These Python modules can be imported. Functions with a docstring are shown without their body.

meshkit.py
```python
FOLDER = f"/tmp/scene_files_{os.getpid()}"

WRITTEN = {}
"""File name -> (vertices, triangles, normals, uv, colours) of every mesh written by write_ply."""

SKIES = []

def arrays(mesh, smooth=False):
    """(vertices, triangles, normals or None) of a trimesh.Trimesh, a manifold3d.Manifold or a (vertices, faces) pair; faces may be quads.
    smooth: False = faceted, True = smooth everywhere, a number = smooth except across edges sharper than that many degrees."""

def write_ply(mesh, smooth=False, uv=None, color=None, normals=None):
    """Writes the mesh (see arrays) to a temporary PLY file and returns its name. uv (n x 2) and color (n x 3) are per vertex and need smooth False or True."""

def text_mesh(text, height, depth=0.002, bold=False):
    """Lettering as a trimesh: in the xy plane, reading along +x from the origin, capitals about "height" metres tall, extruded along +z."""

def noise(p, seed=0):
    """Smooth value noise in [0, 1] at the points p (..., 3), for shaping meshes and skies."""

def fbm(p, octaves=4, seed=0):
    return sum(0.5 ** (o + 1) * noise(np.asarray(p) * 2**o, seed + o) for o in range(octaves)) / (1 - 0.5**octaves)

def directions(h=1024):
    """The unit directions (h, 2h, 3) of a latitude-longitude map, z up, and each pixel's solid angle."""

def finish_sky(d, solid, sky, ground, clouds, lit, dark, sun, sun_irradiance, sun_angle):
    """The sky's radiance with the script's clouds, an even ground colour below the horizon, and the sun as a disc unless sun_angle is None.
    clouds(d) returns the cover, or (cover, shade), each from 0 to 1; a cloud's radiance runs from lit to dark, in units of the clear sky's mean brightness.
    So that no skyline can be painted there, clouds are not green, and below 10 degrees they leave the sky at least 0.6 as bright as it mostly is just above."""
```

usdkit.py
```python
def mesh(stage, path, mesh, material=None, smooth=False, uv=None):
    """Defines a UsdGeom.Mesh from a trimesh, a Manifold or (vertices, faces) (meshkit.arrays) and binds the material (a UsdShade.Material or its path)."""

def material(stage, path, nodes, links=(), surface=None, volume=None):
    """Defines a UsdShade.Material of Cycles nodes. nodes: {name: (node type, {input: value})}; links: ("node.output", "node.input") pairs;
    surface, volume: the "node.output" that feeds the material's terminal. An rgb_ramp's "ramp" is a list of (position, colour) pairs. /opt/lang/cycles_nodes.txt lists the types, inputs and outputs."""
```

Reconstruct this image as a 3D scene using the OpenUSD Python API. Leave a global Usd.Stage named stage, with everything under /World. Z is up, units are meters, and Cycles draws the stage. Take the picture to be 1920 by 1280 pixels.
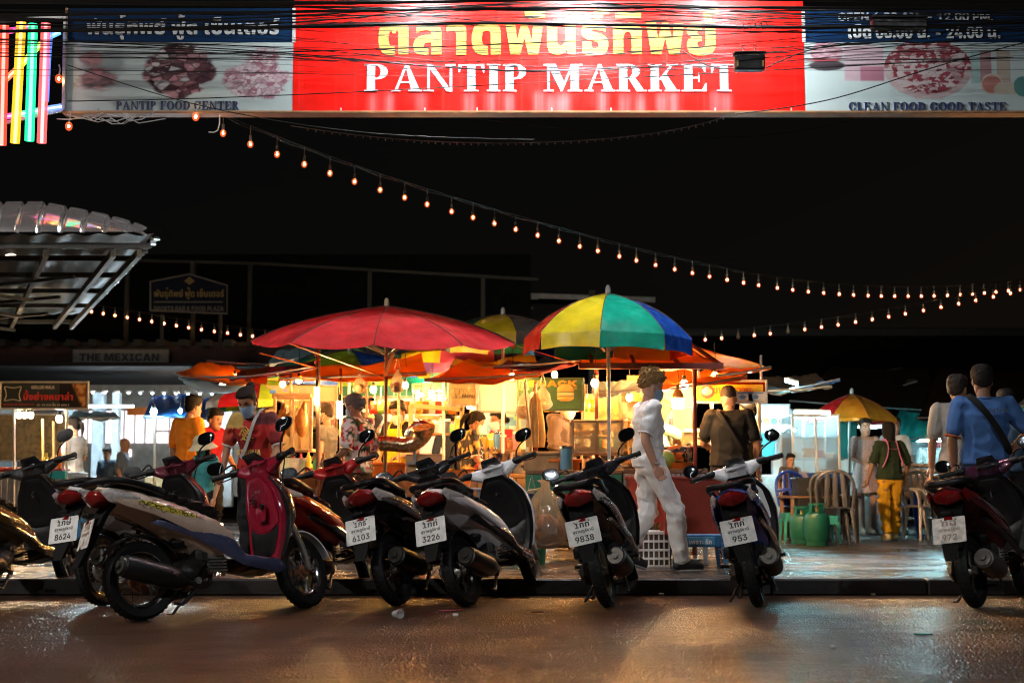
import math, random, glob
import numpy as np, trimesh, manifold3d as m3, usdkit, meshkit
from scipy.spatial import ConvexHull, Delaunay
from shapely.geometry import Polygon, MultiPolygon, Point, box as sbox
import shapely
from shapely import union_all, affinity, contains_xy, distance, points as spoints
from pxr import Usd, UsdGeom, UsdLux, UsdShade, Gf, Sdf, Vt

stage = Usd.Stage.CreateInMemory()
UsdGeom.SetStageUpAxis(stage, 'Z'); UsdGeom.SetStageMetersPerUnit(stage, 1.0)
UsdGeom.Xform.Define(stage, '/World'); UsdGeom.Scope.Define(stage, '/World/Looks')
R = random.Random(11); NR = np.random.default_rng(5)
PI = math.pi

# ------------------------------------------------------------------ camera, sky
FPX = 2667.0; CAMZ = 0.86; PITCH = math.atan(265 / FPX)
cam = UsdGeom.Camera.Define(stage, '/World/camera')
cam.CreateHorizontalApertureAttr(36.0); cam.CreateVerticalApertureAttr(24.0)
cam.CreateFocalLengthAttr(36.0 * FPX / 1920); cam.CreateClippingRangeAttr(Gf.Vec2f(0.1, 500))
cam.CreateFStopAttr(2.2); cam.CreateFocusDistanceAttr(10.6); cam.CreateExposureAttr(0.2)
cam.AddTranslateOp().Set(Gf.Vec3d(0, 0, CAMZ)); cam.AddRotateXOp().Set(90 + math.degrees(PITCH))

usdkit.material(stage, '/World/Looks/night_sky', {
    'sky': ('sky_texture', {'sky_type': 'single_scattering', 'sun_disc': False, 'sun_elevation': 0.02, 'sun_rotation': 0.6}),
    'hsv': ('mix', {'mix_type': 'mix', 'fac': 0.85, 'color2': (1.0, 0.95, 0.9)}),
    'bg': ('background_shader', {'strength': 0.0022})},
    [('sky.color', 'hsv.color1'), ('hsv.color', 'bg.color')], surface='bg.background')
dome = UsdLux.DomeLight.Define(stage, '/World/sky')
UsdShade.MaterialBindingAPI.Apply(dome.GetPrim()).Bind(UsdShade.Material.Get(stage, '/World/Looks/night_sky'))
dome.GetPrim().SetCustomDataByKey('kind', 'structure')

def P(u, v, d):
    """The point of the place seen at photo pixel (u, v) of 1920 x 1280 and standing d metres ahead of the camera."""
    a, b = (u - 960) / FPX, (640 - v) / FPX
    y, z = math.cos(PITCH) - b * math.sin(PITCH), math.sin(PITCH) + b * math.cos(PITCH)
    return np.array([a / y * d, d, CAMZ + z / y * d])
def V(*a): return np.array(a, float)
def unit(a):
    a = np.asarray(a, float); return a / (np.linalg.norm(a) + 1e-12)
def rotz(a):
    c, s = math.cos(a), math.sin(a); return np.array([[c, -s, 0], [s, c, 0], [0, 0, 1.0]])
def rotx(a):
    c, s = math.cos(a), math.sin(a); return np.array([[1.0, 0, 0], [0, c, -s], [0, s, c]])
def roty(a):
    c, s = math.cos(a), math.sin(a); return np.array([[c, 0, s], [0, 1.0, 0], [-s, 0, c]])
def frame(d, up=(0, 0, 1)):
    """Rotation whose columns are (x = d, y, z close to up)."""
    x = unit(d); y = np.cross(up, x)
    if np.linalg.norm(y) < 1e-4: y = np.cross((0, 1, 0), x)
    y = unit(y); return np.stack([x, y, np.cross(x, y)], 1)

# ------------------------------------------------------------------ mesh building
_q = np.array([(sx * (1 - .2 * (k == 0)), sy * (1 - .2 * (k == 1)), sz * (1 - .2 * (k == 2))) for sx in (-1, 1) for sy in (-1, 1) for sz in (-1, 1) for k in range(3)])
def _hull_faces(p):
    h = ConvexHull(p); f = h.simplices.copy(); n = np.cross(p[f[:, 1]] - p[f[:, 0]], p[f[:, 2]] - p[f[:, 0]])
    flip = (n * h.equations[:, :3]).sum(1) < 0; f[flip] = f[flip][:, ::-1]; return f
_qf = _hull_faces(np.array([(sx * (1 - (.2 if k != 0 else 0)), sy * (1 - (.2 if k != 1 else 0)), sz * (1 - (.2 if k != 2 else 0))) for sx in (-1, 1) for sy in (-1, 1) for sz in (-1, 1) for k in range(3)]))
_cube = np.array([(sx, sy, sz) for sx in (-1, 1) for sy in (-1, 1) for sz in (-1, 1)], float); _cubef = _hull_faces(_cube * [1, 1.01, 1.02])

class MB:
    def __init__(s): s.v, s.f, s.n, s.c = [], [], 0, []
    def add(s, v, f, col=None):
        v, f = np.asarray(v, float), np.asarray(f, int)
        if f.shape[1] == 4: f = np.vstack([f[:, [0, 1, 2]], f[:, [0, 2, 3]]])
        s.v.append(v); s.f.append(f + s.n); s.n += len(v)
        s.c.append(np.broadcast_to(np.asarray(col if col is not None else (1, 1, 1), float), (len(v), 3)))
        return s
    def arr(s): return np.vstack(s.v), np.vstack(s.f)
    def cols(s): return np.vstack(s.c)
    def merge(s, o): return s.add(*o.arr(), col=o.cols())
    def xf(s, M=None, t=(0, 0, 0)):
        s.v = [(v if M is None else v @ np.asarray(M).T) + np.asarray(t) for v in s.v]; return s
    def warp(s, fn): s.v = [fn(v) for v in s.v]; return s
    def box(s, c, size, bev=0.0, M=None, col=None):
        h = np.asarray(size, float) / 2
        if bev > 0:
            b = min(bev, h.min() * .45); v = []
            for sx in (-1, 1):
                for sy in (-1, 1):
                    for sz in (-1, 1):
                        for k in range(3):
                            e = np.full(3, b); e[k] = 0; v.append(np.array([sx, sy, sz]) * (h - e))
            v, f = np.array(v), _qf
        else: v, f = _cube * h, _cubef
        if M is not None: v = v @ np.asarray(M).T
        return s.add(v + np.asarray(c, float), f, col)
    def bar(s, a, b, w, h=None, bev=0.0, col=None, up=(0, 0, 1)):
        a, b = np.asarray(a, float), np.asarray(b, float); d = b - a
        return s.box((a + b) / 2, (np.linalg.norm(d), w, h or w), bev, frame(d, up), col)
    def loft(s, secs, caps=True, closed=True, col=None):
        secs = np.asarray(secs, float); k, n = secs.shape[:2]; v = secs.reshape(-1, 3)
        i, j = np.meshgrid(np.arange(k - 1), np.arange(n if closed else n - 1), indexing='ij'); j2 = (j + 1) % n
        f = np.stack([i * n + j, i * n + j2, (i + 1) * n + j2, (i + 1) * n + j], -1).reshape(-1, 4)
        s.add(v, f, col)
        if caps and closed:
            for q, rev in ((0, True), (k - 1, False)):
                c = np.vstack([secs[q], secs[q].mean(0)]); ff = np.array([(x, (x + 1) % n, n) for x in range(n)])
                s.add(c, ff[:, ::-1] if rev else ff, col)
        return s
    def tube(s, pts, r, n=8, caps=True, col=None, flat=1.0):
        p = np.asarray(pts, float); k = len(p); r = np.broadcast_to(np.asarray(r, float), (k,))
        t = np.gradient(p, axis=0) if k > 2 else np.tile(p[1] - p[0], (2, 1)); t /= np.linalg.norm(t, axis=1, keepdims=True) + 1e-12
        a = np.cross(t[0], (0, 0, 1.0));
        if np.linalg.norm(a) < 1e-3: a = np.cross(t[0], (1.0, 0, 0))
        a = unit(a); ang = np.arange(n) * 2 * PI / n; secs = []
        for i in range(k):
            a = unit(a - t[i] * (a @ t[i])); b = np.cross(t[i], a)
            secs.append(p[i] + r[i] * (np.cos(ang)[:, None] * a + flat * np.sin(ang)[:, None] * b))
        return s.loft(secs, caps, True, col)
    def revolve(s, prof, n=20, c=(0, 0, 0), M=None, a0=0.0, a1=2 * PI, col=None):
        prof = np.asarray(prof, float); full = abs(a1 - a0 - 2 * PI) < 1e-6
        ang = a0 + (a1 - a0) * np.arange(n) / (n if full else n - 1)
        v = np.stack([prof[:, None, 0] * np.cos(ang), prof[:, None, 0] * np.sin(ang), np.broadcast_to(prof[:, None, 1], (len(prof), n))], -1)
        if M is not None: v = v @ np.asarray(M).T
        return s.loft(v + np.asarray(c), False, full, col)
    def ell(s, c, r, n=12, M=None, col=None):
        r = np.broadcast_to(np.asarray(r, float), (3,)); k = max(4, n // 2 + 1); th = np.linspace(-PI / 2, PI / 2, k)
        ph = np.arange(n) * 2 * PI / n
        v = np.stack([np.cos(th)[:, None] * np.cos(ph), np.cos(th)[:, None] * np.sin(ph), np.broadcast_to(np.sin(th)[:, None], (k, n))], -1) * r
        if M is not None: v = v @ np.asarray(M).T
        return s.loft(v + np.asarray(c), False, True, col)
    def hull(s, pts, col=None):
        p = np.asarray(pts, float); f = _hull_faces(p); u, inv = np.unique(f, return_inverse=True)
        return s.add(p[u], inv.reshape(f.shape), col)
    def balls(s, items, n=12, col=None):
        """Convex hull of balls (x, y, z, r)."""
        b = MB().ell((0, 0, 0), 1, n).arr()[0]
        return s.hull(np.vstack([b * i[3] + np.asarray(i[:3]) for i in items]), col)
    def extrude(s, poly, h, M=None, t=(0, 0, 0), col=None):
        for g in getattr(poly, 'geoms', [poly]):
            if g.is_empty or g.area < 1e-9: continue
            m = trimesh.creation.extrude_polygon(g, h, engine='earcut'); v = np.array(m.vertices)
            if M is not None: v = v @ np.asarray(M).T
            s.add(v + np.asarray(t), np.array(m.faces), col)
        return s
    def inflate(s, pts, w, r=0.05, step=0.03, wb=None, base=0.0, M=None, t=(0, 0, 0), col=None):
        """A closed outline (x, z) puffed to +-w across y, its rim rounded over r. wb: half thickness on the other side."""
        poly = pts if hasattr(pts, 'exterior') else Polygon(pts).buffer(0)
        if poly.geom_type != 'Polygon': poly = max(poly.geoms, key=lambda g: g.area)
        L = poly.exterior.length; k = max(12, int(L / step)); rim = np.array([poly.exterior.interpolate(i * L / k).coords[0] for i in range(k)])
        x0, y0, x1, y1 = poly.bounds; gx, gy = np.meshgrid(np.arange(x0, x1, step) + step * .37, np.arange(y0, y1, step * .87) + step * .41)
        gx[::2] += step / 2; g = np.stack([gx.ravel(), gy.ravel()], 1)
        inner = poly.buffer(-step * .45); g = g[contains_xy(inner, g[:, 0], g[:, 1])] if not inner.is_empty else g[:0]
        p = np.vstack([rim, g]); d = distance(poly.exterior, spoints(p)); d[:k] = 0
        tri = Delaunay(p).simplices; cen = p[tri].mean(1); tri = tri[contains_xy(poly, cen[:, 0], cen[:, 1])]
        a, b = p[tri[:, 1]] - p[tri[:, 0]], p[tri[:, 2]] - p[tri[:, 0]]; ar = a[:, 0] * b[:, 1] - a[:, 1] * b[:, 0]
        tri = tri[np.abs(ar) > 1e-9]; ar = ar[np.abs(ar) > 1e-9]; tri[ar < 0] = tri[ar < 0][:, ::-1]
        q = np.clip(d / r, 0, 1); h = np.sqrt(np.maximum(0, 1 - (1 - q) ** 2)); wb = w if wb is None else wb
        n = len(p); top = np.stack([p[:, 0], base - w * h - 1e-4, p[:, 1]], 1); bot = np.stack([p[:, 0], base + wb * h + 1e-4, p[:, 1]], 1)
        ring = np.arange(k); r2 = (ring + 1) % k
        f = np.vstack([tri, tri[:, ::-1] + n, np.stack([ring, n + ring, n + r2], 1), np.stack([ring, n + r2, r2], 1)])
        v = np.vstack([top, bot])
        if M is not None: v = v @ np.asarray(M).T
        return s.add(v + np.asarray(t), f, col)

def mirror(mb, axis=1):
    o = MB(); v, f = mb.arr(); v = v.copy(); v[:, axis] *= -1; return o.add(v, f[:, ::-1], mb.cols())
def both(mb): return MB().merge(mb).merge(mirror(mb))

def smooth_split(v, f, angle):
    fn = np.cross(v[f[:, 1]] - v[f[:, 0]], v[f[:, 2]] - v[f[:, 0]]); ln = np.linalg.norm(fn, axis=1); keep = ln > 1e-14
    f, fn, ln = f[keep], fn[keep], ln[keep]; un = fn / ln[:, None]; nf = len(f)
    key = np.round(v, 6); _, vid = np.unique(key, axis=0, return_inverse=True); vid = vid.ravel()
    cv = vid[f].ravel(); cf = np.repeat(np.arange(nf), 3); order = np.argsort(cv, kind='stable'); sc, sf = cv[order], cf[order]
    start = np.r_[0, np.nonzero(np.diff(sc))[0] + 1]; cnt = np.diff(np.r_[start, len(sc)]); gid = np.repeat(np.arange(len(start)), cnt)
    pos = np.arange(len(sc)) - start[gid]; acc = un[sf] * ln[sf][:, None]; base = un[sf]; ca = math.cos(math.radians(angle))
    for k in range(1, int(min(cnt.max(), 40))):
        m = cnt[gid] > k
        if not m.any(): break
        idx = np.nonzero(m)[0]; other = start[gid[idx]] + (pos[idx] + k) % cnt[gid[idx]]
        ok = (base[idx] * base[other]).sum(1) > ca; acc[idx[ok]] += un[sf[other[ok]]] * ln[sf[other[ok]]][:, None]
    cn = np.empty_like(acc); cn[order] = acc; cn /= np.linalg.norm(cn, axis=1, keepdims=True) + 1e-12
    vi = f.ravel(); q = np.column_stack([vi, np.round(cn * 200).astype(int)])
    _, first, inv = np.unique(q, axis=0, return_index=True, return_inverse=True)
    return v[vi[first]], inv.reshape(-1, 3), cn[first], vi[first]

_used = {}
def numbered(parent, name):
    k = (parent, name); i = _used.get(k, 0); _used[k] = i + 1; return name if i == 0 else f'{name}_{i:03d}'
def setd(prim, label=None, cat=None, group=None, kind=None):
    for a, b in (('label', label), ('category', cat), ('group', group), ('kind', kind)):
        if b: prim.SetCustomDataByKey(a, b)
    return prim
def thing(name, label, cat, loc=(0, 0, 0), rz=0.0, group=None, rx=0.0, sc=1.0, kind=None):
    x = UsdGeom.Xform.Define(stage, '/World/' + numbered('/World', name)); x.AddTranslateOp().Set(Gf.Vec3d(*map(float, loc)))
    if rz: x.AddRotateZOp().Set(math.degrees(rz))
    if rx: x.AddRotateXOp().Set(math.degrees(rx))
    if sc != 1.0: x.AddScaleOp().Set(Gf.Vec3f(sc, sc, sc))
    return setd(x.GetPrim(), label, cat, group, kind)
def part(name, mb, m, parent=None, smooth=40, label=None, colors=False):
    """ONE Mesh of the scene, under parent or under /World."""
    pp = str(parent.GetPath()) if parent is not None else '/World'; path = pp + '/' + numbered(pp, name)
    v, f = mb.arr() if isinstance(mb, MB) else mb
    src = np.arange(len(v)); nn = None
    if smooth: v2, f2, nn, src = smooth_split(v, f, smooth)
    else: v2, f2 = v, f
    me = UsdGeom.Mesh.Define(stage, path); me.CreatePointsAttr(Vt.Vec3fArray.FromNumpy(v2.astype(np.float32)))
    me.CreateFaceVertexCountsAttr(Vt.IntArray.FromNumpy(np.full(len(f2), 3, np.int32))); me.CreateFaceVertexIndicesAttr(Vt.IntArray.FromNumpy(f2.astype(np.int32).ravel()))
    me.CreateSubdivisionSchemeAttr('none'); me.CreateDoubleSidedAttr(True)
    if nn is not None: me.CreateNormalsAttr(Vt.Vec3fArray.FromNumpy(nn.astype(np.float32))); me.SetNormalsInterpolation('vertex')
    if colors: UsdGeom.PrimvarsAPI(me).CreatePrimvar('tint', Sdf.ValueTypeNames.Color3fArray, 'vertex').Set(Vt.Vec3fArray.FromNumpy(mb.cols()[src].astype(np.float32)))
    UsdShade.MaterialBindingAPI.Apply(me.GetPrim()).Bind(m)
    p = me.GetPrim()
    if label: setd(p, label)
    return p
def single(name, mb, m, label, cat, group=None, smooth=40, colors=False, kind=None):
    return setd(part(name, mb, m, None, smooth, None, colors), label, cat, group, kind)
def copy_of(src, name, label, loc, rz=0.0, group=None, sc=1.0):
    was = src.GetCustomData(); t = thing(name, label, was.get('category'), loc, rz, group or was.get('group'), 0, sc)
    t.GetReferences().AddInternalReference(src.GetPath()); t.SetInstanceable(True); return t

# ------------------------------------------------------------------ materials
_mats = {}
def M(name, col, rough=0.5, metal=0.0, var=0.25, scale=9.0, bump=0.0, coat=0.0, spec=0.5, tint=False, bscale=None, trans=0.0, sheen=0.0, rvar=0.0, drops=0.0, world=False):
    """Principled look: colour broken up by noise, optional bump; tint multiplies the mesh's own print colours; drops adds rain beads; trans mixes in light passing through cloth."""
    if name in _mats: return _mats[name]
    n = {'tc': ('texture_coordinate', {}), 'no': ('noise_texture', {'scale': scale, 'detail': 5, 'roughness': .6}),
         'rp': ('rgb_ramp', {'ramp': [(.3, tuple(np.array(col) * (1 - var))), (.7, tuple(np.minimum(np.array(col) * (1 + var * .6), 1)))]}),
         'p': ('principled_bsdf', {'roughness': rough, 'metallic': metal, 'coat_weight': coat, 'specular_ior_level': spec, 'sheen_weight': sheen})}
    src = 'tc.object'
    if world: n['tc'] = ('geometry', {}); src = 'tc.position'
    l = [(src, 'no.vector'), ('no.fac', 'rp.fac')]; out = 'rp.color'
    if tint:
        n['at'] = ('attribute', {'attribute': 'tint'}); n['mu'] = ('mix', {'mix_type': 'multiply', 'fac': 1.0}); l += [(out, 'mu.color1'), ('at.color', 'mu.color2')]; out = 'mu.color'
    l.append((out, 'p.base_color'))
    if rvar:
        n['rn'] = ('noise_texture', {'scale': scale * 1.7, 'detail': 4}); n['rm'] = ('map_range', {'from_min': .3, 'from_max': .7, 'to_min': max(.02, rough - rvar), 'to_max': min(1, rough + rvar), 'clamp': True})
        l += [(src, 'rn.vector'), ('rn.fac', 'rm.value'), ('rm.result', 'p.roughness')]
    nrm = None
    if bump:
        n['bn'] = ('noise_texture', {'scale': bscale or scale * 4, 'detail': 4}); n['bu'] = ('bump', {'strength': bump, 'distance': .01})
        l += [(src, 'bn.vector'), ('bn.fac', 'bu.height')]; nrm = 'bu.normal'
    if drops:
        n['vo'] = ('voronoi_texture', {'scale': 90.0, 'feature': 'f1'}); n['vm'] = ('map_range', {'from_min': .12, 'from_max': .42, 'to_min': 1.0, 'to_max': 0.0, 'clamp': True})
        n['bd'] = ('bump', {'strength': drops, 'distance': .004}); l += [(src, 'vo.vector'), ('vo.distance', 'vm.value'), ('vm.result', 'bd.height')]
        if nrm: l.append((nrm, 'bd.normal'))
        nrm = 'bd.normal'
    if nrm: l.append((nrm, 'p.normal'))
    surf = 'p.BSDF'
    if trans:
        n['tr'] = ('translucent_bsdf', {}); n['mx'] = ('mix_closure', {'fac': trans}); l += [(out, 'tr.color'), ('p.BSDF', 'mx.closure1'), ('tr.BSDF', 'mx.closure2')]; surf = 'mx.closure'
    _mats[name] = usdkit.material(stage, '/World/Looks/' + name, n, l, surface=surf); return _mats[name]
def E(name, col, strength):
    if name not in _mats:
        _mats[name] = usdkit.material(stage, '/World/Looks/' + name, {'e': ('emission', {'color': col, 'strength': strength})}, surface='e.emission')
    return _mats[name]
def GL(name, col=(1, 1, 1), rough=0.03, fac=0.08, alpha=0.0):
    """Thin pane or film: mostly clear, mirror-like at a slant; alpha adds milky body."""
    if name not in _mats:
        n = {'t': ('transparent_bsdf', {'color': col}), 'g': ('glossy_bsdf', {'roughness': rough}), 'fr': ('fresnel', {'IOR': 1.5}), 'ma': ('math', {'math_type': 'add', 'value2': fac, 'use_clamp': True}), 'm': ('mix_closure', {})}
        l = [('fr.fac', 'ma.value1'), ('ma.value', 'm.fac'), ('t.BSDF', 'm.closure1'), ('g.BSDF', 'm.closure2')]; s = 'm.closure'
        if alpha:
            n['d'] = ('diffuse_bsdf', {'color': col}); n['tl'] = ('translucent_bsdf', {'color': col}); n['dt'] = ('mix_closure', {'fac': .5}); n['m2'] = ('mix_closure', {'fac': alpha})
            l += [('d.BSDF', 'dt.closure1'), ('tl.BSDF', 'dt.closure2'), ('m.closure', 'm2.closure1'), ('dt.closure', 'm2.closure2')]; s = 'm2.closure'
        _mats[name] = usdkit.material(stage, '/World/Looks/' + name, n, l, surface=s)
    return _mats[name]

# ------------------------------------------------------------------ lettering
from PIL import Image, ImageDraw, ImageFont
_fonts, _shapes = {}, {}
def font(kind, size, wght):
    k = (kind, size, wght)
    if k not in _fonts:
        pat = {'latin': 'Inter.woff2', 'thai': 'NotoSansThai*.woff2', 'mono': 'DejaVuSansMono.woff2'}[kind]
        f = ImageFont.truetype(glob.glob('/opt/blender-*/*/datafiles/fonts/' + pat)[0], size, layout_engine=ImageFont.Layout.BASIC)
        try: f.set_variation_by_axes([{'Weight': wght, 'Width': 100}.get((a['name'].decode() if isinstance(a['name'], bytes) else a['name']), a['default']) for a in f.get_variation_axes()])
        except Exception: pass
        _fonts[k] = f
    return _fonts[k]
def text_shape(text, kind='latin', wght=600, px=72, simp=0.6):
    """Letter outlines as one shapely shape, cap height about 1, starting at x = 0 on the baseline."""
    k = (text, kind, wght, px)
    if k in _shapes: return _shapes[k]
    f = font(kind, px, wght); pad = px
    w = int(f.getlength(text)) + 2 * pad; im = Image.new('L', (w, 3 * px)); d = ImageDraw.Draw(im); x = pad; prev = pad
    if kind == 'thai':
        for ch in text:
            g = font('latin', int(px * .86), wght) if ch.isascii() else f; up = ch in 'ัิีึืุู็่้๊๋์ํ'
            d.text((x, 2 * px), ch, 255, font=g, anchor='ls') if not up else d.text((x, 2 * px - (px * .2 if ch in '่้์' and prev_up else 0)), ch, 255, font=f, anchor='ls')
            prev_up = up
            if not up: x += g.getlength(ch)
    else: d.text((x, 2 * px), text, 255, font=f, anchor='ls')
    on = np.pad(np.asarray(im) > 110, ((0, 0), (1, 1))).astype(np.int8); rows, st = np.nonzero(np.diff(on, axis=1) == 1); en = np.nonzero(np.diff(on, axis=1) == -1)[1]
    sh = union_all(shapely.box(st, -rows - 1, en, -rows)).buffer(.6).buffer(-.6).simplify(simp)
    cap = px * (.72 if kind != 'thai' else .62); sh = affinity.affine_transform(sh, [1 / cap, 0, 0, 1 / cap, -pad / cap, 2 * px / cap])
    _shapes[k] = sh; return sh
def fit(sh, x0, x1, y0, y1):
    a, b, c, d = sh.bounds; return affinity.affine_transform(sh, [(x1 - x0) / (c - a), 0, 0, (y1 - y0) / (d - b), x0 - a * (x1 - x0) / (c - a), y0 - b * (y1 - y0) / (d - b)])
# serif capitals, cap height 1: (advance, list of outlines, list of holes)
def _serif(ch):
    T, t, s = .27, .085, .05            # thick stem, thin stroke, serif height
    bx = lambda a, b, c, d: sbox(a, b, c, d)
    def stem(x, w=T, y0=0, y1=1, sv=.09): return union_all([bx(x, y0, x + w, y1), bx(x - sv, 0, x + w + sv, s), bx(x - sv, 1 - s, x + w + sv, 1)])
    def oval(cx, cy, rx, ry, ix, iy): return affinity.scale(Point(cx, cy).buffer(1, 16), rx, ry).difference(affinity.scale(Point(cx, cy).buffer(1, 16), ix, iy))
    pg = lambda *p: Polygon(p)
    if ch == 'I': return .48, stem(.1)
    if ch == 'P': return .86, union_all([stem(.1), oval(.42, .72, .37, .28, .13, .22).intersection(bx(.42, 0, 2, 2)), bx(.3, .94, .45, 1), bx(.3, .44, .45, .5)])
    if ch == 'R': return 1.0, union_all([stem(.1), oval(.42, .73, .36, .27, .12, .21).intersection(bx(.42, 0, 2, 2)), bx(.3, .94, .45, 1), bx(.3, .46, .45, .52), pg((.4, .5), (.62, .52), (.92, .05), (1.02, .05), (1.02, 0), (.68, 0))])
    if ch == 'D': return 1.0, union_all([stem(.1), oval(.4, .5, .56, .5, .29, .44).intersection(bx(.4, 0, 2, 2)), bx(.3, .94, .42, 1), bx(.3, 0, .42, .06)])
    if ch == 'T': return .9, union_all([bx(.31, 0, .31 + T, 1), bx(.2, 0, .69, s), bx(.02, .94, .88, 1), pg((.02, .94), (.02, .68), (.06, .68), (.14, .94)), pg((.88, .94), (.88, .68), (.84, .68), (.76, .94))])
    if ch in 'EF':
        e = [stem(.1), bx(.3, .94, .8, 1), pg((.8, .94), (.8, .72), (.76, .72), (.66, .94)), bx(.3, .475, .6, .53), bx(.56, .34, .6, .67)]
        if ch == 'E': e += [bx(.3, 0, .84, .06), pg((.84, .06), (.84, .3), (.8, .3), (.68, .06))]
        return (.92 if ch == 'E' else .84), union_all(e)
    if ch == 'L': return .84, union_all([stem(.1), bx(.3, 0, .78, .06), pg((.78, .06), (.78, .32), (.74, .32), (.62, .06))])
    if ch == 'A': return 1.0, union_all([pg((.46, 1), (.56, 1), (.95, .03), (.66, .03)), pg((.46, 1), (.53, .97), (.2, .03), (.1, .03)), bx(.26, .3, .72, .36), bx(0, 0, .3, s), bx(.56, 0, 1.02, s)])
    if ch == 'N': return 1.1, union_all([bx(.14, 0, .14 + t, 1), bx(.02, 0, .36, s), pg((.0, 1), (.3, 1), (.96, .0), (.9, -.02), (.78, .0), (.1, 1)), bx(.88, 0, .88 + t, 1), bx(.74, 1 - s, 1.08, 1)])
    if ch == 'M': return 1.3, union_all([bx(.12, 0, .12 + t, 1), bx(.0, 0, .34, s), bx(.0, 1 - s, .3, 1), pg((.12, 1), (.4, 1), (.72, .25), (.58, 0)), pg((.55, 0), (.62, 0), (1.0, 1), (.92, 1)), bx(.9, 0, .9 + T, 1), bx(.8, 0, 1.28, s), bx(1.0, 1 - s, 1.28, 1)])
    if ch == 'K': return 1.06, union_all([stem(.1), pg((.37, .45), (.74, .95), (.84, .95), (.44, .42)), bx(.62, 1 - s, 1.0, 1), pg((.42, .5), (.6, .66), (.96, .05), (.96, 0), (.64, 0)), bx(.56, 0, 1.06, s)])
    if ch in 'CG':
        c = oval(.5, .5, .48, .52, .22, .46).difference(pg((.5, .5), (1.2, .86), (1.2, .16)))
        c = union_all([c, bx(.84, .62, .9, 1)]) if ch == 'C' else union_all([c, bx(.84, .66, .9, 1), bx(.7, .02, .92, .42), bx(.6, .4, 1.02, .45)])
        return (1.0 if ch == 'C' else 1.06), c
    if ch == 'O': return 1.04, oval(.5, .5, .5, .52, .22, .46)
    if ch == 'S':
        a = oval(.42, .74, .36, .27, .16, .2).difference(pg((.42, .74), (1.2, .98), (1.2, .2), (.42, .2))); b = oval(.42, .27, .4, .28, .18, .21).difference(pg((.42, .27), (-.5, .0), (-.5, .9), (.42, .9)))
        return .86, union_all([a, b, pg((.1, .66), (.3, .5), (.74, .28), (.62, .5), (.3, .72)), bx(.7, .7, .76, 1), bx(.04, 0, .1, .3)])
    return .45, Polygon()
def serif(text, gap=.05):
    x, out = 0, []
    for ch in text:
        w, g = _serif(ch)
        if not g.is_empty: out.append(affinity.translate(g, x))
        x += w + (gap if ch != ' ' else 0)
    return union_all(out)
XZ = np.array([[1.0, 0, 0], [0, 0, -1], [0, 1, 0]])   # letters drawn in xy stood up in the xz plane, facing -y
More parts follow.
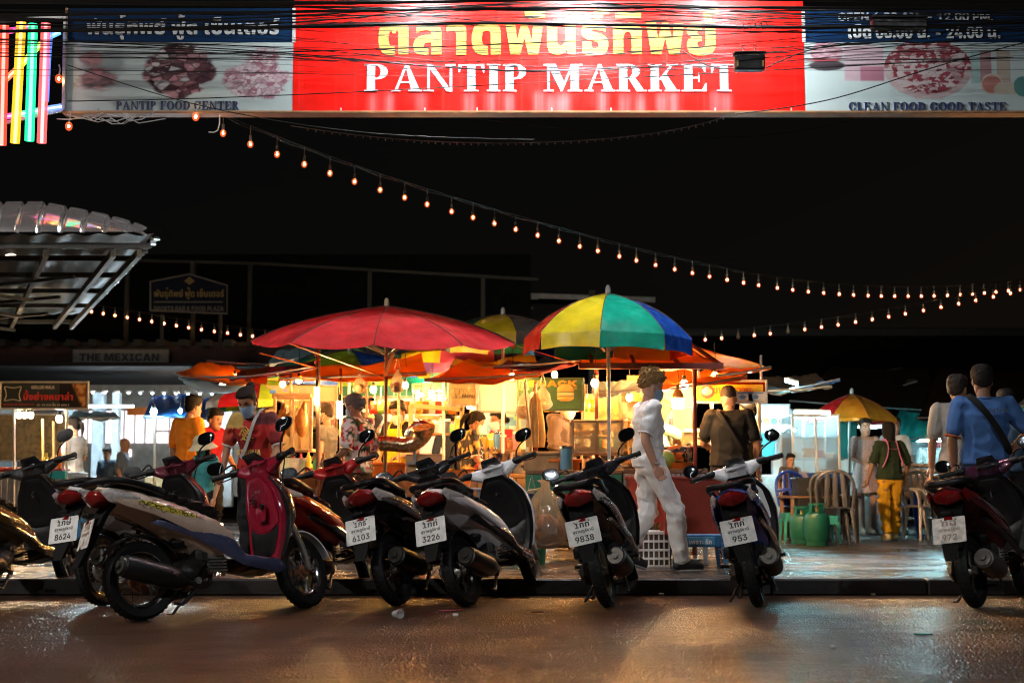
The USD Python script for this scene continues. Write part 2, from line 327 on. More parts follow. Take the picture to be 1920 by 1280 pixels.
# ------------------------------------------------------------------ ground
def wet(name, col, dry, pud, scale, grain, tint=(1, .68, .44), floor=.25):
    """Wet paving: dark grain, a film of water whose thickness varies, puddles where noise is low."""
    n = {'g': ('geometry', {}), 'mp': ('mapping', {'scale': (.6, 1.0, 1.0)}), 'mg': ('mapping', {'scale': (1.0, .4, 1.0)}), 'n1': ('noise_texture', {'scale': scale, 'detail': 6, 'roughness': .62}),
         'n2': ('noise_texture', {'scale': grain, 'detail': 3, 'roughness': .7}), 'n3': ('noise_texture', {'scale': 14.0, 'detail': 5}), 'vo': ('voronoi_texture', {'scale': grain * .8}),
         'cr': ('rgb_ramp', {'ramp': [(.25, tuple(np.array(col) * .35)), (.5, col), (.78, tuple(np.array(col) * 2.2))]}),
         'rr': ('map_range', {'from_min': .40, 'from_max': .60, 'to_min': pud, 'to_max': dry, 'clamp': True}),
         'hm': ('map_range', {'from_min': .42, 'from_max': .56, 'to_min': floor, 'to_max': 1.0, 'clamp': True}),
         'ad': ('math', {'math_type': 'add'}), 'mu': ('math', {'math_type': 'multiply'}), 'bu': ('bump', {'strength': .9, 'distance': .018}), 'b2': ('bump', {'strength': .15, 'distance': .02}),
         'p': ('principled_bsdf', {'ior': 1.5, 'specular_ior_level': .5, 'specular_tint': tint, 'coat_weight': .12, 'coat_ior': 1.4, 'coat_roughness': .34})}
    l = [('g.position', 'mp.vector'), ('mp.vector', 'n1.vector'), ('g.position', 'mg.vector'), ('mg.vector', 'n2.vector'), ('g.position', 'n3.vector'), ('mg.vector', 'vo.vector'), ('n2.fac', 'cr.fac'), ('cr.color', 'p.base_color'),
         ('n1.fac', 'rr.value'), ('rr.result', 'p.roughness'), ('n1.fac', 'hm.value'), ('n2.fac', 'ad.value1'), ('vo.distance', 'ad.value2'), ('ad.value', 'mu.value1'), ('hm.result', 'mu.value2'),
         ('mu.value', 'bu.height'), ('n3.fac', 'b2.height'), ('b2.normal', 'bu.normal'), ('bu.normal', 'p.normal'), ('bu.normal', 'p.coat_normal')]
    _mats[name] = usdkit.material(stage, '/World/Looks/' + name, n, l, surface='p.BSDF'); return _mats[name]
m_road = wet('wet_asphalt', (.045, .022, .012), .37, .27, 1.1, 100.0, (1, .62, .36), .45)
m_pave = wet('wet_paving', (.10, .075, .06), .34, .04, .9, 60.0)
m_floor = wet('wet_market_floor', (.07, .055, .048), .30, .03, .8, 60.0)
KY, KZ = 11.08, 0.125
def sheet(x0, x1, y0, y1, z, nx=1, ny=1):
    xs, ys = np.linspace(x0, x1, nx + 1), np.linspace(y0, y1, ny + 1); X, Y = np.meshgrid(xs, ys, indexing='ij')
    v = np.stack([X.ravel(), Y.ravel(), np.full(X.size, z)], 1); i, j = np.meshgrid(np.arange(nx), np.arange(ny), indexing='ij'); k = ny + 1
    return MB().add(v, np.stack([i * k + j, (i + 1) * k + j, (i + 1) * k + j + 1, i * k + j + 1], -1).reshape(-1, 4))
setd(part('road', sheet(-70, 70, -45, KY, 0), m_road, smooth=0), kind='structure')
setd(part('ground', sheet(-90, 90, 14.2, 150, KZ - .008), m_floor, smooth=0), kind='structure')
pv = thing('pavement', None, None, kind='structure')
part('bed', MB().box((0, (KY + 14.2) / 2 + .02, .04), (140, 14.2 - KY - .04, .1)), m_road, pv, 0)
m_kerb = M('kerb_stone', (.016, .014, .013), .5, bump=.4, scale=6, rvar=.15)
for k in range(-8, 9):
    part('kerb_stone', MB().box((k * 1.2 + .2, KY + .08, KZ / 2 + NR.normal(0, .0015)), (1.192, .16, KZ), .012), m_kerb, pv, 0)
for row, (a, b, wd) in enumerate(((KY + .165, 12.03, 1.9), (12.04, 14.09, 2.6))):
    for k in range(-4, 5):
        part('paving_slab', MB().box((k * wd + .5 * row + .3, (a + b) / 2, KZ - .03 + NR.normal(0, .0012)), (wd - .012, b - a - .014, .06), .006, rotx(NR.normal(0, .0012))), m_pave, pv, 0)
part('joint_strip', MB().box((0, 14.15, KZ - .03), (140, .1, .05)), m_road, pv, 0)

# ------------------------------------------------------------------ street lamps on the near side of the street (behind the camera), the light on the number plates
m_galv = M('galvanised', (.35, .36, .37), .45, .8, bump=.1)
m_black = M('black_plastic', (.006, .006, .0065), .42, rvar=.12, spec=.35)
def street_lamp(x, y, z, aim, col, L, label):
    t = thing('street_lamp', label, 'street lamp', (x, y, 0))
    part('pole', MB().tube([(0, 0, 0), (0, 0, z * .5), (0, 0, z - .3), (0, .5, z + .15), (0, 1.6, z + .2)], [.09, .07, .055, .045, .04], 12), m_galv, t)
    part('lamp_head', MB().box((0, 1.95, z + .2), (.26, .75, .09), .03), m_galv, t)
    part('diffuser', MB().box((0, 1.98, z + .145), (.2, .6, .02)), E('street_led_%d' % int(L), col, L), t, 0)
street_lamp(-5.5, -3.2, 7.6, 0, (1.0, .93, .86), 1050, 'tall grey street lamp on the near pavement, left of the camera')
street_lamp(6.2, -3.0, 7.6, 0, (.92, .95, 1.0), 1250, 'tall grey street lamp on the near pavement, right of the camera')

street_lamp(-8.6, 4.2, 6.6, 0, (1.0, .95, .90), 1600, 'grey street lamp at the kerb beyond the left edge of the photo')

# ------------------------------------------------------------------ the banner sign over the market's entrance
BY = 12.6; S = BY / FPX
def bz(v): return P(960, v, BY)[2]
def bx_(u, v=150): return P(u, v, BY)[0]
m_print = M('printed_vinyl', (1, 1, 1), .42, spec=.2, var=.08, scale=3, tint=True, rvar=.1, bump=.05)
m_gold = M('gold_letter', (.26, .20, .04), .5, var=.1, spec=.2); m_white = M('white_letter', (.45, .48, .475), .5, var=.05, spec=.2); m_navy = M('navy_letter', (.006, .018, .08), .5)
m_frame_w = M('white_paint', (.7, .7, .68), .45, bump=.08, rvar=.1)
def grid_print(x0, x1, z0, z1, nx, ny, paint, y=0.0, back=.02):
    """A flat print in the xz plane facing -y whose colours are the mesh's own tint."""
    X, Z = np.meshgrid(np.linspace(0, 1, nx + 1), np.linspace(0, 1, ny + 1), indexing='ij'); col = paint(X, Z).reshape(-1, 3)
    v = np.stack([x0 + X.ravel() * (x1 - x0), np.full(X.size, y), z0 + Z.ravel() * (z1 - z0)], 1); i, j = np.meshgrid(np.arange(nx), np.arange(ny), indexing='ij'); k = ny + 1
    return MB().add(v, np.stack([i * k + j, (i + 1) * k + j, (i + 1) * k + j + 1, i * k + j + 1], -1).reshape(-1, 4), np.clip(col, 0, 1))
def fb(X, Z, s, seed, o=4): return meshkit.fbm(np.stack([X * s[0], Z * s[1], np.full_like(X, seed * 3.7)], -1), o, seed)
def mixc(a, b, t): return np.asarray(a) * (1 - t[..., None]) + np.asarray(b) * t[..., None]
def sm(x, a, b): t = np.clip((x - a) / (b - a), 0, 1); return t * t * (3 - 2 * t)
def blob(X, Z, cx, cz, rx, rz, soft=.25, rough=.35, seed=0):
    d = np.hypot((X - cx) / rx, (Z - cz) / rz) + rough * (fb(X, Z, (14, 8), seed) - .5) * 2
    return 1 - sm(d, 1 - soft, 1 + soft * .2)
def cells(X, Z, n, seed, asp=2.2):
    from scipy.spatial import cKDTree
    g = np.random.default_rng(seed); q = g.random((n, 2)) * [asp, 1]; w = .03 * (fb(X, Z, (20, 12), seed) - .5); d, i = cKDTree(q).query(np.stack([(X * asp + w).ravel(), (Z + w).ravel()], 1), 2)
    return i[:, 0].reshape(X.shape), (d[:, 1] - d[:, 0]).reshape(X.shape), g.random(n)
def food_left(X, Z):
    c = mixc((.55, .60, .60), (.66, .72, .71), fb(X, Z, (3, 2), 1)); f1, f2 = fb(X, Z, (36, 22), 2), fb(X, Z, (60, 36), 3)
    g = blob(X, Z, .17, .62, .12, .30, .6, .5, 4); c = mixc(c, (.22, .27, .27), g * .75)                                      # herbs
    m = blob(X, Z, .14, .34, .10, .24, .4, .5, 5); c = mixc(c, mixc((.10, .05, .06), (.42, .14, .16), sm(f1, .35, .65)), m * .9)
    m = blob(X, Z, .11, .70, .06, .16, .4, .4, 15); c = mixc(c, mixc((.25, .06, .07), (.5, .2, .2), sm(f1, .35, .65)), m * .8)
    m = blob(X, Z, .50, .50, .165, .50, .12, .28, 6); k = sm(fb(X, Z, (20, 9), 7, 5), .42, .58); meat = mixc((.10, .035, .05), (.50, .20, .23), k)
    meat = mixc(meat, (.72, .60, .62), sm(np.abs(fb(X + .1 * Z, Z, (16, 10), 8) - .5), .10, .13) * sm(f2, .4, .6) * .9); i, e, rn = cells(X, Z, 260, 3); t_ = rn[i]; meat = mixc(meat, (.07, .02, .03), (t_ < .35) * .8); meat = mixc(meat, (.62, .30, .32), ((t_ > .6) & (t_ < .82)) * .8); meat = mixc(meat, (.80, .72, .72), (t_ > .82) * .85); meat = meat * (.35 + .65 * sm(e, .0, .03))[..., None]; c = mixc(c, meat, m)
    m = blob(X, Z, .84, .30, .155, .34, .18, .35, 9); m = np.maximum(m, blob(X, Z, .87, .58, .08, .34, .3, .4, 10)); i, e, rn = cells(X, Z, 1250, 4); r = mixc((.42, .14, .20), (.85, .68, .72), rn[i]) * (.6 + .4 * sm(e, 0, .014))[..., None]; c = mixc(c, r, m)
    return c
def food_right(X, Z):
    c = mixc((.58, .66, .66), (.70, .77, .76), fb(X, Z, (3, 2), 11)); f1, f2 = fb(X, Z, (40, 24), 12), fb(X, Z, (26, 15), 13, 5)
    bun = blob(X, Z, .10, .82, .075, .20, .1, .1, 14); c = mixc(c, mixc((.50, .22, .28), (.72, .50, .54), sm(f1, .4, .6)), bun)
    pat = blob(X, Z, .10, .58, .085, .10, .2, .3, 16); c = mixc(c, (.08, .06, .07), pat); pat = blob(X, Z, .09, .68, .08, .035, .3, .3, 17); c = mixc(c, (.45, .08, .10), pat)
    t = sm(X, .17, .18) * (1 - sm(X, .345, .355)) * sm(Z, .28, .32) * (1 - sm(Z, .93 - .6 * np.abs(X - .26) ** 1.2, .97)); c = mixc(c, mixc((.60, .34, .40), (.78, .62, .66), fb(X, Z, (8, 5), 18)), t); c = mixc(c, (.50, .20, .27), t * sm(X, .24, .25) * (1 - sm(Z, .55, .57)))
    p = ((np.hypot((X - .545) / .195, (Z - .52) / .55)) < 1).astype(float); rim = sm(np.hypot((X - .545) / .195, (Z - .52) / .55), .80, .88) * p
    i, e, rn = cells(X, Z, 900, 6); f2 = .35 + .35 * rn[i]; top = mixc(mixc((.33, .05, .07), (.70, .55, .55), sm(f2, .44, .58)), (.20, .02, .03), sm(f1, .60, .68)); c = mixc(c, top, p); c = mixc(c, mixc((.55, .33, .34), (.75, .63, .62), f1), rim * (Z < .5))
    for cx, w, col in ((.80, .026, (.45, .12, .15)), (.88, .03, (.55, .36, .26)), (.755, .02, (.35, .55, .52))): c = mixc(c, col, (np.abs(X - cx) < w) * (Z > .25) * (Z < .85) * .75)
    d = np.hypot((X - .825) / .05, (Z - .24) / .19); c = mixc(c, (.62, .24, .2), (d < 1) * 1.0); c = mixc(c, (.75, .6, .5), ((d > .85) & (d < 1)) * .9)
    d = np.hypot((X - .885) / .052, (Z - .14) / .15); c = mixc(c, (.66, .55, .45), (d < 1) * (Z > .06) * 1.0); d = np.hypot((X - .96) / .04, (Z - .2) / .18); c = mixc(c, (.12, .32, .30), (d < 1) * 1.0)
    return c
sign = thing('market_sign', 'long overhead banner sign reading PANTIP MARKET, red between two food picture panels', 'sign', (0, BY, 0))
xl, xr1, xr2, xrr = bx_(124), bx_(549.5), bx_(1508.5), bx_(1934); zb, zt, zs = bz(209), bz(-120), bz(16); zblue = bz(80)
def red_paint(X, Z):
    c = mixc((.64, .0036, .0012), (.74, .0066, .0024), fb(X, Z, (6, 3), 21)); w = X * 958 + 550
    for u in (700, 790, 1050, 880, 920, 955, 1032, 1060, 1130, 1170, 1200, 1240, 1262, 1340, 1360, 1010, 730):       # pale run-off below the letters
        k = np.exp(-((w - u) / 9.0) ** 2) * (1 - sm(Z * 1.48, .05 + .1 * ((u * 7) % 3) / 3, .20)) * (.25 + .75 * fb(X, Z * .05, (400, 3), u, 2)); c = mixc(c, (.30, .14, .14), np.clip(k * 1.0 * (Z * 1.48 < .185), 0, .85))
    k = fb(X, Z * .04, (260, 2), 5, 3); return mixc(c, (.75, .08, .06), sm(k, .62, .82) * .3)
part('red_panel', grid_print(xr1, xr2, zb, zt, 320, 90, red_paint), m_print, sign, 0, colors=True)
part('food_panel', grid_print(xl, xr1 - .004, zb, zblue, 300, 96, lambda X, Z: V(.60, .66, .655) * mixc(food_left(X, np.clip((Z - .2) / .8, 0, 1)), (.62, .68, .68), 1 - sm(Z, .16, .2))), m_print, sign, 0, 'pictures of grilled skewers and fried pork', True)
part('food_panel', grid_print(xr2 + .004, xrr, zb, zblue, 300, 96, lambda X, Z: V(.60, .66, .655) * mixc(food_right(X, np.clip((Z - .2) / .8, 0, 1)), (.66, .73, .73), 1 - sm(Z, .16, .2))), m_print, sign, 0, 'pictures of a burger, a pizza and juices', True)
m_blue = M('blue_vinyl', (.002, .02, .065), .6, var=.15, spec=.1)
part('blue_strip', MB().box(((xl + xr1) / 2 - .002, .011, (zblue + zs) / 2 + .002), (xr1 - xl - .004, .02, zs - zblue - .004)), m_blue, sign, 0)
part('blue_strip', MB().box(((xr2 + xrr) / 2 + .002, .011, (zblue + zs) / 2 + .002), (xrr - xr2 - .004, .02, zs - zblue - .004)), m_blue, sign, 0)
part('backing', MB().box(((xl + xrr) / 2, .12, (zb + zs) / 2), (xrr - xl, .19, zs - zb)).box(((xr1 + xr2) / 2, .12, (zs + zt) / 2 + .01), (xr2 - xr1, .18, zt - zs)), m_galv, sign, 0)
fr = MB(); fr.box(((xl + xrr) / 2, .05, zb - .012), (xrr - xl + .05, .16, .022), .004)
for x in (xl - .012, xrr + .012): fr.box((x, .05, (zb + zs) / 2), (.022, .14, zs - zb), .004)
part('frame', fr, M('rusty_frame', (.30, .16, .07), .5, .3, bump=.2), sign, 0)
for x in (xr1, xr2): part('white_joint', MB().box((x, -.004, (zblue + zs) / 2), (.03, .006, zs - zblue)), m_white, sign, 0)
cl = MB()
for u in (797, 895, 1034, 1145, 1340, 1482, 1625, 185, 640): cl.box((bx_(u), -.012, bz(206)), (.012, .02, .026), .003)
part('clip', cl, m_white, sign, 0)
def letters(sh, x0, x1, z0, z1, m, parent, y=-.003, dep=.006, name='lettering', label=None):
    return part(name, MB().extrude(fit(sh, x0, x1, z0, z1), dep, XZ, (0, y, 0)), m, parent, 0, label)
letters(serif('PANTIP MARKET'), bx_(683), bx_(1382), bz(173), bz(121), m_white, sign)
gold = text_shape('ตลาดพันธ์ทิพย์', 'thai', 900, 110)
letters(gold, bx_(709), bx_(1348), bz(105), bz(15), m_gold, sign, label='gold Thai lettering')
letters(serif('PANTIP FOOD CENTER', .07), bx_(219), bx_(450), bz(206.5), bz(190), m_navy, sign)
letters(serif('CLEAN FOOD GOOD TASTE', .07), bx_(1590), bx_(1884), bz(208.5), bz(192), m_navy, sign)
letters(text_shape('พันธุ์ทิพย์ ฟู้ด เซ็นเตอร์', 'thai', 800, 90), bx_(160), bx_(522), bz(75), bz(26), m_white, sign)
letters(text_shape('OPEN 6.00 AM. - 12.00 PM.', 'latin', 700, 80), bx_(1574), bx_(1865), bz(40), bz(24), m_white, sign)
letters(text_shape('เปิด 06.00 น. - 24.00 น.', 'thai', 800, 80), bx_(1592), bx_(1878), bz(73), bz(46), m_white, sign)
post = MB()
for x in (xl + .3, xrr - .3, 0):
    post.bar((x, .22, zt + .1), (x, 1.6, zt + .5), .06); post.tube([(x, 1.6, zt + .9), (x, 1.6, zt + .45)], .05)
post.bar((xl - 3, 1.6, zt + .55), (xrr + 3, 1.6, zt + .55), .12)
for x in (xl - 3, xrr + 3): post.tube([(x, 1.6, KZ), (x, 1.6, zt + .6)], .09, 10)
part('gantry', post, m_galv, sign)
for k, (u, tl) in enumerate(((790, 'left'), (1085, 'middle'), (1345, 'right'))):   # floodlights on arms above the frame
    t = thing('floodlight', f'black floodlight on an arm over the red panel, the {tl} one', 'floodlight', (bx_(u), BY, bz(-14)))
    part('arm', MB().tube([(0, .05, -.03), (0, -.05, .2), (0, -.5, .34), (0, -.72, .3)], .014), m_galv, t)
    rr = rotx(-.95); part('housing', MB().box((0, -.78, .24), (.34, .08, .24), .02, rr), m_black, t)
    part('lens', MB().box(V(0, -.78, .24) + rr @ V(0, .043, 0), (.29, .006, .19), 0, rr), E('flood_led_%d' % k, (.95, .97, 1), [390, 820, 420][k]), t, 0)

# ------------------------------------------------------------------ overhead cables and their splice boxes, in front of the banner
m_cable = M('cable_rubber', (.008, .008, .008), .5)
def cable(pts, r, label, group, depth=11.7):
    q = np.array([P(u, v, depth) for u, v in pts]); s = np.linspace(0, len(q) - 1, 24); from_ = np.arange(len(q))
    from scipy.interpolate import CubicSpline
    c = CubicSpline(from_, q, bc_type='natural')(s) if len(q) > 2 else np.array([q[0] + (q[1] - q[0]) * t / (len(q) - 1) for t in s])
    return single('overhead_cable', MB().tube(c, r, 5), m_cable, label, 'cable', group)
GC = 'black cables strung across the banner sign'
for k in range(44):
    a, b, c = R.uniform(-4, 60) ** 1.0, R.uniform(-6, 52), R.uniform(-4, 60)
    if k >= 22: a, b, c = R.uniform(10, 110), R.uniform(40, 140), R.uniform(15, 110)
    if k >= 36: a, b, c = R.uniform(60, 190), R.uniform(90, 175), R.uniform(60, 130)
    r = R.choice([.0022, .003, .003, .004, .005, .008]) if k < 34 else R.choice([.0018, .0025, .003])
    dd = R.uniform(11.2, 12.2)
    cable([(-60, a), (520 + R.uniform(-90, 90), (a * 2 + b) / 3 + R.uniform(2, 8)), (1000, b + R.uniform(0, 6)), (1480, (b + c) / 2 + R.uniform(2, 10)), (1990, c)], r, 'black cable among the many strung across the banner sign', GC, dd)
for pts, r, lb in (([(-60, 60), (500, 52), (960, 44), (1500, 52), (1990, 40)], .016, 'thickest black cable bundle across the top of the banner'),
                   ([(-60, 30), (600, 22), (1200, 14), (1990, 20)], .013, 'thick black cable bundle along the very top of the picture'),
                   ([(-60, 2), (600, 6), (1200, -2), (1990, 6)], .020, 'black cable bundle half cut by the top edge of the picture'),
                   ([(126, 190), (330, 186), (640, 174), (1100, 150), (1900, 108)], .0045, 'thin cable with knots low over the left food panel'),
                   ([(126, 122), (300, 178), (460, 216), (700, 250), (1000, 262)], .004, 'thin cable slanting down over the left food panel'),
                   ([(1280, 96), (1330, 124), (1376, 128)], .006, 'cable sagging into the left of the splice box'), ([(1436, 128), (1500, 100), (1580, 84), (1700, 78)], .006, 'cable leaving the right of the splice box'),
                   ([(1380, 214), (1560, 186), (1740, 130), (1990, 62)], .005, 'thin cable rising over the right food panel')):
    cable(pts, r, lb, None, 11.5)
t = thing('splice_box', 'black splice box hanging on cables before the T of MARKET', 'splice box', P(1405, 118, 11.45))
part('housing', MB().box((0, 0, 0), (.245, .1, .14), .012), m_black, t); part('lid', MB().box((0, 0, .076), (.26, .115, .012), .004), m_black, t)
for s in (-1, 1): part('hook', MB().tube([(s * .05, 0, .08), (s * .05, 0, .12), (s * .065, 0, .14), (s * .03, 0, .15)], .006, 6), m_galv, t); part('clasp', MB().box((s * .105, -.052, -.02), (.014, .008, .05), .003), M('brass', (.45, .33, .1), .4, .8), t)
t = thing('splice_box', 'long black splice box among cables before the blue strip', 'splice box', P(1685, 46, 11.45))
part('housing', MB().box((0, 0, 0), (.45, .11, .085), .012), m_black, t); part('lid', MB().box((0, 0, .05), (.46, .12, .012), .004), m_black, t)
t = thing('cable_coil', 'tangle of cable ends over the red panel before the E of MARKET', 'cable coil', P(1412, 50, 11.45))
for k in range(5): part('loop', MB().tube([V(.05 * k - .11, -.02, 0) + .028 * V(math.cos(a), .3 * math.sin(a), 1.3 * math.sin(a)) for a in np.linspace(0, 5.2, 12)], .004, 5), m_cable, t)
m_wire = M('grey_wire', (.4, .4, .4), .5)
t = thing('wire_tangle', 'tangled pale wires under the left corner of the banner sign', 'wires', P(180, 222, 12.5))
for k in range(9):
    a = V(-.35 + .08 * k, 0, R.uniform(-.01, .04)); part('wire', MB().tube([a, a + V(.1, -.02, R.uniform(-.07, 0)), a + V(.2, .02, R.uniform(-.06, .02)), a + V(.33, 0, R.uniform(-.02, .04))], .005, 5), m_wire, t)
t = thing('hanging_wire', 'loose grey wire hanging below PANTIP FOOD CENTER', 'wires', P(412, 216, 12.5)); part('wire', MB().tube([(0, 0, 0), (0, 0, -.08), (-.015, 0, -.14), (-.05, 0, -.16), (-.1, 0, -.155)], .006, 6), m_wire, t)
m_beadwire = M('wet_wire', (.3, .3, .3), .2)
for pts, lb in (([(545, 236), (760, 262), (960, 268), (1180, 256), (1380, 212)], 'sagging wire with small unlit lamps below the red panel'), ([(560, 216), (900, 224), (1260, 258), (1640, 214)], 'thin dark wire crossing below the red panel')):
    q = np.array([P(u, v, 13.4) for u, v in pts]); from scipy.interpolate import CubicSpline
    c = CubicSpline(np.arange(len(q)), q)(np.linspace(0, len(q) - 1, 60)); t = thing('lamp_wire', lb, 'wire')
    part('wire', MB().tube(c, .005 if 'lamps' in lb else .003, 5), m_beadwire if 'lamps' in lb else m_cable, t)
    if 'lamps' in lb:
        bd = MB()
        for k in range(2, 58): bd.ell(c[k] - V(0, 0, .014), (.008, .008, .014), 6)
        setd(part('unlit_lamp', bd, m_beadwire, t), kind='stuff')

# ------------------------------------------------------------------ strings of warm bulbs
m_bulb = E('string_bulb_core', (1.0, .50, .20), 200); m_bglass = usdkit.material(stage, '/World/Looks/string_bulb_glass', {'e': ('emission', {'color': (1, .13, .03), 'strength': 1.3}), 't': ('transparent_bsdf', {}), 'm': ('mix_closure', {'fac': .45})}, [('t.BSDF', 'm.closure1'), ('e.emission', 'm.closure2')], surface='m.closure'); m_sock = M('lamp_socket', (.25, .26, .25), .5); m_dead = M('dark_bulb', (.25, .2, .16), .2)
def light_string(pts, depths, us, label, r, drop, dead=()):
    """A cable through pixel points at their depths with bulbs hanging at the given pixel columns."""
    from scipy.interpolate import CubicSpline
    U = [p[0] for p in pts]; cs = CubicSpline(U, [p[1] for p in pts], bc_type='natural'); inv = lambda u: 1 / np.interp(u, U, [1 / d for d in depths])
    at = lambda u: P(u, float(cs(u)), inv(u)); t = thing('light_string', label, 'light string')
    c = np.array([at(u) for u in np.linspace(U[0], U[-1], 90)]); part('cable', MB().tube(c, .007, 5), m_cable, t); part('second_cable', MB().tube(c - V(0, 0, .022) + .008 * np.sin(np.arange(90) * 1.3)[:, None] * V(0, 0, 1), .005, 5), m_cable, t)
    for k, u in enumerate(us):
        b = at(u); s = part('lamp_holder', MB().tube([b, b + V(0, 0, -drop * .62)], .005, 5).tube([b + V(0, 0, -drop * .6), b + V(0, 0, -drop)], r * .55, 8), m_sock, t)
        z = b + V(0, 0, -drop - r * 1.05); part('bulb', MB().ell(z, (r * 1.2, r * 1.2, r * 1.45), 12), m_dead if k in dead else m_bglass, s)
        if k not in dead: part('filament', MB().ell(z, (r * .36, r * .36, r * .5), 8), m_bulb, s)
near_us = [419, 470, 520, 571, 619, 665, 713, 759, 801, 847, 887, 927, 967, 1008, 1048, 1087, 1121, 1161, 1193, 1229, 1265, 1298, 1330, 1363, 1394, 1422, 1457, 1486, 1515, 1544, 1573, 1600, 1627, 1652, 1677, 1702, 1727, 1751, 1776, 1800, 1823, 1845, 1867, 1890, 1912, 1935]
light_string([(395, 205), (470, 236), (713, 326), (927, 392), (1121, 446), (1330, 496), (1515, 526), (1677, 536), (1800, 534), (1960, 520)], [12.7, 13, 15, 16.8, 18.6, 20.5, 22.3, 23.8, 24.8, 26], near_us, 'long string of warm bulbs sagging from the banner to the right edge', .024, .15)
light_string([(150, 566), (262, 584), (379, 603), (500, 618), (700, 634), (980, 640), (1290, 624), (1443, 610), (1604, 588), (1764, 560), (1960, 520)], [26, 26, 26, 26, 26, 26, 25.5, 25, 24.6, 24.4, 24], [172, 194, 216, 239, 262, 285, 308, 331, 354, 378, 402, 427, 451, 474, 497, 520] + [1291, 1322, 1353, 1384, 1414, 1444, 1477, 1509, 1540, 1571, 1604, 1635, 1666, 1697, 1731, 1764, 1797, 1829, 1862, 1894, 1925], 'far string of bulbs running behind the red and rainbow umbrellas', .025, .12, (19, 22))
t = thing('loose_bulbs', 'three warm bulbs on wires beside the left end of the banner', 'light string', P(120, 190, 12.5))
for u, v in ((110, 148), (129, 237), (367, 219)):
    c = P(u, v, 12.5) - P(120, 190, 12.5); s = part('lamp_holder', MB().tube([c + V(0, 0, .13), c + V(.01, 0, .08), c + V(0, 0, .03)], .006, 6), m_sock, t); part('bulb', MB().ell(c, (.034, .034, .042), 10), m_bglass, s); part('filament', MB().ell(c, (.012, .012, .016), 8), m_bulb, s)

# ------------------------------------------------------------------ neon sign on the left
neon = thing('neon_sign', 'neon sign of coloured tubes at the left end of the banner', 'neon sign')
def neon_tube(pts, col, r, name='neon_tube', core=True):
    k = '%02d%02d%02d' % tuple(int(c * 99) for c in col); p = part(name, MB().tube(pts, r * .34, 10), E('neon_core_' + k, tuple(.25 + .75 * np.array(col)), 10), neon)
    if f'glow_{k}' not in _mats: _mats[f'glow_{k}'] = usdkit.material(stage, '/World/Looks/neon_glass_' + k, {'e': ('emission', {'color': col, 'strength': 1.5}), 't': ('transparent_bsdf', {}), 'm': ('mix_closure', {'fac': .8})}, [('t.BSDF', 'm.closure1'), ('e.emission', 'm.closure2')], surface='m.closure')
    part('coloured_glass', MB().tube(pts, r, 12), _mats[f'glow_{k}'], p)
for (ut, ub, vt, vb, col) in ((8, 3, 48, 272, (1, .07, .03)), (40, 28, 42, 268, (1, .5, .02)), (62, 55, 46, 264, (.02, 1, .35)), (86, 78, 45, 268, (1, .12, .12))):
    neon_tube([P(ut, vt, 12.4), P((ut + ub) / 2, (vt + vb) / 2, 12.4), P(ub, vb, 12.4)], col, .042)
neon_tube([P(92, 60, 12.45), P(88, 110, 12.45), P(84, 190, 12.45)], (.1, .25, 1), .036)
for pts, col in (([(-20, 66), (20, 58), (55, 50)], (1, .1, .5)), ([(-20, 168), (10, 150), (40, 122)], (1, .25, .1)), ([(40, 122), (60, 100), (78, 82)], (.8, .9, .1)), ([(78, 82), (95, 68), (112, 60)], (.15, .5, 1)), ([(-20, 224), (10, 219), (40, 214)], (1, .1, .5)), ([(40, 214), (58, 210), (76, 207)], (.2, .9, .5)), ([(76, 207), (95, 203), (115, 200)], (.2, .35, 1))):
    neon_tube([P(u, v, 12.46) for u, v in pts], col, .026)
part('bracket', MB().bar(P(-30, 40, 12.55), P(118, 34, 12.55), .03).bar(P(-30, 240, 12.55), P(118, 206, 12.55), .03).bar(P(-60, 20, 12.55), P(-60, 260, 12.55), .05).bar(P(119, 206, 12.55), P(122, 30, 12.55), .025), m_galv, neon, 0)

# ------------------------------------------------------------------ canopy roof on the left
cz = P(288, 443, 13)[2]; c1 = P(288, 443, 13); c2 = P(150, 592, 19.2); c2[2] = cz; ux = V(1, 0, 0); dv = (c2 - c1); W = 7.0
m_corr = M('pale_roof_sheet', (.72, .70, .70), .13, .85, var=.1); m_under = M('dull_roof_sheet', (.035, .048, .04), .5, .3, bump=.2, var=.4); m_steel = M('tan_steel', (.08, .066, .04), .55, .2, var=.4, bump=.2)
rf = thing('canopy_roof', 'corrugated metal canopy with curved front edge at upper left', 'roof')
xs = np.arange(0, W, .05); rib = .028 * np.clip(1.6 * np.cos(xs * 2 * PI / .25), -.5, 1)   # across the sheet
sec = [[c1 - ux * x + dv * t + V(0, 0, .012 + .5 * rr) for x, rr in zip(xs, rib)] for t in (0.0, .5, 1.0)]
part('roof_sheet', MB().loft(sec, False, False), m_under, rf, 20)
xs = np.arange(0.05, W, .011); nose = []; ph = (xs % .2) / .2; rib = .03 * np.clip(np.minimum(ph, 1 - ph) * 9 - .2, 0, 1)
py, pz = -.17, 0.0
for a in np.radians(np.linspace(14, 40, 9)):
    nose.append([c1 - ux * x + V(0, py, pz * min(1, x / 1.05) ** .6) + V(0, -rr * .9, rr * .25) for x, rr in zip(xs, rib)]); py += .034 * math.sin(a) * 1.0; pz += .034 * math.cos(a)
for a in np.radians((55, 75)):
    nose.append([c1 - ux * x + V(0, py, pz * min(1, x / 1.05) ** .6) + V(0, -rr * .3, rr) for x, rr in zip(xs, rib)]); py += .05 * math.sin(a); pz += .05 * math.cos(a)
part('curved_sheet', MB().loft(nose, False, False), m_corr, rf, 25)
e = MB(); top = [c1 - ux * x + V(-.05, .27, .285 * min(1, x / 1.05) ** .6) for x in np.linspace(0, 1.5, 12)] + [c1 - ux * W + V(-.05, .27, .285)]
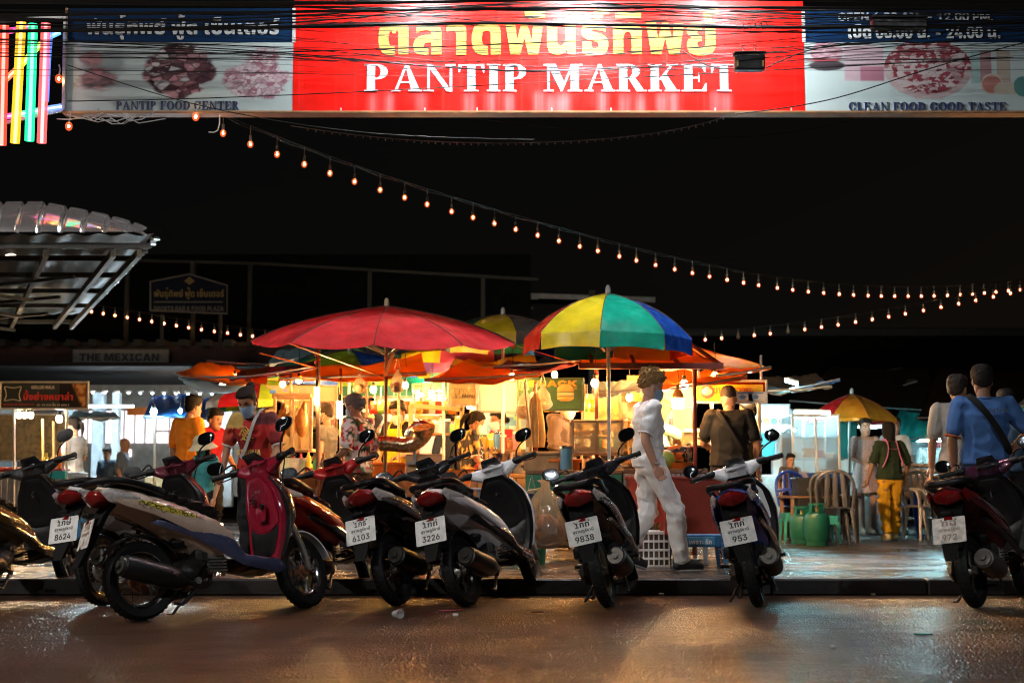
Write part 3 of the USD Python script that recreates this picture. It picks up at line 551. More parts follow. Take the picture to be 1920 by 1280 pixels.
part('ridge_flashing', e.tube(top, .03, 6, flat=.5), M('white_flashing', (.6, .6, .6), .4, .3), rf)
m_dks = M('dark_steel', (.035, .035, .03), .6, .2, bump=.2)
for o in (.12, .36, .98, 1.9, 2.9, 3.9): part('rafter', MB().bar(c1 - ux * o + V(0, -.02, -.16), c2 - ux * o * .95 + V(0, 0, -.16), .045, .07), m_steel, rf, 0)
for f in (.0, .12, .3, .5, .72, 1.0):
    a = c1 + dv * f + V(-.04, 0, -.09); part('purlin', MB().bar(a, a - ux * W, .05, .05), m_dks, rf, 0)
for f in (.2, .45, .7):
    a = c1 + dv * f; part('brace', MB().bar(a - ux * .6 + V(0, 0, -.2), a + dv * .22 - ux * 2.4 + V(0, 0, -.2), .035).bar(a - ux * 2.6 + V(0, 0, -.2), a + dv * .25 - ux * .9 + V(0, 0, -.24), .035), m_dks, rf, 0)
for y in (.15, .95):
    a = c1 + dv * y - ux * 5.6; part('post', MB().tube([V(a[0], a[1], KZ), a + V(0, 0, -.1)], .06, 10), m_steel, rf)
rag = MB()
for k in range(26): q = c1 + dv * k / 26 * .95; rag.box(q + V(.03, 0, -.02), (.05, .03, R.uniform(.02, .06)), 0, rotz(R.uniform(0, 2)))
part('edge_trim', rag, m_corr, rf, 0)
t = thing('tube_light', 'glowing fluorescent tube light under the canopy at the left edge', 'tube light', P(20, 475, 14.2))
part('tube', MB().tube([(-.5, 0, 0), (.105, 0, 0)], .018, 10), E('warm_tube', (1, .82, .62), 22), t); part('fitting', MB().box((-.2, 0, .05), (.64, .07, .04), .01), m_frame_w, t)
part('rod', MB().bar((-.2, 0, .06), (-.2, 0, P(20, 475, 14.2)[2] * 0 + cz - P(20, 475, 14.2)[2] - .06), .015), m_galv, t)
# ------------------------------------------------------------------ scooters
m_tyre = M('tyre_rubber', (.006, .006, .006), .6, spec=.25, bump=.15, rvar=.1); m_rimd = M('dark_rim', (.03, .03, .032), .35, .5); m_chrome = M('chrome', (.6, .6, .6), .18, 1.0, rvar=.08)
m_alum = M('cast_aluminium', (.32, .31, .29), .42, .85, bump=.15, var=.4); m_eng = M('greasy_engine', (.02, .018, .017), .5, .3, bump=.3, var=.5, rvar=.15); m_muf = M('muffler_black', (.010, .010, .0105), .42, .2, rvar=.1)
m_capd = M('muffler_cap', (.10, .095, .085), .4, .7, var=.4); m_seat = M('seat_vinyl', (.006, .006, .007), .38, bump=.12, drops=.5, spec=.35); m_matt = M('textured_plastic', (.005, .005, .0055), .42, bump=.15, spec=.3)
m_red_lens = M('tail_lens', (.16, .006, .006), .08, coat=.6, var=.2); m_clear_lens = M('clear_lens', (.55, .52, .50), .08, coat=.7, var=.35, scale=40); m_amber = M('amber_lens', (.5, .16, .02), .1, coat=.5)
m_glass_m = M('mirror_glass', (.75, .78, .8), .03, 1.0, var=.02); m_wetmirror = M('rain_specked_mirror', (.35, .38, .40), .15, 1.0, var=.4, scale=160, drops=1.0)
m_screen = M('wet_meter_cover', (.03, .035, .04), .05, coat=1.0, drops=1.0); m_plate = M('plate_white', (.58, .58, .56), .5, var=.3, scale=16, bump=.15); m_pdirty = M('plate_stained', (.62, .58, .52), .5, var=.5, scale=22); m_ink = M('plate_ink', (.012, .012, .012), .5)
m_gripr = M('grip_rubber', (.012, .012, .012), .7, bump=.4, bscale=120); m_spring = M('spring_steel', (.35, .3, .2), .35, .8)
def paint(name, col, **k): return M('paint_' + name, col, k.get('rough', .16), k.get('metal', 0), .10, 4, coat=1.0, rvar=.06, drops=.35)
WB, WR = 1.24, .25
def wheel_parts(style, r=WR, tw=.042):
    """(tyre, rim, spokes or discs) about the y axis at the origin."""
    Q = np.array([[1.0, 0, 0], [0, 0, 1], [0, -1, 0]])   # revolve axis z -> y
    ty = [(r - .075, -.028), (r - .05, -tw * .92), (r - .022, -tw), (r - .006, -tw * .6), (r, 0), (r - .006, tw * .6), (r - .022, tw), (r - .05, tw * .92), (r - .075, .028)]
    t = MB().revolve(ty, 40, M=Q)
    for k in range(40):                                  # tread blocks
        for s in (-1, 1):
            a = 2 * PI * (k + .25 * s) / 40; d = V(math.cos(a), 0, math.sin(a)); t.box(d * (r - .0075) + V(0, s * .019, 0), (.012, .018, .014), 0, frame(d) @ np.eye(3))
    rim = MB().revolve([(r - .07, -.03), (r - .085, -.026), (r - .1, -.012), (r - .1, .012), (r - .085, .026), (r - .07, .03)], 40, M=Q)
    sp = MB()
    if style == 'wire':
        for k in range(28):
            a = 2 * PI * k / 28; b = a + (.55 if k % 2 else -.55); s = 1 if k % 4 < 2 else -1
            sp.tube([(.045 * math.cos(a), s * .028, .045 * math.sin(a)), ((r - .09) * math.cos(b), s * .004, (r - .09) * math.sin(b))], .0022, 4)
    else:
        for k in range(5):
            for o in (-.16, .16):
                a = 2 * PI * k / 5; b = a + o; sp.tube([(.03 * math.cos(a), 0, .03 * math.sin(a)), (.09 * math.cos(a + o * .4), 0, .09 * math.sin(a + o * .4)), ((r - .09) * math.cos(b), 0, (r - .09) * math.sin(b))], [.016, .012, .011], 6, flat=.8)
    hub = MB().revolve([(0, -.05), (.03, -.05), (.034, -.02), (.075 if style == 'wire' else .045, -.018), (.075 if style == 'wire' else .045, .018), (.034, .02), (.03, .05), (0, .05)], 20, M=Q)
    disc = MB().revolve([(.05, .030), (.095, .030), (.095, .034), (.05, .034), (.05, .030)], 24, M=Q)
    return t, rim, sp, hub, disc
def smooth_curve(pts, n=24):
    from scipy.interpolate import CubicSpline
    q = np.asarray(pts, float); s = np.r_[0, np.cumsum(np.linalg.norm(np.diff(q, axis=0), axis=1))]; return CubicSpline(s, q)(np.linspace(0, s[-1], n))
def closed_curve(pts, n=48):
    from scipy.interpolate import CubicSpline
    q = np.asarray(list(pts) + [pts[0]], float); s = np.r_[0, np.cumsum(np.sqrt(np.linalg.norm(np.diff(q, axis=0), axis=1)))]; return CubicSpline(s, q, bc_type='periodic')(np.linspace(0, s[-1], n, endpoint=False))
_sg = {}
def G(key, fn):
    if key not in _sg: _sg[key] = fn()
    return _sg[key]
def taper(v, x0, w0, x1, w1):
    """Narrows y towards the tail: scale w0 at x0 .. w1 at x1."""
    k = np.interp(v[:, 0], [x0, x1], [w0, w1]); v = v.copy(); v[:, 1] *= k; return v
TAILP = [(-.335, .775), (-.26, .845), (-.05, .835), (.20, .765), (.44, .675), (.60, .61), (.63, .50), (.60, .36), (.48, .335), (.30, .44), (.10, .56), (-.08, .655), (-.24, .715)]
def scooter(name, label, loc, heading, lean, steer, c, group):
    """c: colours and fittings of this one. Local frame: x forward, y left, z up, rear axle above the origin."""
    th = math.radians(90 - heading)
    t = UsdGeom.Xform.Define(stage, '/World/' + numbered('/World', name)); t.AddTranslateOp().Set(Gf.Vec3d(*map(float, loc))); t.AddRotateZOp().Set(math.degrees(th)); t.AddRotateXOp().Set(-lean)
    t = setd(t.GetPrim(), label, 'scooter', group); st = math.radians(steer)
    def fr(mb):     # the steered front end turns about the head tube
        ax = unit(V(-.42, 0, .9)); o = V(1.17, 0, .42); K = np.array([[0, -ax[2], ax[1]], [ax[2], 0, -ax[0]], [-ax[1], ax[0], 0]]); Rm = np.eye(3) + math.sin(st) * K + (1 - math.cos(st)) * K @ K
        v, f = mb.arr(); return MB().add((v - o) @ Rm.T + o, f, mb.cols())
    body, tailc, apron, inner, cock = c['body'], c.get('tail', c['body']), c.get('apron', c['body']), c.get('inner', m_matt), c.get('cock', c['body'])
    # wheels
    for nm, x, style in (('rear_wheel', 0, c.get('rear', 'alloy')), ('front_wheel', WB, c.get('front', 'alloy'))):
        ty, rim, sp, hub, disc = G(('wheel', style), lambda: wheel_parts(style)); f = fr if x else (lambda q: q)
        def mv(q): v, ff = q.arr(); return f(MB().add(v + V(x, 0, WR), ff))
        w = part(nm, mv(ty), m_tyre, t); part('rim', mv(rim), c.get('rimm', m_rimd), w); part('spokes', mv(sp), m_chrome if style == 'wire' else c.get('rimm', m_rimd), w); part('hub', mv(hub), c.get('hubm', m_alum), w)
        if x and style != 'wire': part('brake_disc', mv(disc), m_chrome, w)
    # tail, seat and side covers
    def tail_g():
        b = MB().inflate(TAILP, .175, .15, .034); b.warp(lambda v: taper(v, -.34, .82, .35, 1.0)); return b
    part('tail_cowl', G('tail', tail_g), m_matt if c.get('two') else tailc, t, 50)
    def side_g():
        q = [(-.27, .755), (-.05, .775), (.22, .70), (.47, .61), (.60, .52), (.62, .45), (.50, .46), (.30, .53), (.05, .64), (-.15, .705)]
        return MB().inflate(q, .016, .05, .022, .016).warp(lambda v: np.stack([v[:, 0], v[:, 1] + np.interp(v[:, 0], [-.27, 0, .3, .62], [.137, .168, .175, .16]) - .10 * np.clip(np.abs(v[:, 2] - np.interp(v[:, 0], [-.3, .62], [.75, .5])) / .2, 0, 1) ** 2, v[:, 2]], 1))
    s = G('side', side_g); part('side_panel', s, tailc, t, 50); part('side_panel', G('sideR', lambda: mirror(side_g())), tailc, t, 50)
    def low_g():
        q = [(.02, .60), (.30, .50), (.52, .38), (.66, .30), (.95, .24), (1.02, .27), (.98, .33), (.68, .37), (.60, .47), (.40, .56), (.18, .64)]
        return MB().inflate(q, .014, .04, .024, .014).warp(lambda v: np.stack([v[:, 0], v[:, 1] + np.interp(v[:, 0], [0, .4, .7, 1.02], [.125, .165, .19, .15]), v[:, 2]], 1))
    lowm = c.get('low', m_black); part('lower_cover', G('low', low_g), lowm, t, 50); part('lower_cover', G('lowR', lambda: mirror(low_g())), lowm, t, 50)
    def seat_g():
        q = [(-.24, .865), (-.10, .895), (.10, .87), (.26, .80), (.34, .775), (.52, .735), (.64, .66), (.60, .61), (.40, .675), (.15, .765), (-.10, .825), (-.22, .84)]
        return MB().inflate(q, .135, .09, .03).warp(lambda v: taper(v, -.25, .8, .2, 1.05)).warp(lambda v: np.stack([v[:, 0], v[:, 1] * np.interp(v[:, 0], [.35, .64], [1, .72]), v[:, 2]], 1))
    part('seat', G('seat', seat_g), m_seat, t, 50)
    part('grab_rail', G('rail', lambda: MB().tube(smooth_curve([(.12, .15, .785), (-.08, .155, .845), (-.26, .125, .868), (-.335, 0, .862), (-.26, -.125, .868), (-.08, -.155, .845), (.12, -.15, .785)], 30), .019, 8, flat=1.2)), c.get('railm', m_matt), t)
    # tail light, winkers, plate
    tl = part('tail_light', G('tl', lambda: MB().inflate([(-.345, .785), (-.31, .825), (-.20, .82), (-.10, .775), (-.20, .705), (-.31, .715)], .125, .08, .022).warp(lambda v: taper(v, -.35, .75, -.1, 1.12))), m_red_lens, t, 60)
    def wk_g(sg): return MB().inflate([(-.31, .80), (-.26, .825), (-.08, .775), (-.02, .735), (-.12, .725), (-.25, .73)], .022, .05, .02).warp(lambda v: np.stack([v[:, 0], v[:, 1] + sg * np.interp(v[:, 0], [-.31, -.02], [.118, .165]), v[:, 2]], 1))
    for sg in (1, -1): part('turn_signal', G(('wk', sg), lambda: wk_g(sg)), c.get('wink', m_clear_lens), t, 60)
    def fend_g(): return MB().loft([[(x - .02, -w, z), (x - .02, w, z), (x + .03, w * .8, z + .012), (x + .03, -w * .8, z + .012)] for x, z, w in ((-.18, .73, .09), (-.25, .66, .085), (-.30, .57, .075), (-.345, .48, .062), (-.39, .40, .05), (-.42, .34, .035))])
    part('rear_fender', G('fend', fend_g), M('fender_black', (.005, .005, .005), .7, spec=.12), t, 50)
    part('reflector', G('refl', lambda: MB().box((-.325, 0, .625), (.012, .06, .028), .004, roty(.45))), m_red_lens, t)
    part('number_lamp', G('nl', lambda: MB().box((-.33, 0, .665), (.05, .07, .022), .006)), m_black, t)
    pr = rotz(c.get('ptwist', 0)) @ roty(.30); pc = V(-.352, 0, .545); pm = c.get('platem', m_plate)
    pl = part('number_plate', MB().extrude(sbox(-.105, -.082, .105, .082).buffer(.008), .003, pr @ np.array([[0, 0, -1.0], [-1, 0, 0], [0, 1, 0]]), pc), pm, t, 30)
    A = pr @ np.array([[0, 0, -1.0], [-1, 0, 0], [0, 1, 0]])
    for txt, y0, y1, wd, k in ((c['plate'][0], .030, .068, c['plate'][3], 'thai'), (c['plate'][1], -.012, .020, .145, 'thai'), (c['plate'][2], -.072, -.028, .030 * len(c['plate'][2]) + .01, 'latin')):
        if txt: part('characters', MB().extrude(fit(text_shape(txt, k, 700, 60), -wd / 2, wd / 2, y0, y1), .0015, A, pc + A @ V(0, 0, .003)), c.get('inkm', m_ink), pl, 0)
    part('plate_bolt', MB().ell(pc + A @ V(-.05, .072, .004), .006, 6).ell(pc + A @ V(.05, .072, .004), .006, 6), m_chrome, pl)
    # engine, exhaust, suspension, stands
    part('engine', G('eng', lambda: MB().balls([(.30, 0, .27, .09), (.50, 0, .33, .07), (.34, .05, .24, .07), (.30, -.07, .28, .075)], 12).box((.48, 0, .40), (.22, .2, .16), .03).box((.40, .02, .52), (.36, .2, .16), .04)), m_eng, t)
    part('drive_case', G('cvt', lambda: MB().inflate([(-.12, .25), (-.06, .33), (.12, .34), (.38, .33), (.47, .25), (.40, .17), (.12, .17), (-.05, .18)], .035, .05, .026, .035, .105).inflate([(.26, .25), (.3, .30), (.38, .30), (.42, .25), (.38, .20), (.30, .20)], .05, .02, .02, .01, .13)), m_alum if c.get('alu') else m_eng, t, 45)
    part('air_box', G('abx', lambda: MB().inflate([(-.05, .36), (-.02, .46), (.20, .46), (.28, .40), (.22, .35), (.05, .34)], .045, .04, .026, .045, .12)), m_black, t, 45)
    mu = part('muffler', G('muf', lambda: MB().tube([(-.20, -.155, .335), (-.195, -.155, .333), (-.13, -.155, .315), (.10, -.15, .255), (.20, -.14, .235), (.24, -.135, .228)], [.055, .068, .074, .074, .062, .028], 18)), c.get('mufm', m_muf), t, 45)
    part('heat_shield', G('hsh', lambda: MB().inflate([(-.12, .35), (.06, .305), (.16, .27), (.15, .235), (.02, .265), (-.13, .31)], .012, .03, .022, .012, -.212)), c.get('shield', m_matt), mu, 45)
    part('end_cap', G('mcap', lambda: MB().tube([(-.218, -.155, .34), (-.19, -.155, .332)], 0.056, 18).tube([(-.235, -.155, .345), (-.21, -.155, .338)], .022, 12)), m_capd, mu, 40)
    part('exhaust_pipe', G('pipe', lambda: MB().tube(smooth_curve([(.24, -.135, .228), (.36, -.11, .19), (.47, -.04, .20), (.52, 0, .28)], 12), .016, 8)), m_eng, t)
    part('hanger_bracket', G('hang', lambda: MB().inflate([(-.02, .22), (.02, .27), (.14, .25), (.26, .22), (.24, .17), (.10, .19)], .008, .02, .022, .008, -.085)), m_alum, t, 45)
    def shock_g():
        a, b = V(-.02, .125, .28), V(.10, .12, .62); n = 90; q = [a + (b - a) * k / n + .032 * (math.cos(k * .62) * unit(np.cross(b - a, (0, 1, 0))) + math.sin(k * .62) * V(0, 1, 0)) for k in range(n)]
        return MB().tube(q, .0055, 5)
    sh = part('shock_absorber', G('shk', lambda: MB().tube([(-.02, .125, .26), (.10, .12, .64)], .016, 8).ell((-.02, .125, .27), .03, 8).ell((.10, .12, .63), .028, 8)), m_black, t); part('spring', G('spr', shock_g), c.get('springm', m_spring), sh)
    part('inner_fender', G('inf', lambda: MB().loft([[(math.cos(a) * .285, -.05, WR + math.sin(a) * .285), (math.cos(a) * .285, .05, WR + math.sin(a) * .285), (math.cos(a) * .277, .05, WR + math.sin(a) * .277), (math.cos(a) * .277, -.05, WR + math.sin(a) * .277)] for a in np.linspace(.5, 2.5, 12)])), m_black, t, 50)
    part('centre_stand', G('cst', lambda: MB().tube([(.36, -.1, .18), (.22, -.13, .075), (.16, -.14, .085)], .012, 6).tube([(.36, .1, .18), (.22, .13, .075), (.16, .14, .085)], .012, 6).tube([(.30, -.12, .13), (.30, .12, .13)], .01, 6)), m_eng, t)
    part('side_stand', G('sst', lambda: MB().tube([(.45, .13, .17), (.38, .2, .08), (.36, .235, .036), (.325, .25, .034)], [.011, .01, .01, .012], 6)), m_eng, t)
    part('footrest', G('peg', lambda: both(MB().tube([(.38, .15, .30), (.36, .24, .31)], .014, 8))), m_matt, t)
    # floor, leg shield, apron
    part('floorboard', G('flr', lambda: MB().inflate([(.56, .33), (.62, .37), (.94, .33), (1.00, .40), (1.02, .30), (.92, .235), (.66, .265)], .165, .035, .028)), m_matt, t, 45)
    zs_ = np.linspace(.25, .93, 16); g = lambda z, xs, ys: np.interp(z, xs, ys)
    nose = lambda z: g(z, [.25, .36, .48, .62, .76, .88, .93], [1.0, 1.015, 1.075, 1.17, 1.165, 1.075, 1.02]); hw = lambda z: g(z, [.25, .36, .5, .66, .78, .88, .93], [.13, .17, .205, .215, .19, .125, .085]); bk = lambda z: g(z, [.25, .4, .6, .8, .93], [.915, .955, .975, .945, .90])
    def apron_g():
        secs = []
        for z in zs_:
            a = np.linspace(-PI / 2, PI / 2, 17); x0 = bk(z) - .0; xe = x0 + .03
            secs.append([(xe + (nose(z) - xe) * abs(math.cos(q)) ** 1.15, hw(z) * math.sin(q), z) for q in a] + [(x0 + .0 * q, hw(z) * .93 * q, z) for q in np.linspace(1, -1, 8)])
        return MB().loft(secs)
    ap = part('leg_shield', G('apr', apron_g), c.get('shield_m', m_matt), t, 50)
    def wing_g():
        secs = []
        for z in np.linspace(.36, .90, 14):
            a = np.linspace(.30 - .3 * (z > .8), PI / 2 + .05, 9); xe = bk(z) + .03
            o = [(xe + (nose(z) - xe) * abs(math.cos(q)) ** 1.15 + .012, (hw(z) + .012) * math.sin(q), z) for q in a]; i = [(x - .02, y - .006, zz) for x, y, zz in o[::-1]]
            secs.append(o + i)
        return MB().loft(secs)
    part('front_panel', G('wng', wing_g), apron, t, 50); part('front_panel', G('wngR', lambda: mirror(wing_g())), apron, t, 50)
    part('inner_panel', G('inp', lambda: MB().inflate([(-.17, .58), (-.17, .66), (-.15, .80), (-.07, .90), (.07, .90), (.15, .80), (.17, .66), (.17, .58), (.06, .53), (-.06, .53)], .018, .05, .03, .01).xf(rotz(PI / 2)).warp(lambda v: np.stack([v[:, 0] + bk(v[:, 2]) - .006, v[:, 1], v[:, 2]], 1))), inner, t, 45)
    part('lower_inner_panel', G('inl', lambda: MB().inflate([(-.12, .38), (-.16, .50), (-.165, .57), (-.06, .52), (.06, .52), (.165, .57), (.16, .50), (.12, .38), (.05, .35), (-.05, .35)], .016, .05, .03, .01).xf(rotz(PI / 2)).warp(lambda v: np.stack([v[:, 0] + bk(v[:, 2]) - .004, v[:, 1], v[:, 2]], 1))), m_matt, t, 45)
    for s_ in (1, -1): part('brake_cable', fr(MB().tube(smooth_curve([(.985, s_ * .20, .99), (1.06, s_ * .16, 1.0), (1.12, s_ * .08, .93), (1.13, s_ * .05, .80), (1.16, s_ * .06, .55)], 14), .005, 5)), m_cable, t)
    part('rear_cable', G('rcab', lambda: MB().tube(smooth_curve([(.42, .15, .30), (.25, .17, .24), (.08, .16, .22), (-.02, .12, .27)], 14), .006, 5).tube(smooth_curve([(.40, .12, .40), (.22, .16, .44), (.10, .14, .38)], 10), .008, 5)), m_cable, t)
    part('cooling_fins', G('fins', lambda: MB().box((.50, -.10, .33), (.12, .012, .12)).box((.50, -.115, .36), (.13, .03, .008)).box((.50, -.115, .34), (.13, .03, .008)).box((.50, -.115, .32), (.13, .03, .008)).box((.50, -.115, .30), (.13, .03, .008)).box((.50, -.115, .28), (.13, .03, .008))), m_alum, t, 0)
    part('oil_cap', G('oil', lambda: MB().tube([(.34, -.12, .22), (.34, -.145, .22)], .022, 12).tube([(.16, .15, .24), (.16, .165, .24)], .05, 18)), m_alum, t)
    part('luggage_hook', G('hook', lambda: MB().tube([(.945, 0, .80), (.90, 0, .80), (.885, 0, .775), (.90, 0, .755)], .007, 6).ell((.955, -.07, .78), (.012, .02, .02), 8)), m_chrome, t)
    part('headlight', G('hl', lambda: MB().inflate([(-.115, .74), (-.08, .80), (0, .82), (.08, .80), (.115, .74), (.05, .66), (0, .645), (-.05, .66)], .03, .05, .02, .03).xf(rotz(PI / 2)).warp(lambda v: np.stack([v[:, 0] + nose(v[:, 2]) - .5 * np.abs(v[:, 1]) - .008, v[:, 1], v[:, 2]], 1))), m_clear_lens, t, 60)
    # front end
    part('front_fender', fr(G('ff', lambda: MB().loft([[(WB + math.cos(a) * .29, y, WR + math.sin(a) * .29 - .35 * y * y / .06 * .5) for y in np.linspace(-.062, .062, 7)] + [(WB + math.cos(a) * .28, y, WR + math.sin(a) * .28 - .35 * y * y / .06 * .5) for y in np.linspace(.062, -.062, 7)] for a in np.linspace(.35, 2.55, 16)]))), c.get('fendm', apron), t, 50)
    part('fork', fr(G('frk', lambda: both(MB().tube([(WB, .075, WR), (1.195, .078, .40), (1.10, .075, .62)], [.022, .024, .02], 10)))), m_alum if c.get('alu') else m_black, t)
    # handlebar
    def cock_g():
        h = MB(); h.balls([(1.075, 0, .955, .05), (.95, 0, 1.015, .035), (1.02, .09, .985, .045), (1.02, -.09, .985, .045), (1.0, 0, .93, .05), (1.13, 0, .91, .025)], 14)
        for s in (-1, 1): h.balls([(1.01, s * .08, .985, .045), (.975, s * .20, 1.0, .026), (.98, s * .10, .95, .035)], 12)
        return h
    part('handlebar_cover', fr(G('ck', cock_g)), cock, t, 60)
    part('visor', fr(G('vis', lambda: MB().inflate([(.90, .975), (.93, 1.035), (1.02, 1.055), (1.10, 1.02), (1.13, .97), (1.05, 1.0)], .10, .05, .022).warp(lambda v: np.stack([v[:, 0], v[:, 1] * 1.05, v[:, 2] - .9 * v[:, 1] ** 2], 1)))), c.get('visorm', m_black), t, 60)
    part('instrument', fr(G('ins', lambda: MB().inflate([(-.085, -.06), (-.06, .06), (.06, .06), (.085, -.06), (0, -.075)], .010, .03, .02).xf(rotz(PI / 2)).xf(roty(-.95), (.925, 0, 1.035)))), m_screen, t, 60)
    for s in (1, -1):
        fl = (lambda q: q) if s == 1 else mirror
        gk = part('grip', fr(fl(G('grip', lambda: MB().tube([(.965, .21, 1.0), (.945, .26, 1.0), (.905, .345, .995)], [.019, .018, .018], 10).tube([(.905, .345, .995), (.895, .362, .994)], .021, 10)))), m_gripr, t)
        part('switch_pod', fr(fl(G('pod', lambda: MB().balls([(.968, .19, 1.0, .03), (.958, .225, 1.0, .028)], 10)))), m_black, t)
        part('brake_lever', fr(fl(G('lev', lambda: MB().tube([(.985, .20, .995), (.995, .25, .985), (.975, .33, .975), (.965, .35, .98)], [.008, .007, .006, .008], 6, flat=.7)))), m_chrome if c.get('levc') else m_black, t)
        if (s == 1 and c.get('noL')) or (s == -1 and c.get('noR')): continue
        dz, dy, tw = c.get('mirL' if s == 1 else 'mirR', (0, 0, 0)); top = V(.915, .315 + dy, 1.165 + dz)
        stem = MB().tube(smooth_curve([(.975, .205, 1.02), (.965, .215, 1.06), (.945, .255 + dy * .4, 1.10 + dz * .5), top - V(0, 0, .04)], 12), .0065, 6)
        ms = part('mirror', fr(fl(stem)), m_black, t)
        sh_ = closed_curve([(-.062, -.035), (-.055, .03), (-.01, .048), (.055, .040), (.068, 0), (.03, -.042)], 28) if c.get('round', 0) == 0 else closed_curve([(-.062, 0), (-.04, .04), (0, .05), (.04, .04), (.062, 0), (.04, -.04), (0, -.05), (-.04, -.04)], 28)
        hd = MB().inflate(sh_, .022, .045, .016, .006).xf(rotz(PI / 2 + tw)).xf(roty(.12), top); gl = MB().inflate(sh_ * .9, .002, .02, .02, .002, .0).xf(None, (0, .0072, 0)).xf(rotz(PI / 2 + tw)).xf(roty(.12), top)
        v, f = hd.arr(); part('housing', fr(fl(hd)), c.get('mirm', m_black), ms, 60); part('glass', fr(fl(gl)), c.get('glassL' if s == 1 else 'glassR', m_glass_m), ms, 60)
    return t, fr
pt = 'สุราษฎร์ธานี'
black_g = paint('black', (.012, .012, .014)); white_g = paint('white', (.72, .72, .74)); red_g = paint('red', (.40, .015, .012), metal=.2); maroon = paint('maroon', (.10, .010, .022), metal=.3); pink_red = paint('crimson', (.24, .008, .026))
blue_g = paint('blue', (.015, .09, .42), metal=.2); cream = paint('cream', (.60, .46, .36), rough=.35); navy = paint('navy', (.05, .06, .13), rough=.4, metal=.3); gold_g = paint('gold', (.50, .30, .10), metal=.4); purple = paint('violet_black', (.06, .015, .04), metal=.4)
def at(u, v): # point of the road seen at pixel (u, v)
    d = FPX * CAMZ / (v - 905.0); return P(u, v, d) * V(1, 1, 0)
SC = 'scooters parked in a row against the kerb'
GB = paint('black_gold', (.03, .022, .012), metal=.5)
s1, _ = scooter('scooter', 'black and gold scooter cut off by the left edge of the photo', at(-58, 1128), 16, 9, 18, dict(body=black_g, tail=paint('dark_gold', (.10, .06, .02), metal=.4), low=GB, apron=GB, plate=('', '', '', .1), mirL=(-.02, -.05, .3), glassR=m_black, noL=1), SC)
s2, _ = scooter('scooter', 'white and maroon scooter with plate 8624, behind the crimson one', at(196, 1131), 24, 8, 12, dict(body=black_g, tail=white_g, low=black_g, apron=maroon, cock=maroon, visorm=maroon, rear='wire', rimm=m_chrome, plate=('1กษ', pt, '8624', .11), mirL=(-.14, .02, .2), mirR=(-.02, 0, -.2), ptwist=.1, glassL=m_black), SC)
s3, fr3 = scooter('scooter', 'crimson, cream and navy scooter with sticker graphics, nearest to the camera', at(266, 1158), 46, 9, 18, dict(body=cream, tail=cream, low=navy, apron=black_g, inner=pink_red, cock=pink_red, visorm=pink_red, shield_m=pink_red, fendm=white_g, rear='wire', rimm=m_chrome, hubm=M('rusty_hub', (.38, .17, .08), .5, .4, var=.4), plate=('1กธ', pt, '6', .12), platem=m_pdirty, inkm=M('faded_ink', (.3, .22, .18), .6), mufm=m_muf, shield=M('worn_shield', (.07, .05, .045), .5), ptwist=-.2, alu=1, levc=1, mirL=(-.10, .02, .2), mirR=(.03, 0, -.2), mirm=m_black), SC)
s4, _ = scooter('scooter', 'red and black scooter wedged behind the front wheel of the crimson one', at(566, 1128), 17, 10, 14, dict(body=red_g, tail=red_g, low=black_g, apron=red_g, cock=red_g, visorm=red_g, plate=('', '', '', .1), rimm=M('gold_rim', (.4, .33, .16), .3, .7), mirL=(-.12, .04, .2), glassL=m_wetmirror), SC)
s5, _ = scooter('scooter', 'black and grey scooter with plate 6103', at(748, 1130), 22, 13, 14, dict(body=black_g, tail=paint('charcoal', (.035, .035, .04)), low=black_g, apron=GB, plate=('1กธ', pt, '6103', .09), rimm=m_rimd, alu=1, mirL=(-.13, .03, .2), glassL=m_wetmirror, visorm=m_screen, ptwist=.06), SC)
s6, _ = scooter('scooter', 'white and black scooter with plate 3226', at(878, 1132), 23, 13, 14, dict(body=white_g, tail=white_g, low=black_g, apron=white_g, cock=white_g, visorm=white_g, plate=('1กถ', pt, '3226', .11), alu=1, mirL=(-.13, .03, .2), glassL=m_black, ptwist=.06), SC)
s7, _ = scooter('scooter', 'all black scooter with plate 9838, in front of the man in white', at(1142, 1133), 12, 13, 16, dict(body=black_g, tail=black_g, low=black_g, apron=black_g, plate=('1กถ', pt, '9838', .10), rimm=M('bronze_rim', (.22, .17, .10), .35, .6), mirL=(-.10, .03, .2), glassL=m_wetmirror, visorm=m_screen, levc=1, ptwist=.1), SC)
s8, _ = scooter('scooter', 'blue and white scooter with plate 953', at(1424, 1133), 13, 12, 10, dict(body=blue_g, tail=blue_g, low=black_g, apron=white_g, cock=white_g, visorm=white_g, inner=white_g, shield_m=m_black, plate=('1กค', pt, '953', .10), railm=m_black, fendm=black_g, mirL=(-.1, .03, .2), mirR=(.0, .02, -.2), round=1, ptwist=.08), SC)
s9, _ = scooter('scooter', 'dark maroon scooter parked alone at the right edge', at(1832, 1134), 33, 8, 12, dict(body=purple, tail=maroon, low=black_g, apron=black_g, cock=purple, visorm=m_screen, plate=('กฉ', pt, '972', .10), platem=m_pdirty, inkm=M('faded_ink', (.3, .22, .18), .6), mufm=M('muffler_grey', (.14, .135, .13), .4, .7), rear='alloy', rimm=m_rimd, mirL=(-.1, 0, .3), mirR=(-.05, 0, -.3), glassR=m_wetmirror, round=1, wink=m_red_lens), SC)
for s_, nm in ((s3, 'x'), (s8, 'y')):
    ip = MB().inflate([(-.08, .60), (-.09, .70), (.03, .70), (.03, .60)], .010, .03, .025, .004).xf(rotz(PI / 2), (.925, 0, 0)); part('pocket_lid', ip, pink_red if s_ is s3 else white_g, s_, 45)
    part('key_switch', MB().tube([(.93, -.06, .70), (.905, -.06, .70)], .018, 12), m_black, s_); part('vent', MB().box((.915, .05, .76), (.02, .05, .012), .003).box((.915, .05, .735), (.02, .05, .012), .003), m_black, s_)
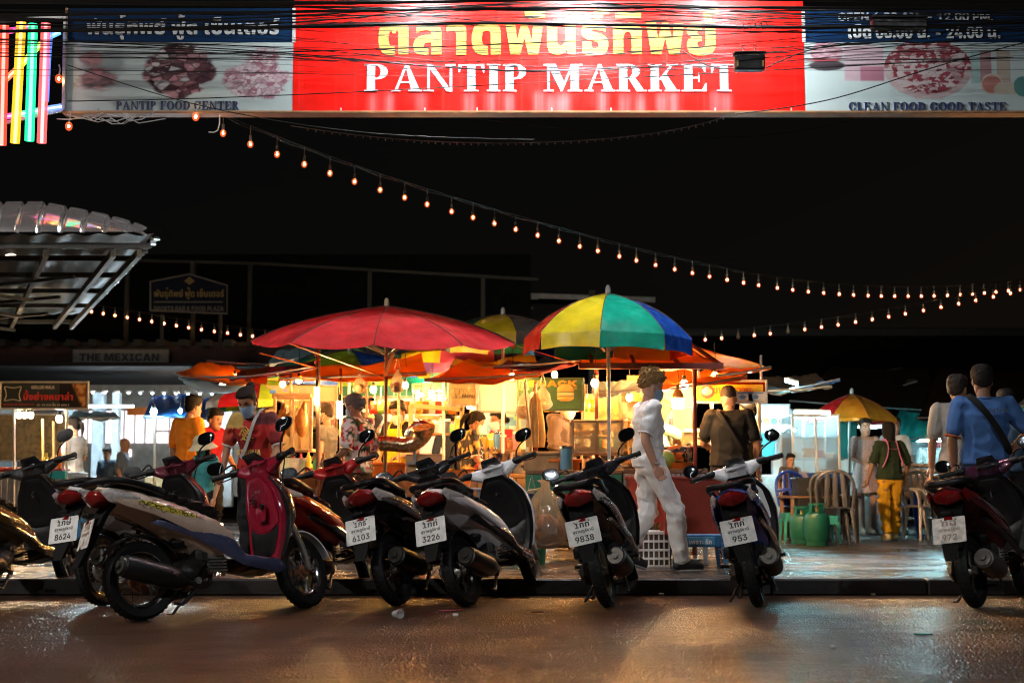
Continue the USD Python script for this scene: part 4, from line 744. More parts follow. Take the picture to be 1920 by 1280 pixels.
# sticker graphics on the cream tail of the crimson scooter
def decal_g(sg):
    X = lambda q: MB().inflate(q, .004, .02, .018, .004).warp(lambda v: np.stack([v[:, 0], v[:, 1] - .0 + np.interp(v[:, 0], [-.27, 0, .3, .62], [.137, .168, .175, .16]) + .0165 - .10 * np.clip(np.abs(v[:, 2] - np.interp(v[:, 0], [-.3, .62], [.75, .5])) / .2, 0, 1) ** 2, v[:, 2]], 1))
    a = X([(-.10, .735), (.02, .73), (.20, .675), (.34, .625), (.30, .615), (.12, .655), (-.02, .70)]); return a if sg > 0 else mirror(a)
part('sticker', decal_g(-1), M('yellow_sticker', (.62, .50, .06), .4, var=.3, scale=30), s3, 50); part('sticker', decal_g(1), M('yellow_sticker', (.62, .50, .06), .4), s3, 50)
sc = MB()
for k in range(26):
    x = R.uniform(-.08, .40); z = np.interp(x, [-.1, .4], [.738, .618]) + R.uniform(-.022, .016); q = V(x, 0, z)
    yy = lambda p: -(np.interp(p[0], [-.27, 0, .3, .62], [.137, .168, .175, .16]) + .021 - .10 * min(1, abs(p[2] - np.interp(p[0], [-.3, .62], [.75, .5])) / .2) ** 2)
    pts = [q + V(.022 * math.cos(a) * (1 + .6 * (k % 3)), 0, .012 * math.sin(a * (1 + k % 2))) for a in np.linspace(R.uniform(0, 2), R.uniform(3, 5), 7)]
    sc.tube([V(p[0], yy(p), p[2]) for p in pts], .0028, 4, flat=.5)
setd(part('scribble', sc, M('sticker_black', (.015, .012, .012), .4), s3), kind='stuff')

def stripe(sc_, q, m, nm='decal'):
    def one(sg): 
        b = MB().inflate(q, .004, .02, .02, .004).warp(lambda v: np.stack([v[:, 0], v[:, 1] + np.interp(v[:, 0], [-.27, 0, .3, .62], [.137, .168, .175, .16]) + .0165 - .10 * np.clip(np.abs(v[:, 2] - np.interp(v[:, 0], [-.3, .62], [.75, .5])) / .2, 0, 1) ** 2, v[:, 2]], 1)); return b if sg > 0 else mirror(b)
    part(nm, one(1), m, sc_, 50); part(nm, one(-1), m, sc_, 50)
stripe(s5, [(-.05, .76), (.20, .695), (.50, .59), (.58, .53), (.46, .585), (.18, .675)], gold_g); stripe(s6, [(-.15, .715), (.05, .655), (.30, .555), (.50, .48), (.32, .535), (.06, .635)], M('grey_decal', (.16, .16, .18), .3)); stripe(s7, [(-.10, .755), (.22, .685), (.48, .59), (.20, .665)], M('silver_decal', (.3, .3, .32), .3, .5)); stripe(s8, [(-.05, .70), (.22, .625), (.50, .52), (.56, .50), (.30, .57), (.02, .665)], white_g); stripe(s4, [(.0, .745), (.25, .67), (.52, .57), (.24, .645)], gold_g); stripe(s9, [(-.1, .75), (.25, .66), (.55, .54), (.20, .65)], M('silver_decal', (.3, .3, .32), .3, .5))
# ------------------------------------------------------------------ people
SKIN = {'light': (.50, .27, .18), 'tan': (.36, .18, .10), 'brown': (.24, .115, .065)}
def m_skin(k): return M('skin_' + k, SKIN[k], .48, var=.12, scale=14)
def cloth(name, col, **k): return M('cloth_' + name, col, k.get('rough', .85), 0, k.get('var', .12), k.get('scale', 12), bump=.2, bscale=60, spec=.15)
m_mask = cloth('mask_blue', (.30, .45, .62)); m_maskw = cloth('mask_white', (.62, .62, .60)); m_maskt = cloth('mask_teal', (.10, .42, .42)); m_eye = M('eye_dark', (.02, .012, .01), .15); m_eyew = M('eye_white', (.6, .58, .55), .3); m_lip = M('lips', (.34, .12, .10), .5); m_sole = M('sole', (.3, .3, .3), .6)
_ball = MB().ell((0, 0, 0), 1, 10).arr()[0]
def mball(items): return m3.Manifold.hull_points(np.vstack([_ball * np.asarray(i[3:6] if len(i) > 4 else [i[3]] * 3) + np.asarray(i[:3]) for i in items]))
def fuse(hulls, edge=.02, it=8):
    m = m3.Manifold.batch_boolean([mball(h) if isinstance(h, list) else h for h in hulls], m3.OpType.Add)
    if edge: m = m.refine_to_length(edge)
    q = m.to_mesh(); t = trimesh.Trimesh(np.array(q.vert_properties[:, :3]), np.array(q.tri_verts), process=True)
    if it: trimesh.smoothing.filter_taubin(t, .5, .53, iterations=it)
    return np.array(t.vertices), np.array(t.faces)
def crease(v, s, amp, seed=1):
    """Folds of cloth: the points moved a little by stretched noise."""
    w = np.sin(v[:, 2] * 55 + 9 * meshkit.fbm(v * 6, 2, seed) + v[:, 0] * 14) * (meshkit.fbm(v * 5, 2, seed + 7) - .42) * amp * 1.5
    v = v + np.stack([w, w * .6, 0 * w], 1); n = meshkit.fbm(v * np.asarray(s), 3, seed) - .5; n2 = meshkit.fbm(v * np.asarray(s) + 31.7, 3, seed + 3) - .5; return v + np.stack([n, n2, 0 * n], 1) * amp
# the head: rings from chin to crown (z, front, back, half width)
_hr = [(-.128, .060, .010, .022), (-.120, .082, -.005, .040), (-.100, .092, .02, .052), (-.07, .090, .055, .062), (-.04, .088, .078, .068), (-.01, .088, .090, .071), (.02, .089, .098, .073), (.05, .090, .101, .075), (.08, .083, .097, .072), (.105, .062, .078, .058), (.122, .030, .045, .034), (.128, .004, .01, .006)]
def head_rings(grow=0.0, n=28, k=26):
    z = np.array([r[0] for r in _hr]); from scipy.interpolate import PchipInterpolator as PI_
    zz = np.linspace(z[0], z[-1], k); F, B, W_ = (PI_(z, [r[j] for r in _hr])(zz) for j in (1, 2, 3)); a = np.arange(n) * 2 * PI / n; secs = []
    for q, f, b, w in zip(zz, F, B, W_):
        ca, sa = np.cos(a), np.sin(a); x = np.where(ca > 0, (f + grow) * np.abs(ca) ** .85 * np.sign(ca), (b + grow) * ca); y = (w + grow) * np.sign(sa) * np.abs(sa) ** .9
        secs.append(np.stack([x, y, np.full(n, q + grow * q / .128)], 1))
    return np.array(secs)
def head_arr():
    s = head_rings(); v, f = MB().loft(s).arr(); x, y, z = v.T
    fr = (x > 0)
    g = lambda cy, cz, ry, rz: np.exp(-((y - cy) / ry) ** 2 - ((z - cz) / rz) ** 2) * fr
    x = x + .030 * g(0, -.030, .011, .016) + .016 * g(0, -.008, .009, .022) + .008 * g(0, -.074, .022, .012) + .007 * g(0, -.112, .022, .014) + .006 * g(.03, .030, .02, .009) + .006 * g(-.03, .030, .02, .009) - .012 * g(.032, .010, .016, .011) - .012 * g(-.032, .010, .016, .011) - .005 * g(0, -.054, .012, .008)
    m = MB().add(np.stack([x, y, z], 1), f)
    for sg in (1, -1): m.ell((-.008, sg * .074, -.012), (.017, .010, .031), 10, rotz(sg * .35)).ell((-.004, sg * .070, -.030), (.009, .008, .012), 8)
    return m.arr()
_head = head_arr()
def hand_hulls(w, d, up, curl, left, sz=1.0):
    """Palm and five fingers at wrist w pointing along d; up is the back of the hand."""
    X = unit(d); Y = unit(np.cross(up, X)); Z = np.cross(X, Y); sg = 1 if left else -1; o = []
    pt = lambda x, y, z: w + sz * (X * x + Y * y * sg + Z * z)
    b = lambda p, r: (*p, r * sz)
    o.append([b(pt(.0, 0, 0), .024), b(pt(.075, .030, .0), .014), b(pt(.080, -.028, 0), .013), b(pt(.03, .03, -.004), .016), b(pt(.03, -.026, -.002), .015)])
    for y, L, s in ((.030, .070, .10), (.010, .080, .03), (-.010, .074, -.03), (-.028, .058, -.12)):
        p = pt(.078, y, 0); ang = curl * .5; q = [p]; dirv = 0
        for k, f in enumerate((.45, .30, .25)):
            dirv += curl * (.55, .8, .6)[k]; q.append(q[-1] + sz * L * f * (X * math.cos(dirv) + Y * sg * s * .5 - Z * math.sin(dirv)))
        for k in range(3): o.append([b(q[k], .0095 - .001 * k), b(q[k + 1], .0085 - .001 * k)])
    t0, t1, t2 = pt(.018, .030, -.006), pt(.050, .052, -.022), pt(.078, .054 - .012 * curl, -.034); o += [[b(t0, .015), b(t1, .011)], [b(t1, .011), b(t2, .009)]]
    return o
BASE = dict(hip=(0, 0, .95), chest=(0, 0, 1.25), neck=(-.01, 0, 1.44), head=(.015, 0, 1.575),
            Ls=(-.01, .175, 1.385), Le=(-.03, .235, 1.10), Lw=(.06, .245, .86), Rs=(-.01, -.175, 1.385), Re=(-.03, -.235, 1.10), Rw=(.06, -.245, .86),
            Lh=(0, .09, .92), Lk=(.03, .095, .50), La=(-.02, .095, .085), Rh=(0, -.09, .92), Rk=(.03, -.095, .50), Ra=(-.02, -.095, .085))
def person(label, u, v, d, face, H=1.66, pose=None, skin='tan', top=None, sleeve=.6, pants=None, plen=1.0, shoes=None, hair=('short', (.012, .010, .009)), mask=None, build=1.0, tilt=(0, 0), turn=0, curl=.6, ground=None, dress=None, sex='m', collar=0, loose=1.0, legs=True, top_col=None, trim=None):
    """One person, feet at the ground point seen in pixel column u at depth d, facing angle face (0 = away from the camera, 90 = to the right)."""
    J = {k: V(*q) for k, q in BASE.items()}
    if sex == 'f':
        for k in ('Ls', 'Rs'): J[k] = J[k] * V(1, .88, 1)
    for k, q in (pose or {}).items(): J[k] = V(*q)
    s = H / 1.70; gz = KZ if ground is None else ground; base = P(u, 700, d); root = thing('person', label, 'person', (base[0], base[1], gz), math.radians(90 - face), None, 0, s)
    B = build; ax = J['head'] - J['neck']; hd = J['head']; Rh = rotz(math.radians(turn)) @ roty(math.radians(tilt[0])) @ rotx(math.radians(tilt[1]))
    spine = lambda t: J['hip'] + (J['chest'] - J['hip']) * t
    sh = (J['Ls'] + J['Rs']) / 2; side = unit(J['Ls'] - J['Rs']); n = V(0, .07, 0)
    def e(p, *r): return (*p, *r)
    wst = .115 if sex == 'f' else .135; hp = .155 if sex == 'f' else .145
    torso = [[e(J['hip'], .10, hp * B, .09), e(spine(.5), .09 * B, wst * B, .09)], [e(spine(.5), .09 * B, wst * B, .09), e(J['chest'], .105 * B, .155 * B, .10)],
             [e(J['chest'], .105 * B, .155 * B, .10), e(J['Ls'] - side * .03, .058, .055, .055), e(J['Rs'] + side * .03, .058, .055, .055), e(J['neck'] - V(0, 0, .05), .05, .06, .05)]]
    neck = [[e(J['neck'] - V(0, 0, .04), .058), e(hd - V(.02, 0, .07), .052)]]
    arms, hands = [], []
    for c in 'LR':
        a, b_, w = J[c + 's'], J[c + 'e'], J[c + 'w']; k = B ** .5 * (.9 if sex == 'f' else 1.0)
        arms += [[e(a, .052 * k), e(a + (b_ - a) * .45, .047 * k), e(b_, .037 * k)], [e(b_, .037 * k), e(b_ + (w - b_) * .3, .039 * k), e(w, .026 * k)]]
        up = np.cross(unit(w - b_), V(1, 0, 0)) * (1 if c == 'L' else -1); up = up if np.linalg.norm(up) > .2 else V(0, 0, 1)
        hands += hand_hulls(w, w - b_ + V(.02, 0, 0), unit(up), curl, c == 'L')
    lg = []
    if legs:
        for c in 'LR':
            h, k, a = J[c + 'h'], J[c + 'k'], J[c + 'a']; q = B ** .5; f = unit(V(1, .08 if c == 'L' else -.08, 0)); toe = J.get(c + 't', a + f * .15 - V(0, 0, .045)); J[c + 't'] = toe
            lg += [[e(h, .088 * q), e(h + (k - h) * .5, .072 * q), e(k, .052 * q)], [e(k, .052 * q), e(k + (a - k) * .35, .052 * q), e(a, .034 * q)], [e(a, .034), e(a + unit(a - toe) * .03 - V(0, 0, .045), .03), e(toe, .026), e(toe - (toe - a) * .25, .034)]]
    Tb, Tf = fuse(torso + neck + arms + lg, .035, 5)
    mb = MB().add(Tb, Tf); hm = MB()
    for h in hands: hm.hull(np.vstack([_ball[::1] * i[3] + np.asarray(i[:3]) for i in h]))
    hv, hf = _head; hv = hv @ Rh.T + hd
    def man(v, f): return m3.Manifold(m3.Mesh(np.asarray(v, np.float32), np.asarray(f, np.uint32)))
    mb.add(*hm.arr()); mb.add(hv, hf)
    bp = part('body', mb, m_skin(skin), root, 60)
    H_ = lambda mb_: mb_.xf(Rh, hd)
    # eyes, brows, lips
    ey = MB()
    for sg in (1, -1): ey.ell((.079, sg * .031, .010), (.007, .012, .006), 8)
    part('eyes', H_(ey), m_eye, root); br = MB()
    for sg in (1, -1): br.tube([(.086, sg * .016, .029), (.088, sg * .032, .034), (.078, sg * .048, .030)], .0035, 5)
    if hair[0] != 'bald': part('eyebrows', H_(br), M('hair_%d' % int(hair[1][0] * 1000), hair[1], .7, bump=.5, bscale=90, spec=.15), root)
    if mask is None: part('lips', H_(MB().ell((.092, 0, -.073), (.006, .021, .006), 8)), m_lip, root)
    else:
        R_ = head_rings(.007, 28, 26); secs = []
        for z in np.linspace(-.122, -.006, 9):
            a = np.linspace(-1.35, 1.35, 15); q = []
            for x in a:
                i = np.interp(z, R_[:, 0, 2], np.arange(len(R_))); i0 = int(min(i, len(R_) - 2)); r = R_[i0] * (1 - i + i0) + R_[i0 + 1] * (i - i0); th = np.arange(28) * 2 * PI / 28
                px = np.interp(x % (2 * PI), np.r_[th, 2 * PI], np.r_[r[:, 0], r[0, 0]]); py = np.interp(x % (2 * PI), np.r_[th, 2 * PI], np.r_[r[:, 1], r[0, 1]])
                q.append((px + .024 * math.exp(-(py / .022) ** 2) * math.exp(-((z + .045) / .045) ** 2) + .004 * (1 - abs(x) / 1.35), py, z + .012 * (abs(x) / 1.35) ** 2 * (1 if z < -.06 else -1)))
            secs.append(q)
        mk = MB().loft(secs, False, False); o = MB().merge(mk); v_, f_ = mk.arr(); o.add(v_ - V(.003, 0, 0), f_[:, ::-1]); mp_ = part('face_mask', H_(o), mask, root, 60)
        stp = MB()
        for sg in (1, -1): stp.tube([(.055, sg * .068, -.015), (.015, sg * .077, .004), (-.012, sg * .082, .006)], .002, 4).tube([(.045, sg * .062, -.09), (.01, sg * .074, -.06), (-.014, sg * .082, -.03)], .002, 4)
        part('ear_loop', H_(stp), m_maskw, mp_)
    # hair
    hk, hc = hair[0], hair[1]; mh = M('hair_%d' % int(hc[0] * 1000), hc, .65, bump=.6, bscale=90, spec=.2)
    if hk != 'bald':
        gr = {'short': .014, 'buzz': .006, 'curly': .016, 'bun': .013, 'tail': .013, 'long': .016, 'bob': .022}[hk]; rg = head_rings(gr, 36, 40); v_, f_ = MB().loft(rg).arr()
        ang = np.abs(np.arctan2(v_[:, 1], v_[:, 0])); line = np.interp(ang, [0, .55, 1.0, 1.4, 1.75, 2.1, PI], [.075, .072, .055, -.005, .015, -.045, -.075])
        if hk == 'buzz': line = np.interp(ang, [0, .8, 1.2, 1.6, 2.0, PI], [.085, .07, .04, .02, .0, -.05])
        if hk == 'curly': line = np.interp(ang, [0, .7, 1.1, 1.4, 1.75, 2.1, PI], [.070, .06, .05, .02, .03, -.02, -.045])
        if hk in ('long', 'bob'): line = np.interp(ang, [0, .3, .75, 1.1, 1.5, PI], [.085, .080, .03, -.06, -.12, -.12])
        keep = (v_[:, 2] > line)[f_].all(1); nv = v_.copy()
        if hk == 'curly':
            n_ = meshkit.fbm(v_ * 60, 2, 9) - .35; nv = v_ * (1 + n_[:, None] * .22); nv[:, 2] += .012 * (v_[:, 2] > .04)
        else: nv = v_ * (1 + (meshkit.fbm(v_ * ((60, 60, 14) if hk not in ('short', 'buzz') else (75, 75, 40)), 3, 4 + int(u) % 5)[:, None] - .5) * (.07 if hk != 'short' else .16))
        edge = sm(v_[:, 2] - line, 0, .02)[:, None]; inner = head_rings(.001, 36, 40).reshape(-1, 3); inner = np.vstack([inner, v_[len(inner):]]) if len(v_) > len(inner) else inner
        nv = inner * (1 - edge) + nv * edge; hb = MB().add(nv, f_[keep])
        if hk == 'curly':
            r_ = random.Random(3)
            for _ in range(460):
                i = r_.randrange(len(v_))
                if v_[i, 2] > line[i] + .02: hb.ell(nv[i] * r_.uniform(.97, 1.10) + V(0, 0, r_.uniform(-.004, .01)), (r_.uniform(.007, .012),) * 3, 6)
        if hk == 'bun': hb.ell((-.115, 0, .03 if len(hair) < 3 else hair[2]), (.042, .045, .042), 10).ell((-.085, 0, .03 if len(hair) < 3 else hair[2]), (.03, .028, .028), 8)
        if hk == 'tail': hb.ell((-.105, 0, .05), (.03, .026, .026), 8).tube([(-.115, 0, .05), (-.15, .005, .02), (-.16, .01, -.06), (-.14, .015, -.17)], [.022, .03, .028, .008], 9)
        if hk in ('long', 'bob'):
            L = -.30 if hk == 'long' else -.14; hb.loft([[(-.02 + .098 * math.cos(a) * (1 - .25 * t), .090 * math.sin(a) * (1 - .1 * t), .04 + (L - .04) * t) for a in np.linspace(.95, 2 * PI - .95, 20)] for t in np.linspace(0, 1, 8)], False, False)
        part('hair', H_(hb), mh, root, 70)
    # clothes
    tw = .016 * loose
    if dress is None and top is not None:
        g = lambda it, r=tw: [(*q[:3], *[x + r for x in q[3:]]) for q in it]
        sh_h = [g(torso[1]), [*g([torso[2][0]], tw), *g(torso[2][1:3], .008), e(J['neck'] - V(0, 0, .055), .05, .06, .045)], [*g([torso[0][1]]), e(J['hip'] + V(0, 0, -.05 + .02 * (loose < 1)), .125 + tw * .8, (hp + .022) * B + tw * .8, .035)]]
        for c in 'LR':
            a, b_, w = J[c + 's'], J[c + 'e'], J[c + 'w']; k = B ** .5
            if sleeve > 0:
                t1 = min(1, sleeve); sh_h.append([e(a, .060 * k + tw * .4), e(a + (b_ - a) * t1 * .85, (.055 - .006 * t1) * k + tw * .75)])
                if sleeve > 1: sh_h.append([e(b_, .048 * k + tw), e(b_ + (w - b_) * (sleeve - 1), .036 * k + tw * .8)])
        v_, f_ = fuse(sh_h, .024, 6); v_ = crease(v_, (9, 9, 5), .022 * loose, int(u) % 7 + 1)
        tb = MB().add(v_, f_, top_col(v_) if top_col else None); tp = part('shirt', tb, top, root, 70, None, top_col is not None)
        if .4 < sleeve <= 1:
            for c in 'LR':
                a, b_ = J[c + 's'], J[c + 'e']; k = B ** .5; d_ = unit(b_ - a); F_ = frame(d_); q = a + (b_ - a) * sleeve * .85 + d_ * (.045 * k + tw * .6); rr_ = (.049 * k + tw * .75) * .86
                part('sleeve_hem', MB().tube([q + rr_ * (math.cos(x) * F_[:, 1] + math.sin(x) * F_[:, 2]) for x in np.linspace(0, 2 * PI, 20)], .007, 6), trim or top if not top_col else m_maskw, tp)
        if collar or sleeve >= .5: part('collar', MB().tube([J['neck'] + V(.055 * math.cos(a), .062 * math.sin(a), -.03 - .02 * math.cos(a)) for a in np.linspace(0, 2 * PI, 20)], .013 if collar else .008, 6), m_maskw if top_col and not collar else top if collar in (0, 1) else collar, tp)
    if dress is not None:
        zt = J['chest'][2] + .10; secs = []; z0, z1 = J['neck'][2] - .05, dress[1]
        for t in np.linspace(0, 1, 22):
            z = z0 + (z1 - z0) * t; w = np.interp(z, [z1, .80, 1.06, 1.22, 1.33, z0], [.235, .20, .135, .165, .165, .15]); dp = np.interp(z, [z1, .8, 1.06, 1.22, z0], [.19, .16, .105, .125, .075]); a = np.arange(36) * 2 * PI / 36
            fl = (1 + .06 * np.sin(a * 9 + 2) * np.clip((1.0 - z) / .4, 0, 1)); secs.append(np.stack([dp * fl * np.cos(a), w * fl * np.sin(a), np.full(36, z)], 1))
        ds = part('dress', MB().loft(secs, False), dress[0], root, 60)
        for c in 'LR': part('puff_sleeve', MB().balls([e(J[c + 's'], .065), e(J[c + 's'] + (J[c + 'e'] - J[c + 's']) * .4, .085), e(J[c + 's'] + (J[c + 'e'] - J[c + 's']) * .75, .062)], 12), dress[0], ds, 60)
    if pants is not None and legs:
        ph = [[e(J['hip'] + V(0, 0, .03), .115, hp * B + .014, .04), e(J['Lh'] - V(0, 0, .03), .10), e(J['Rh'] - V(0, 0, .03), .10)]]
        for c in 'LR':
            h, k, a = J[c + 'h'], J[c + 'k'], J[c + 'a']; q = B ** .5; lo = loose
            t1 = min(1, plen * 2); kk = h + (k - h) * t1; ph.append([e(h, .10 * q), e(kk, (.075 - .008 * t1) * q + .012 * lo)])
            if plen > .5: t2 = (plen - .5) * 2; ph.append([e(k, .066 * q + .012 * lo), e(k + (a - k) * t2 + V(0, 0, .03), .052 + .012 * lo)])
        v_, f_ = fuse(ph, .026, 5); v_ = crease(v_, (10, 10, 7), .026 * loose, 5); part('trousers' if plen > .6 else 'shorts', MB().add(v_, f_), pants, root, 70)
    if shoes is not None and legs:
        for c in 'LR':
            a, toe = J[c + 'a'], J[c + 't']; so = MB().balls([e(a - V(0, 0, .01), .042), e(a + unit(a - toe) * .035 - V(0, 0, .045), .038), e(toe + V(0, 0, .0), .036), e(a + (toe - a) * .6, .045)], 12)
            z = min(a[2], toe[2]); sp_ = part('shoe', so, shoes, root, 60)
            part('sole', MB().balls([(*(a + unit(a - toe) * .03 - V(0, 0, .078)), .012), (*(toe - V(0, 0, .03) + V(0, .03, 0)), .012), (*(toe - V(0, 0, .03) - V(0, .03, 0)), .012), (*(a - V(0, .03, .078)), .012), (*(a - V(0, -.03, .078)), .012)], 8), m_sole, sp_)
    return root, J, Rh, hd
def strap(root, pts, w, m, name='strap'):
    q = np.asarray(pts, float); part(name, MB().tube(smooth_curve(q, 20), w, 6, flat=.25), m, root)
def up_arm(c, e_, w): return {c + 'e': e_, c + 'w': w}
HB = (.012, .010, .009)
m_strapk = M('strap_black', (.012, .012, .012), .8, spec=.1)
# man in white walking to the right in front of the stalls
p1, J, Rh, hd = person('man in white t-shirt and white trousers walking past the row of scooters, blue mask', 1214, 1068, 12.0, 78, 1.67,
    dict(head=(.035, 0, 1.565), Lk=(.02, .09, .50), La=(-.15, .09, .14), Lt=(-.02, .095, .05), Rk=(.20, -.09, .53), Ra=(.26, -.085, .085), Rt=(.42, -.09, .04), Re=(-.10, -.22, 1.12), Rw=(-.01, -.24, .88), Le=(.02, .24, 1.12), Lw=(.16, .22, .92)),
    'light', cloth('white_tee', (.82, .82, .82)), .75, cloth('white_trousers', (.80, .80, .80)), 1.0, M('black_shoe', (.014, .014, .016), .6), ('curly', (.23, .13, .05)), m_mask, 1.12, (14, 0), 0, .9, loose=1.5)
part('bracelet', MB().tube([J['Rw'] + .036 * V(math.cos(a), math.sin(a), 0) + V(0, 0, .03) for a in np.linspace(0, 2 * PI, 16)], .004, 5), m_galv, p1)
# dark grey t-shirt man seen from behind
p8, J, _, _ = person('stocky man in dark grey t-shirt seen from behind at the juice stall, looking down', 1366, 1000, 14.6, 4, 1.74, dict(head=(.05, 0, 1.56), Le=(.03, .26, 1.12), Lw=(.25, .17, 1.08), Re=(-.04, -.27, 1.10), Rw=(.04, -.28, .86)), 'tan', cloth('dark_grey', (.013, .0125, .012)), .8, cloth('dark_jeans', (.02, .02, .025)), 1.0, m_black, ('buzz', (.03, .022, .018)), None, 1.25, (30, 0), loose=1.4)
strap(p8, [(.10, -.15, .98), (-.135, -.10, 1.05), (-.165, 0, 1.22), (-.12, .11, 1.40), (.02, .12, 1.44), (.12, .04, 1.30)], .022, m_strapk)
pc = thing('phone', 'phone held up by the man in dark grey t-shirt', 'phone', P(1316, 838, 14.85)); part('case', MB().box((0, 0, 0), (.15, .075, .009), .004, roty(.2)), m_black, pc)
person('woman with dark hair in a bun beside the man in dark grey', 1404, 1000, 15.3, -60, 1.62, dict(), 'tan', cloth('black_top', (.016, .016, .016)), .6, cloth('black_jeans', (.016, .016, .018)), 1.0, m_black, ('bun', HB, .07), None, .95, (5, 0), sex='f')
# woman in floral shirt, left of centre
def floral(v):
    n1, n2, n3 = (meshkit.fbm(v * s + o, 3, q) for s, o, q in ((13, 0, 1), (15, 5, 2), (17, 9, 3))); c = np.tile([.70, .68, .64], (len(v), 1)); c[n1 > .56] = (.05, .16, .07); c[n2 > .60] = (.55, .03, .06); c[n3 > .62] = (.02, .03, .03); return c
m_tintc = M('printed_cloth', (1, 1, 1), .85, var=.08, tint=True, bump=.2, bscale=60)
person('grey-haired woman in floral shirt with a bun, turned to the left', 672, 1000, 13.7, -58, 1.60, dict(head=(.05, 0, 1.555), Re=(-.02, -.24, 1.10), Rw=(.12, -.22, .92), Lw=(.2, .2, .98)), 'brown', m_tintc, .85, cloth('brown_trousers', (.05, .035, .025)), 1.0, m_black, ('bun', (.09, .085, .08), .01), m_mask, 1.12, (16, 0), sex='f', loose=1.5, top_col=floral)
# red football shirt, behind the crimson scooter
def footy(v):
    c = np.tile([.42, .015, .012], (len(v), 1)); n = meshkit.fbm(v * 7, 3, 4); c[n > .55] = (.20, .01, .01); c[v[:, 1] < -.19] = (.45, .05, .02); c[(v[:, 1] < -.06) & (v[:, 2] > 1.27)] = (.50, .32, .08); c[(v[:, 1] > .06) & (v[:, 2] > 1.30)] = (.09, .012, .015); return c
p2, J, Rh2, _ = person('masked person in red and gold football shirt leaning behind the crimson scooter', 486, 1000, 12.5, 200, 1.62, dict(chest=(.06, 0, 1.23), neck=(.11, 0, 1.40), head=(.20, 0, 1.505), Ls=(.08, .18, 1.35), Rs=(.08, -.18, 1.35), Le=(.10, .27, 1.10), Lw=(.22, .24, .88), Re=(.10, -.26, 1.10), Rw=(.24, -.22, .88)), 'tan', m_tintc, .85, cloth('dark_trousers', (.02, .02, .022)), 1.0, m_black, ('bun', (.02, .012, .009), .10), m_mask, 1.15, (30, 0), sex='f', loose=1.3, top_col=footy, collar=m_strapk)
strap(p2, [(.02, .10, 1.44), (.14, .09, 1.42), (.20, .06, 1.30), (.20, .0, 1.12), (.17, -.08, 1.0)], .02, cloth('grey_strap', (.4, .38, .36)))
def on_chest(txt, w, h, z, y, m, root, x, a=.0): part('shirt_print', MB().extrude(fit(text_shape(txt, 'latin', 800, 60), -w / 2, w / 2, 0, h), .004, roty(-.14) @ np.array([[0, 0, 1.0], [1, 0, 0], [0, 1, 0]]), (x, y, z)), m, root, 0)
m_goldp = M('gold_print', (.55, .38, .08), .5); on_chest('SINGHA', .25, .055, 1.02, 0, m_goldp, p2, .165)
cr = MB()
for k in range(9): cr.tube([V(.20 - .02 * (k % 2), -.08 + .16 * q, 1.20 + .055 * math.sin(q * 5 + k) + .004 * k) for q in np.linspace(.1 * (k % 3), .6 + .1 * (k % 4), 7)], .005, 5)
setd(part('lion_print', cr, m_goldp, p2), kind='stuff')
# orange shirt, red vest, bucket hat
p11, *_ = person('man in bright orange t-shirt with his back to the street, head turned right', 356, 1000, 15.6, 40, 1.70, dict(head=(.05, -.01, 1.56), Re=(-.02, -.25, 1.10), Rw=(.08, -.26, .88)), 'tan', cloth('orange', (.75, .20, .01)), .8, cloth('grey_trousers', (.05, .055, .06)), 1.0, m_black, ('short', HB), None, 1.1, (8, 0), 0, loose=1.2)
p12, *_ = person('person in red sleeveless vest turned to the right behind the orange shirt', 398, 1000, 16.6, 120, 1.62, dict(head=(.06, 0, 1.54), Le=(.04, .25, 1.12), Lw=(.2, .2, .98)), 'tan', cloth('red_vest', (.30, .012, .02)), .12, cloth('dark_trousers', (.02, .02, .022)), 1.0, m_black, ('short', HB), None, 1.1, (14, 0), 0)
p13, J, Rh, hd = person('child in pale bucket hat and teal mask beside the orange shirt', 388, 1000, 12.9, 215, 1.16, dict(head=(.05, 0, 1.56)), 'tan', cloth('teal_top', (.05, .25, .25)), .8, cloth('dark_trousers', (.02, .02, .022)), 1.0, m_black, ('bob', HB), m_maskt, .95, (12, 0), sex='f')
part('bucket_hat', MB().revolve([(0, .155), (.08, .15), (.118, .10), (.122, .035), (.135, .015), (.19, -.035), (.194, -.03), (.14, .025), (.126, .05)], 28).warp(lambda v: v + .008 * (meshkit.fbm(v * 20, 2, 3)[:, None] - .5)).xf(Rh, hd + V(-.005, 0, .0)), cloth('straw', (.50, .42, .26)), p13, 60)
# woman in grey tee and denim shorts at the left stall
person('woman in grey t-shirt and denim shorts with arms folded at the grilled-food stall', 143, 930, 19.0, -68, 1.60, dict(Le=(.0, .22, 1.12), Lw=(.20, -.02, 1.12), Re=(.0, -.22, 1.12), Rw=(.20, .02, 1.15)), 'light', cloth('pale_tee', (.45, .46, .45)), .75, cloth('denim', (.07, .13, .22)), .28, m_frame_w, ('tail', HB), m_mask, .95, (6, 0), sex='f', loose=1.3)
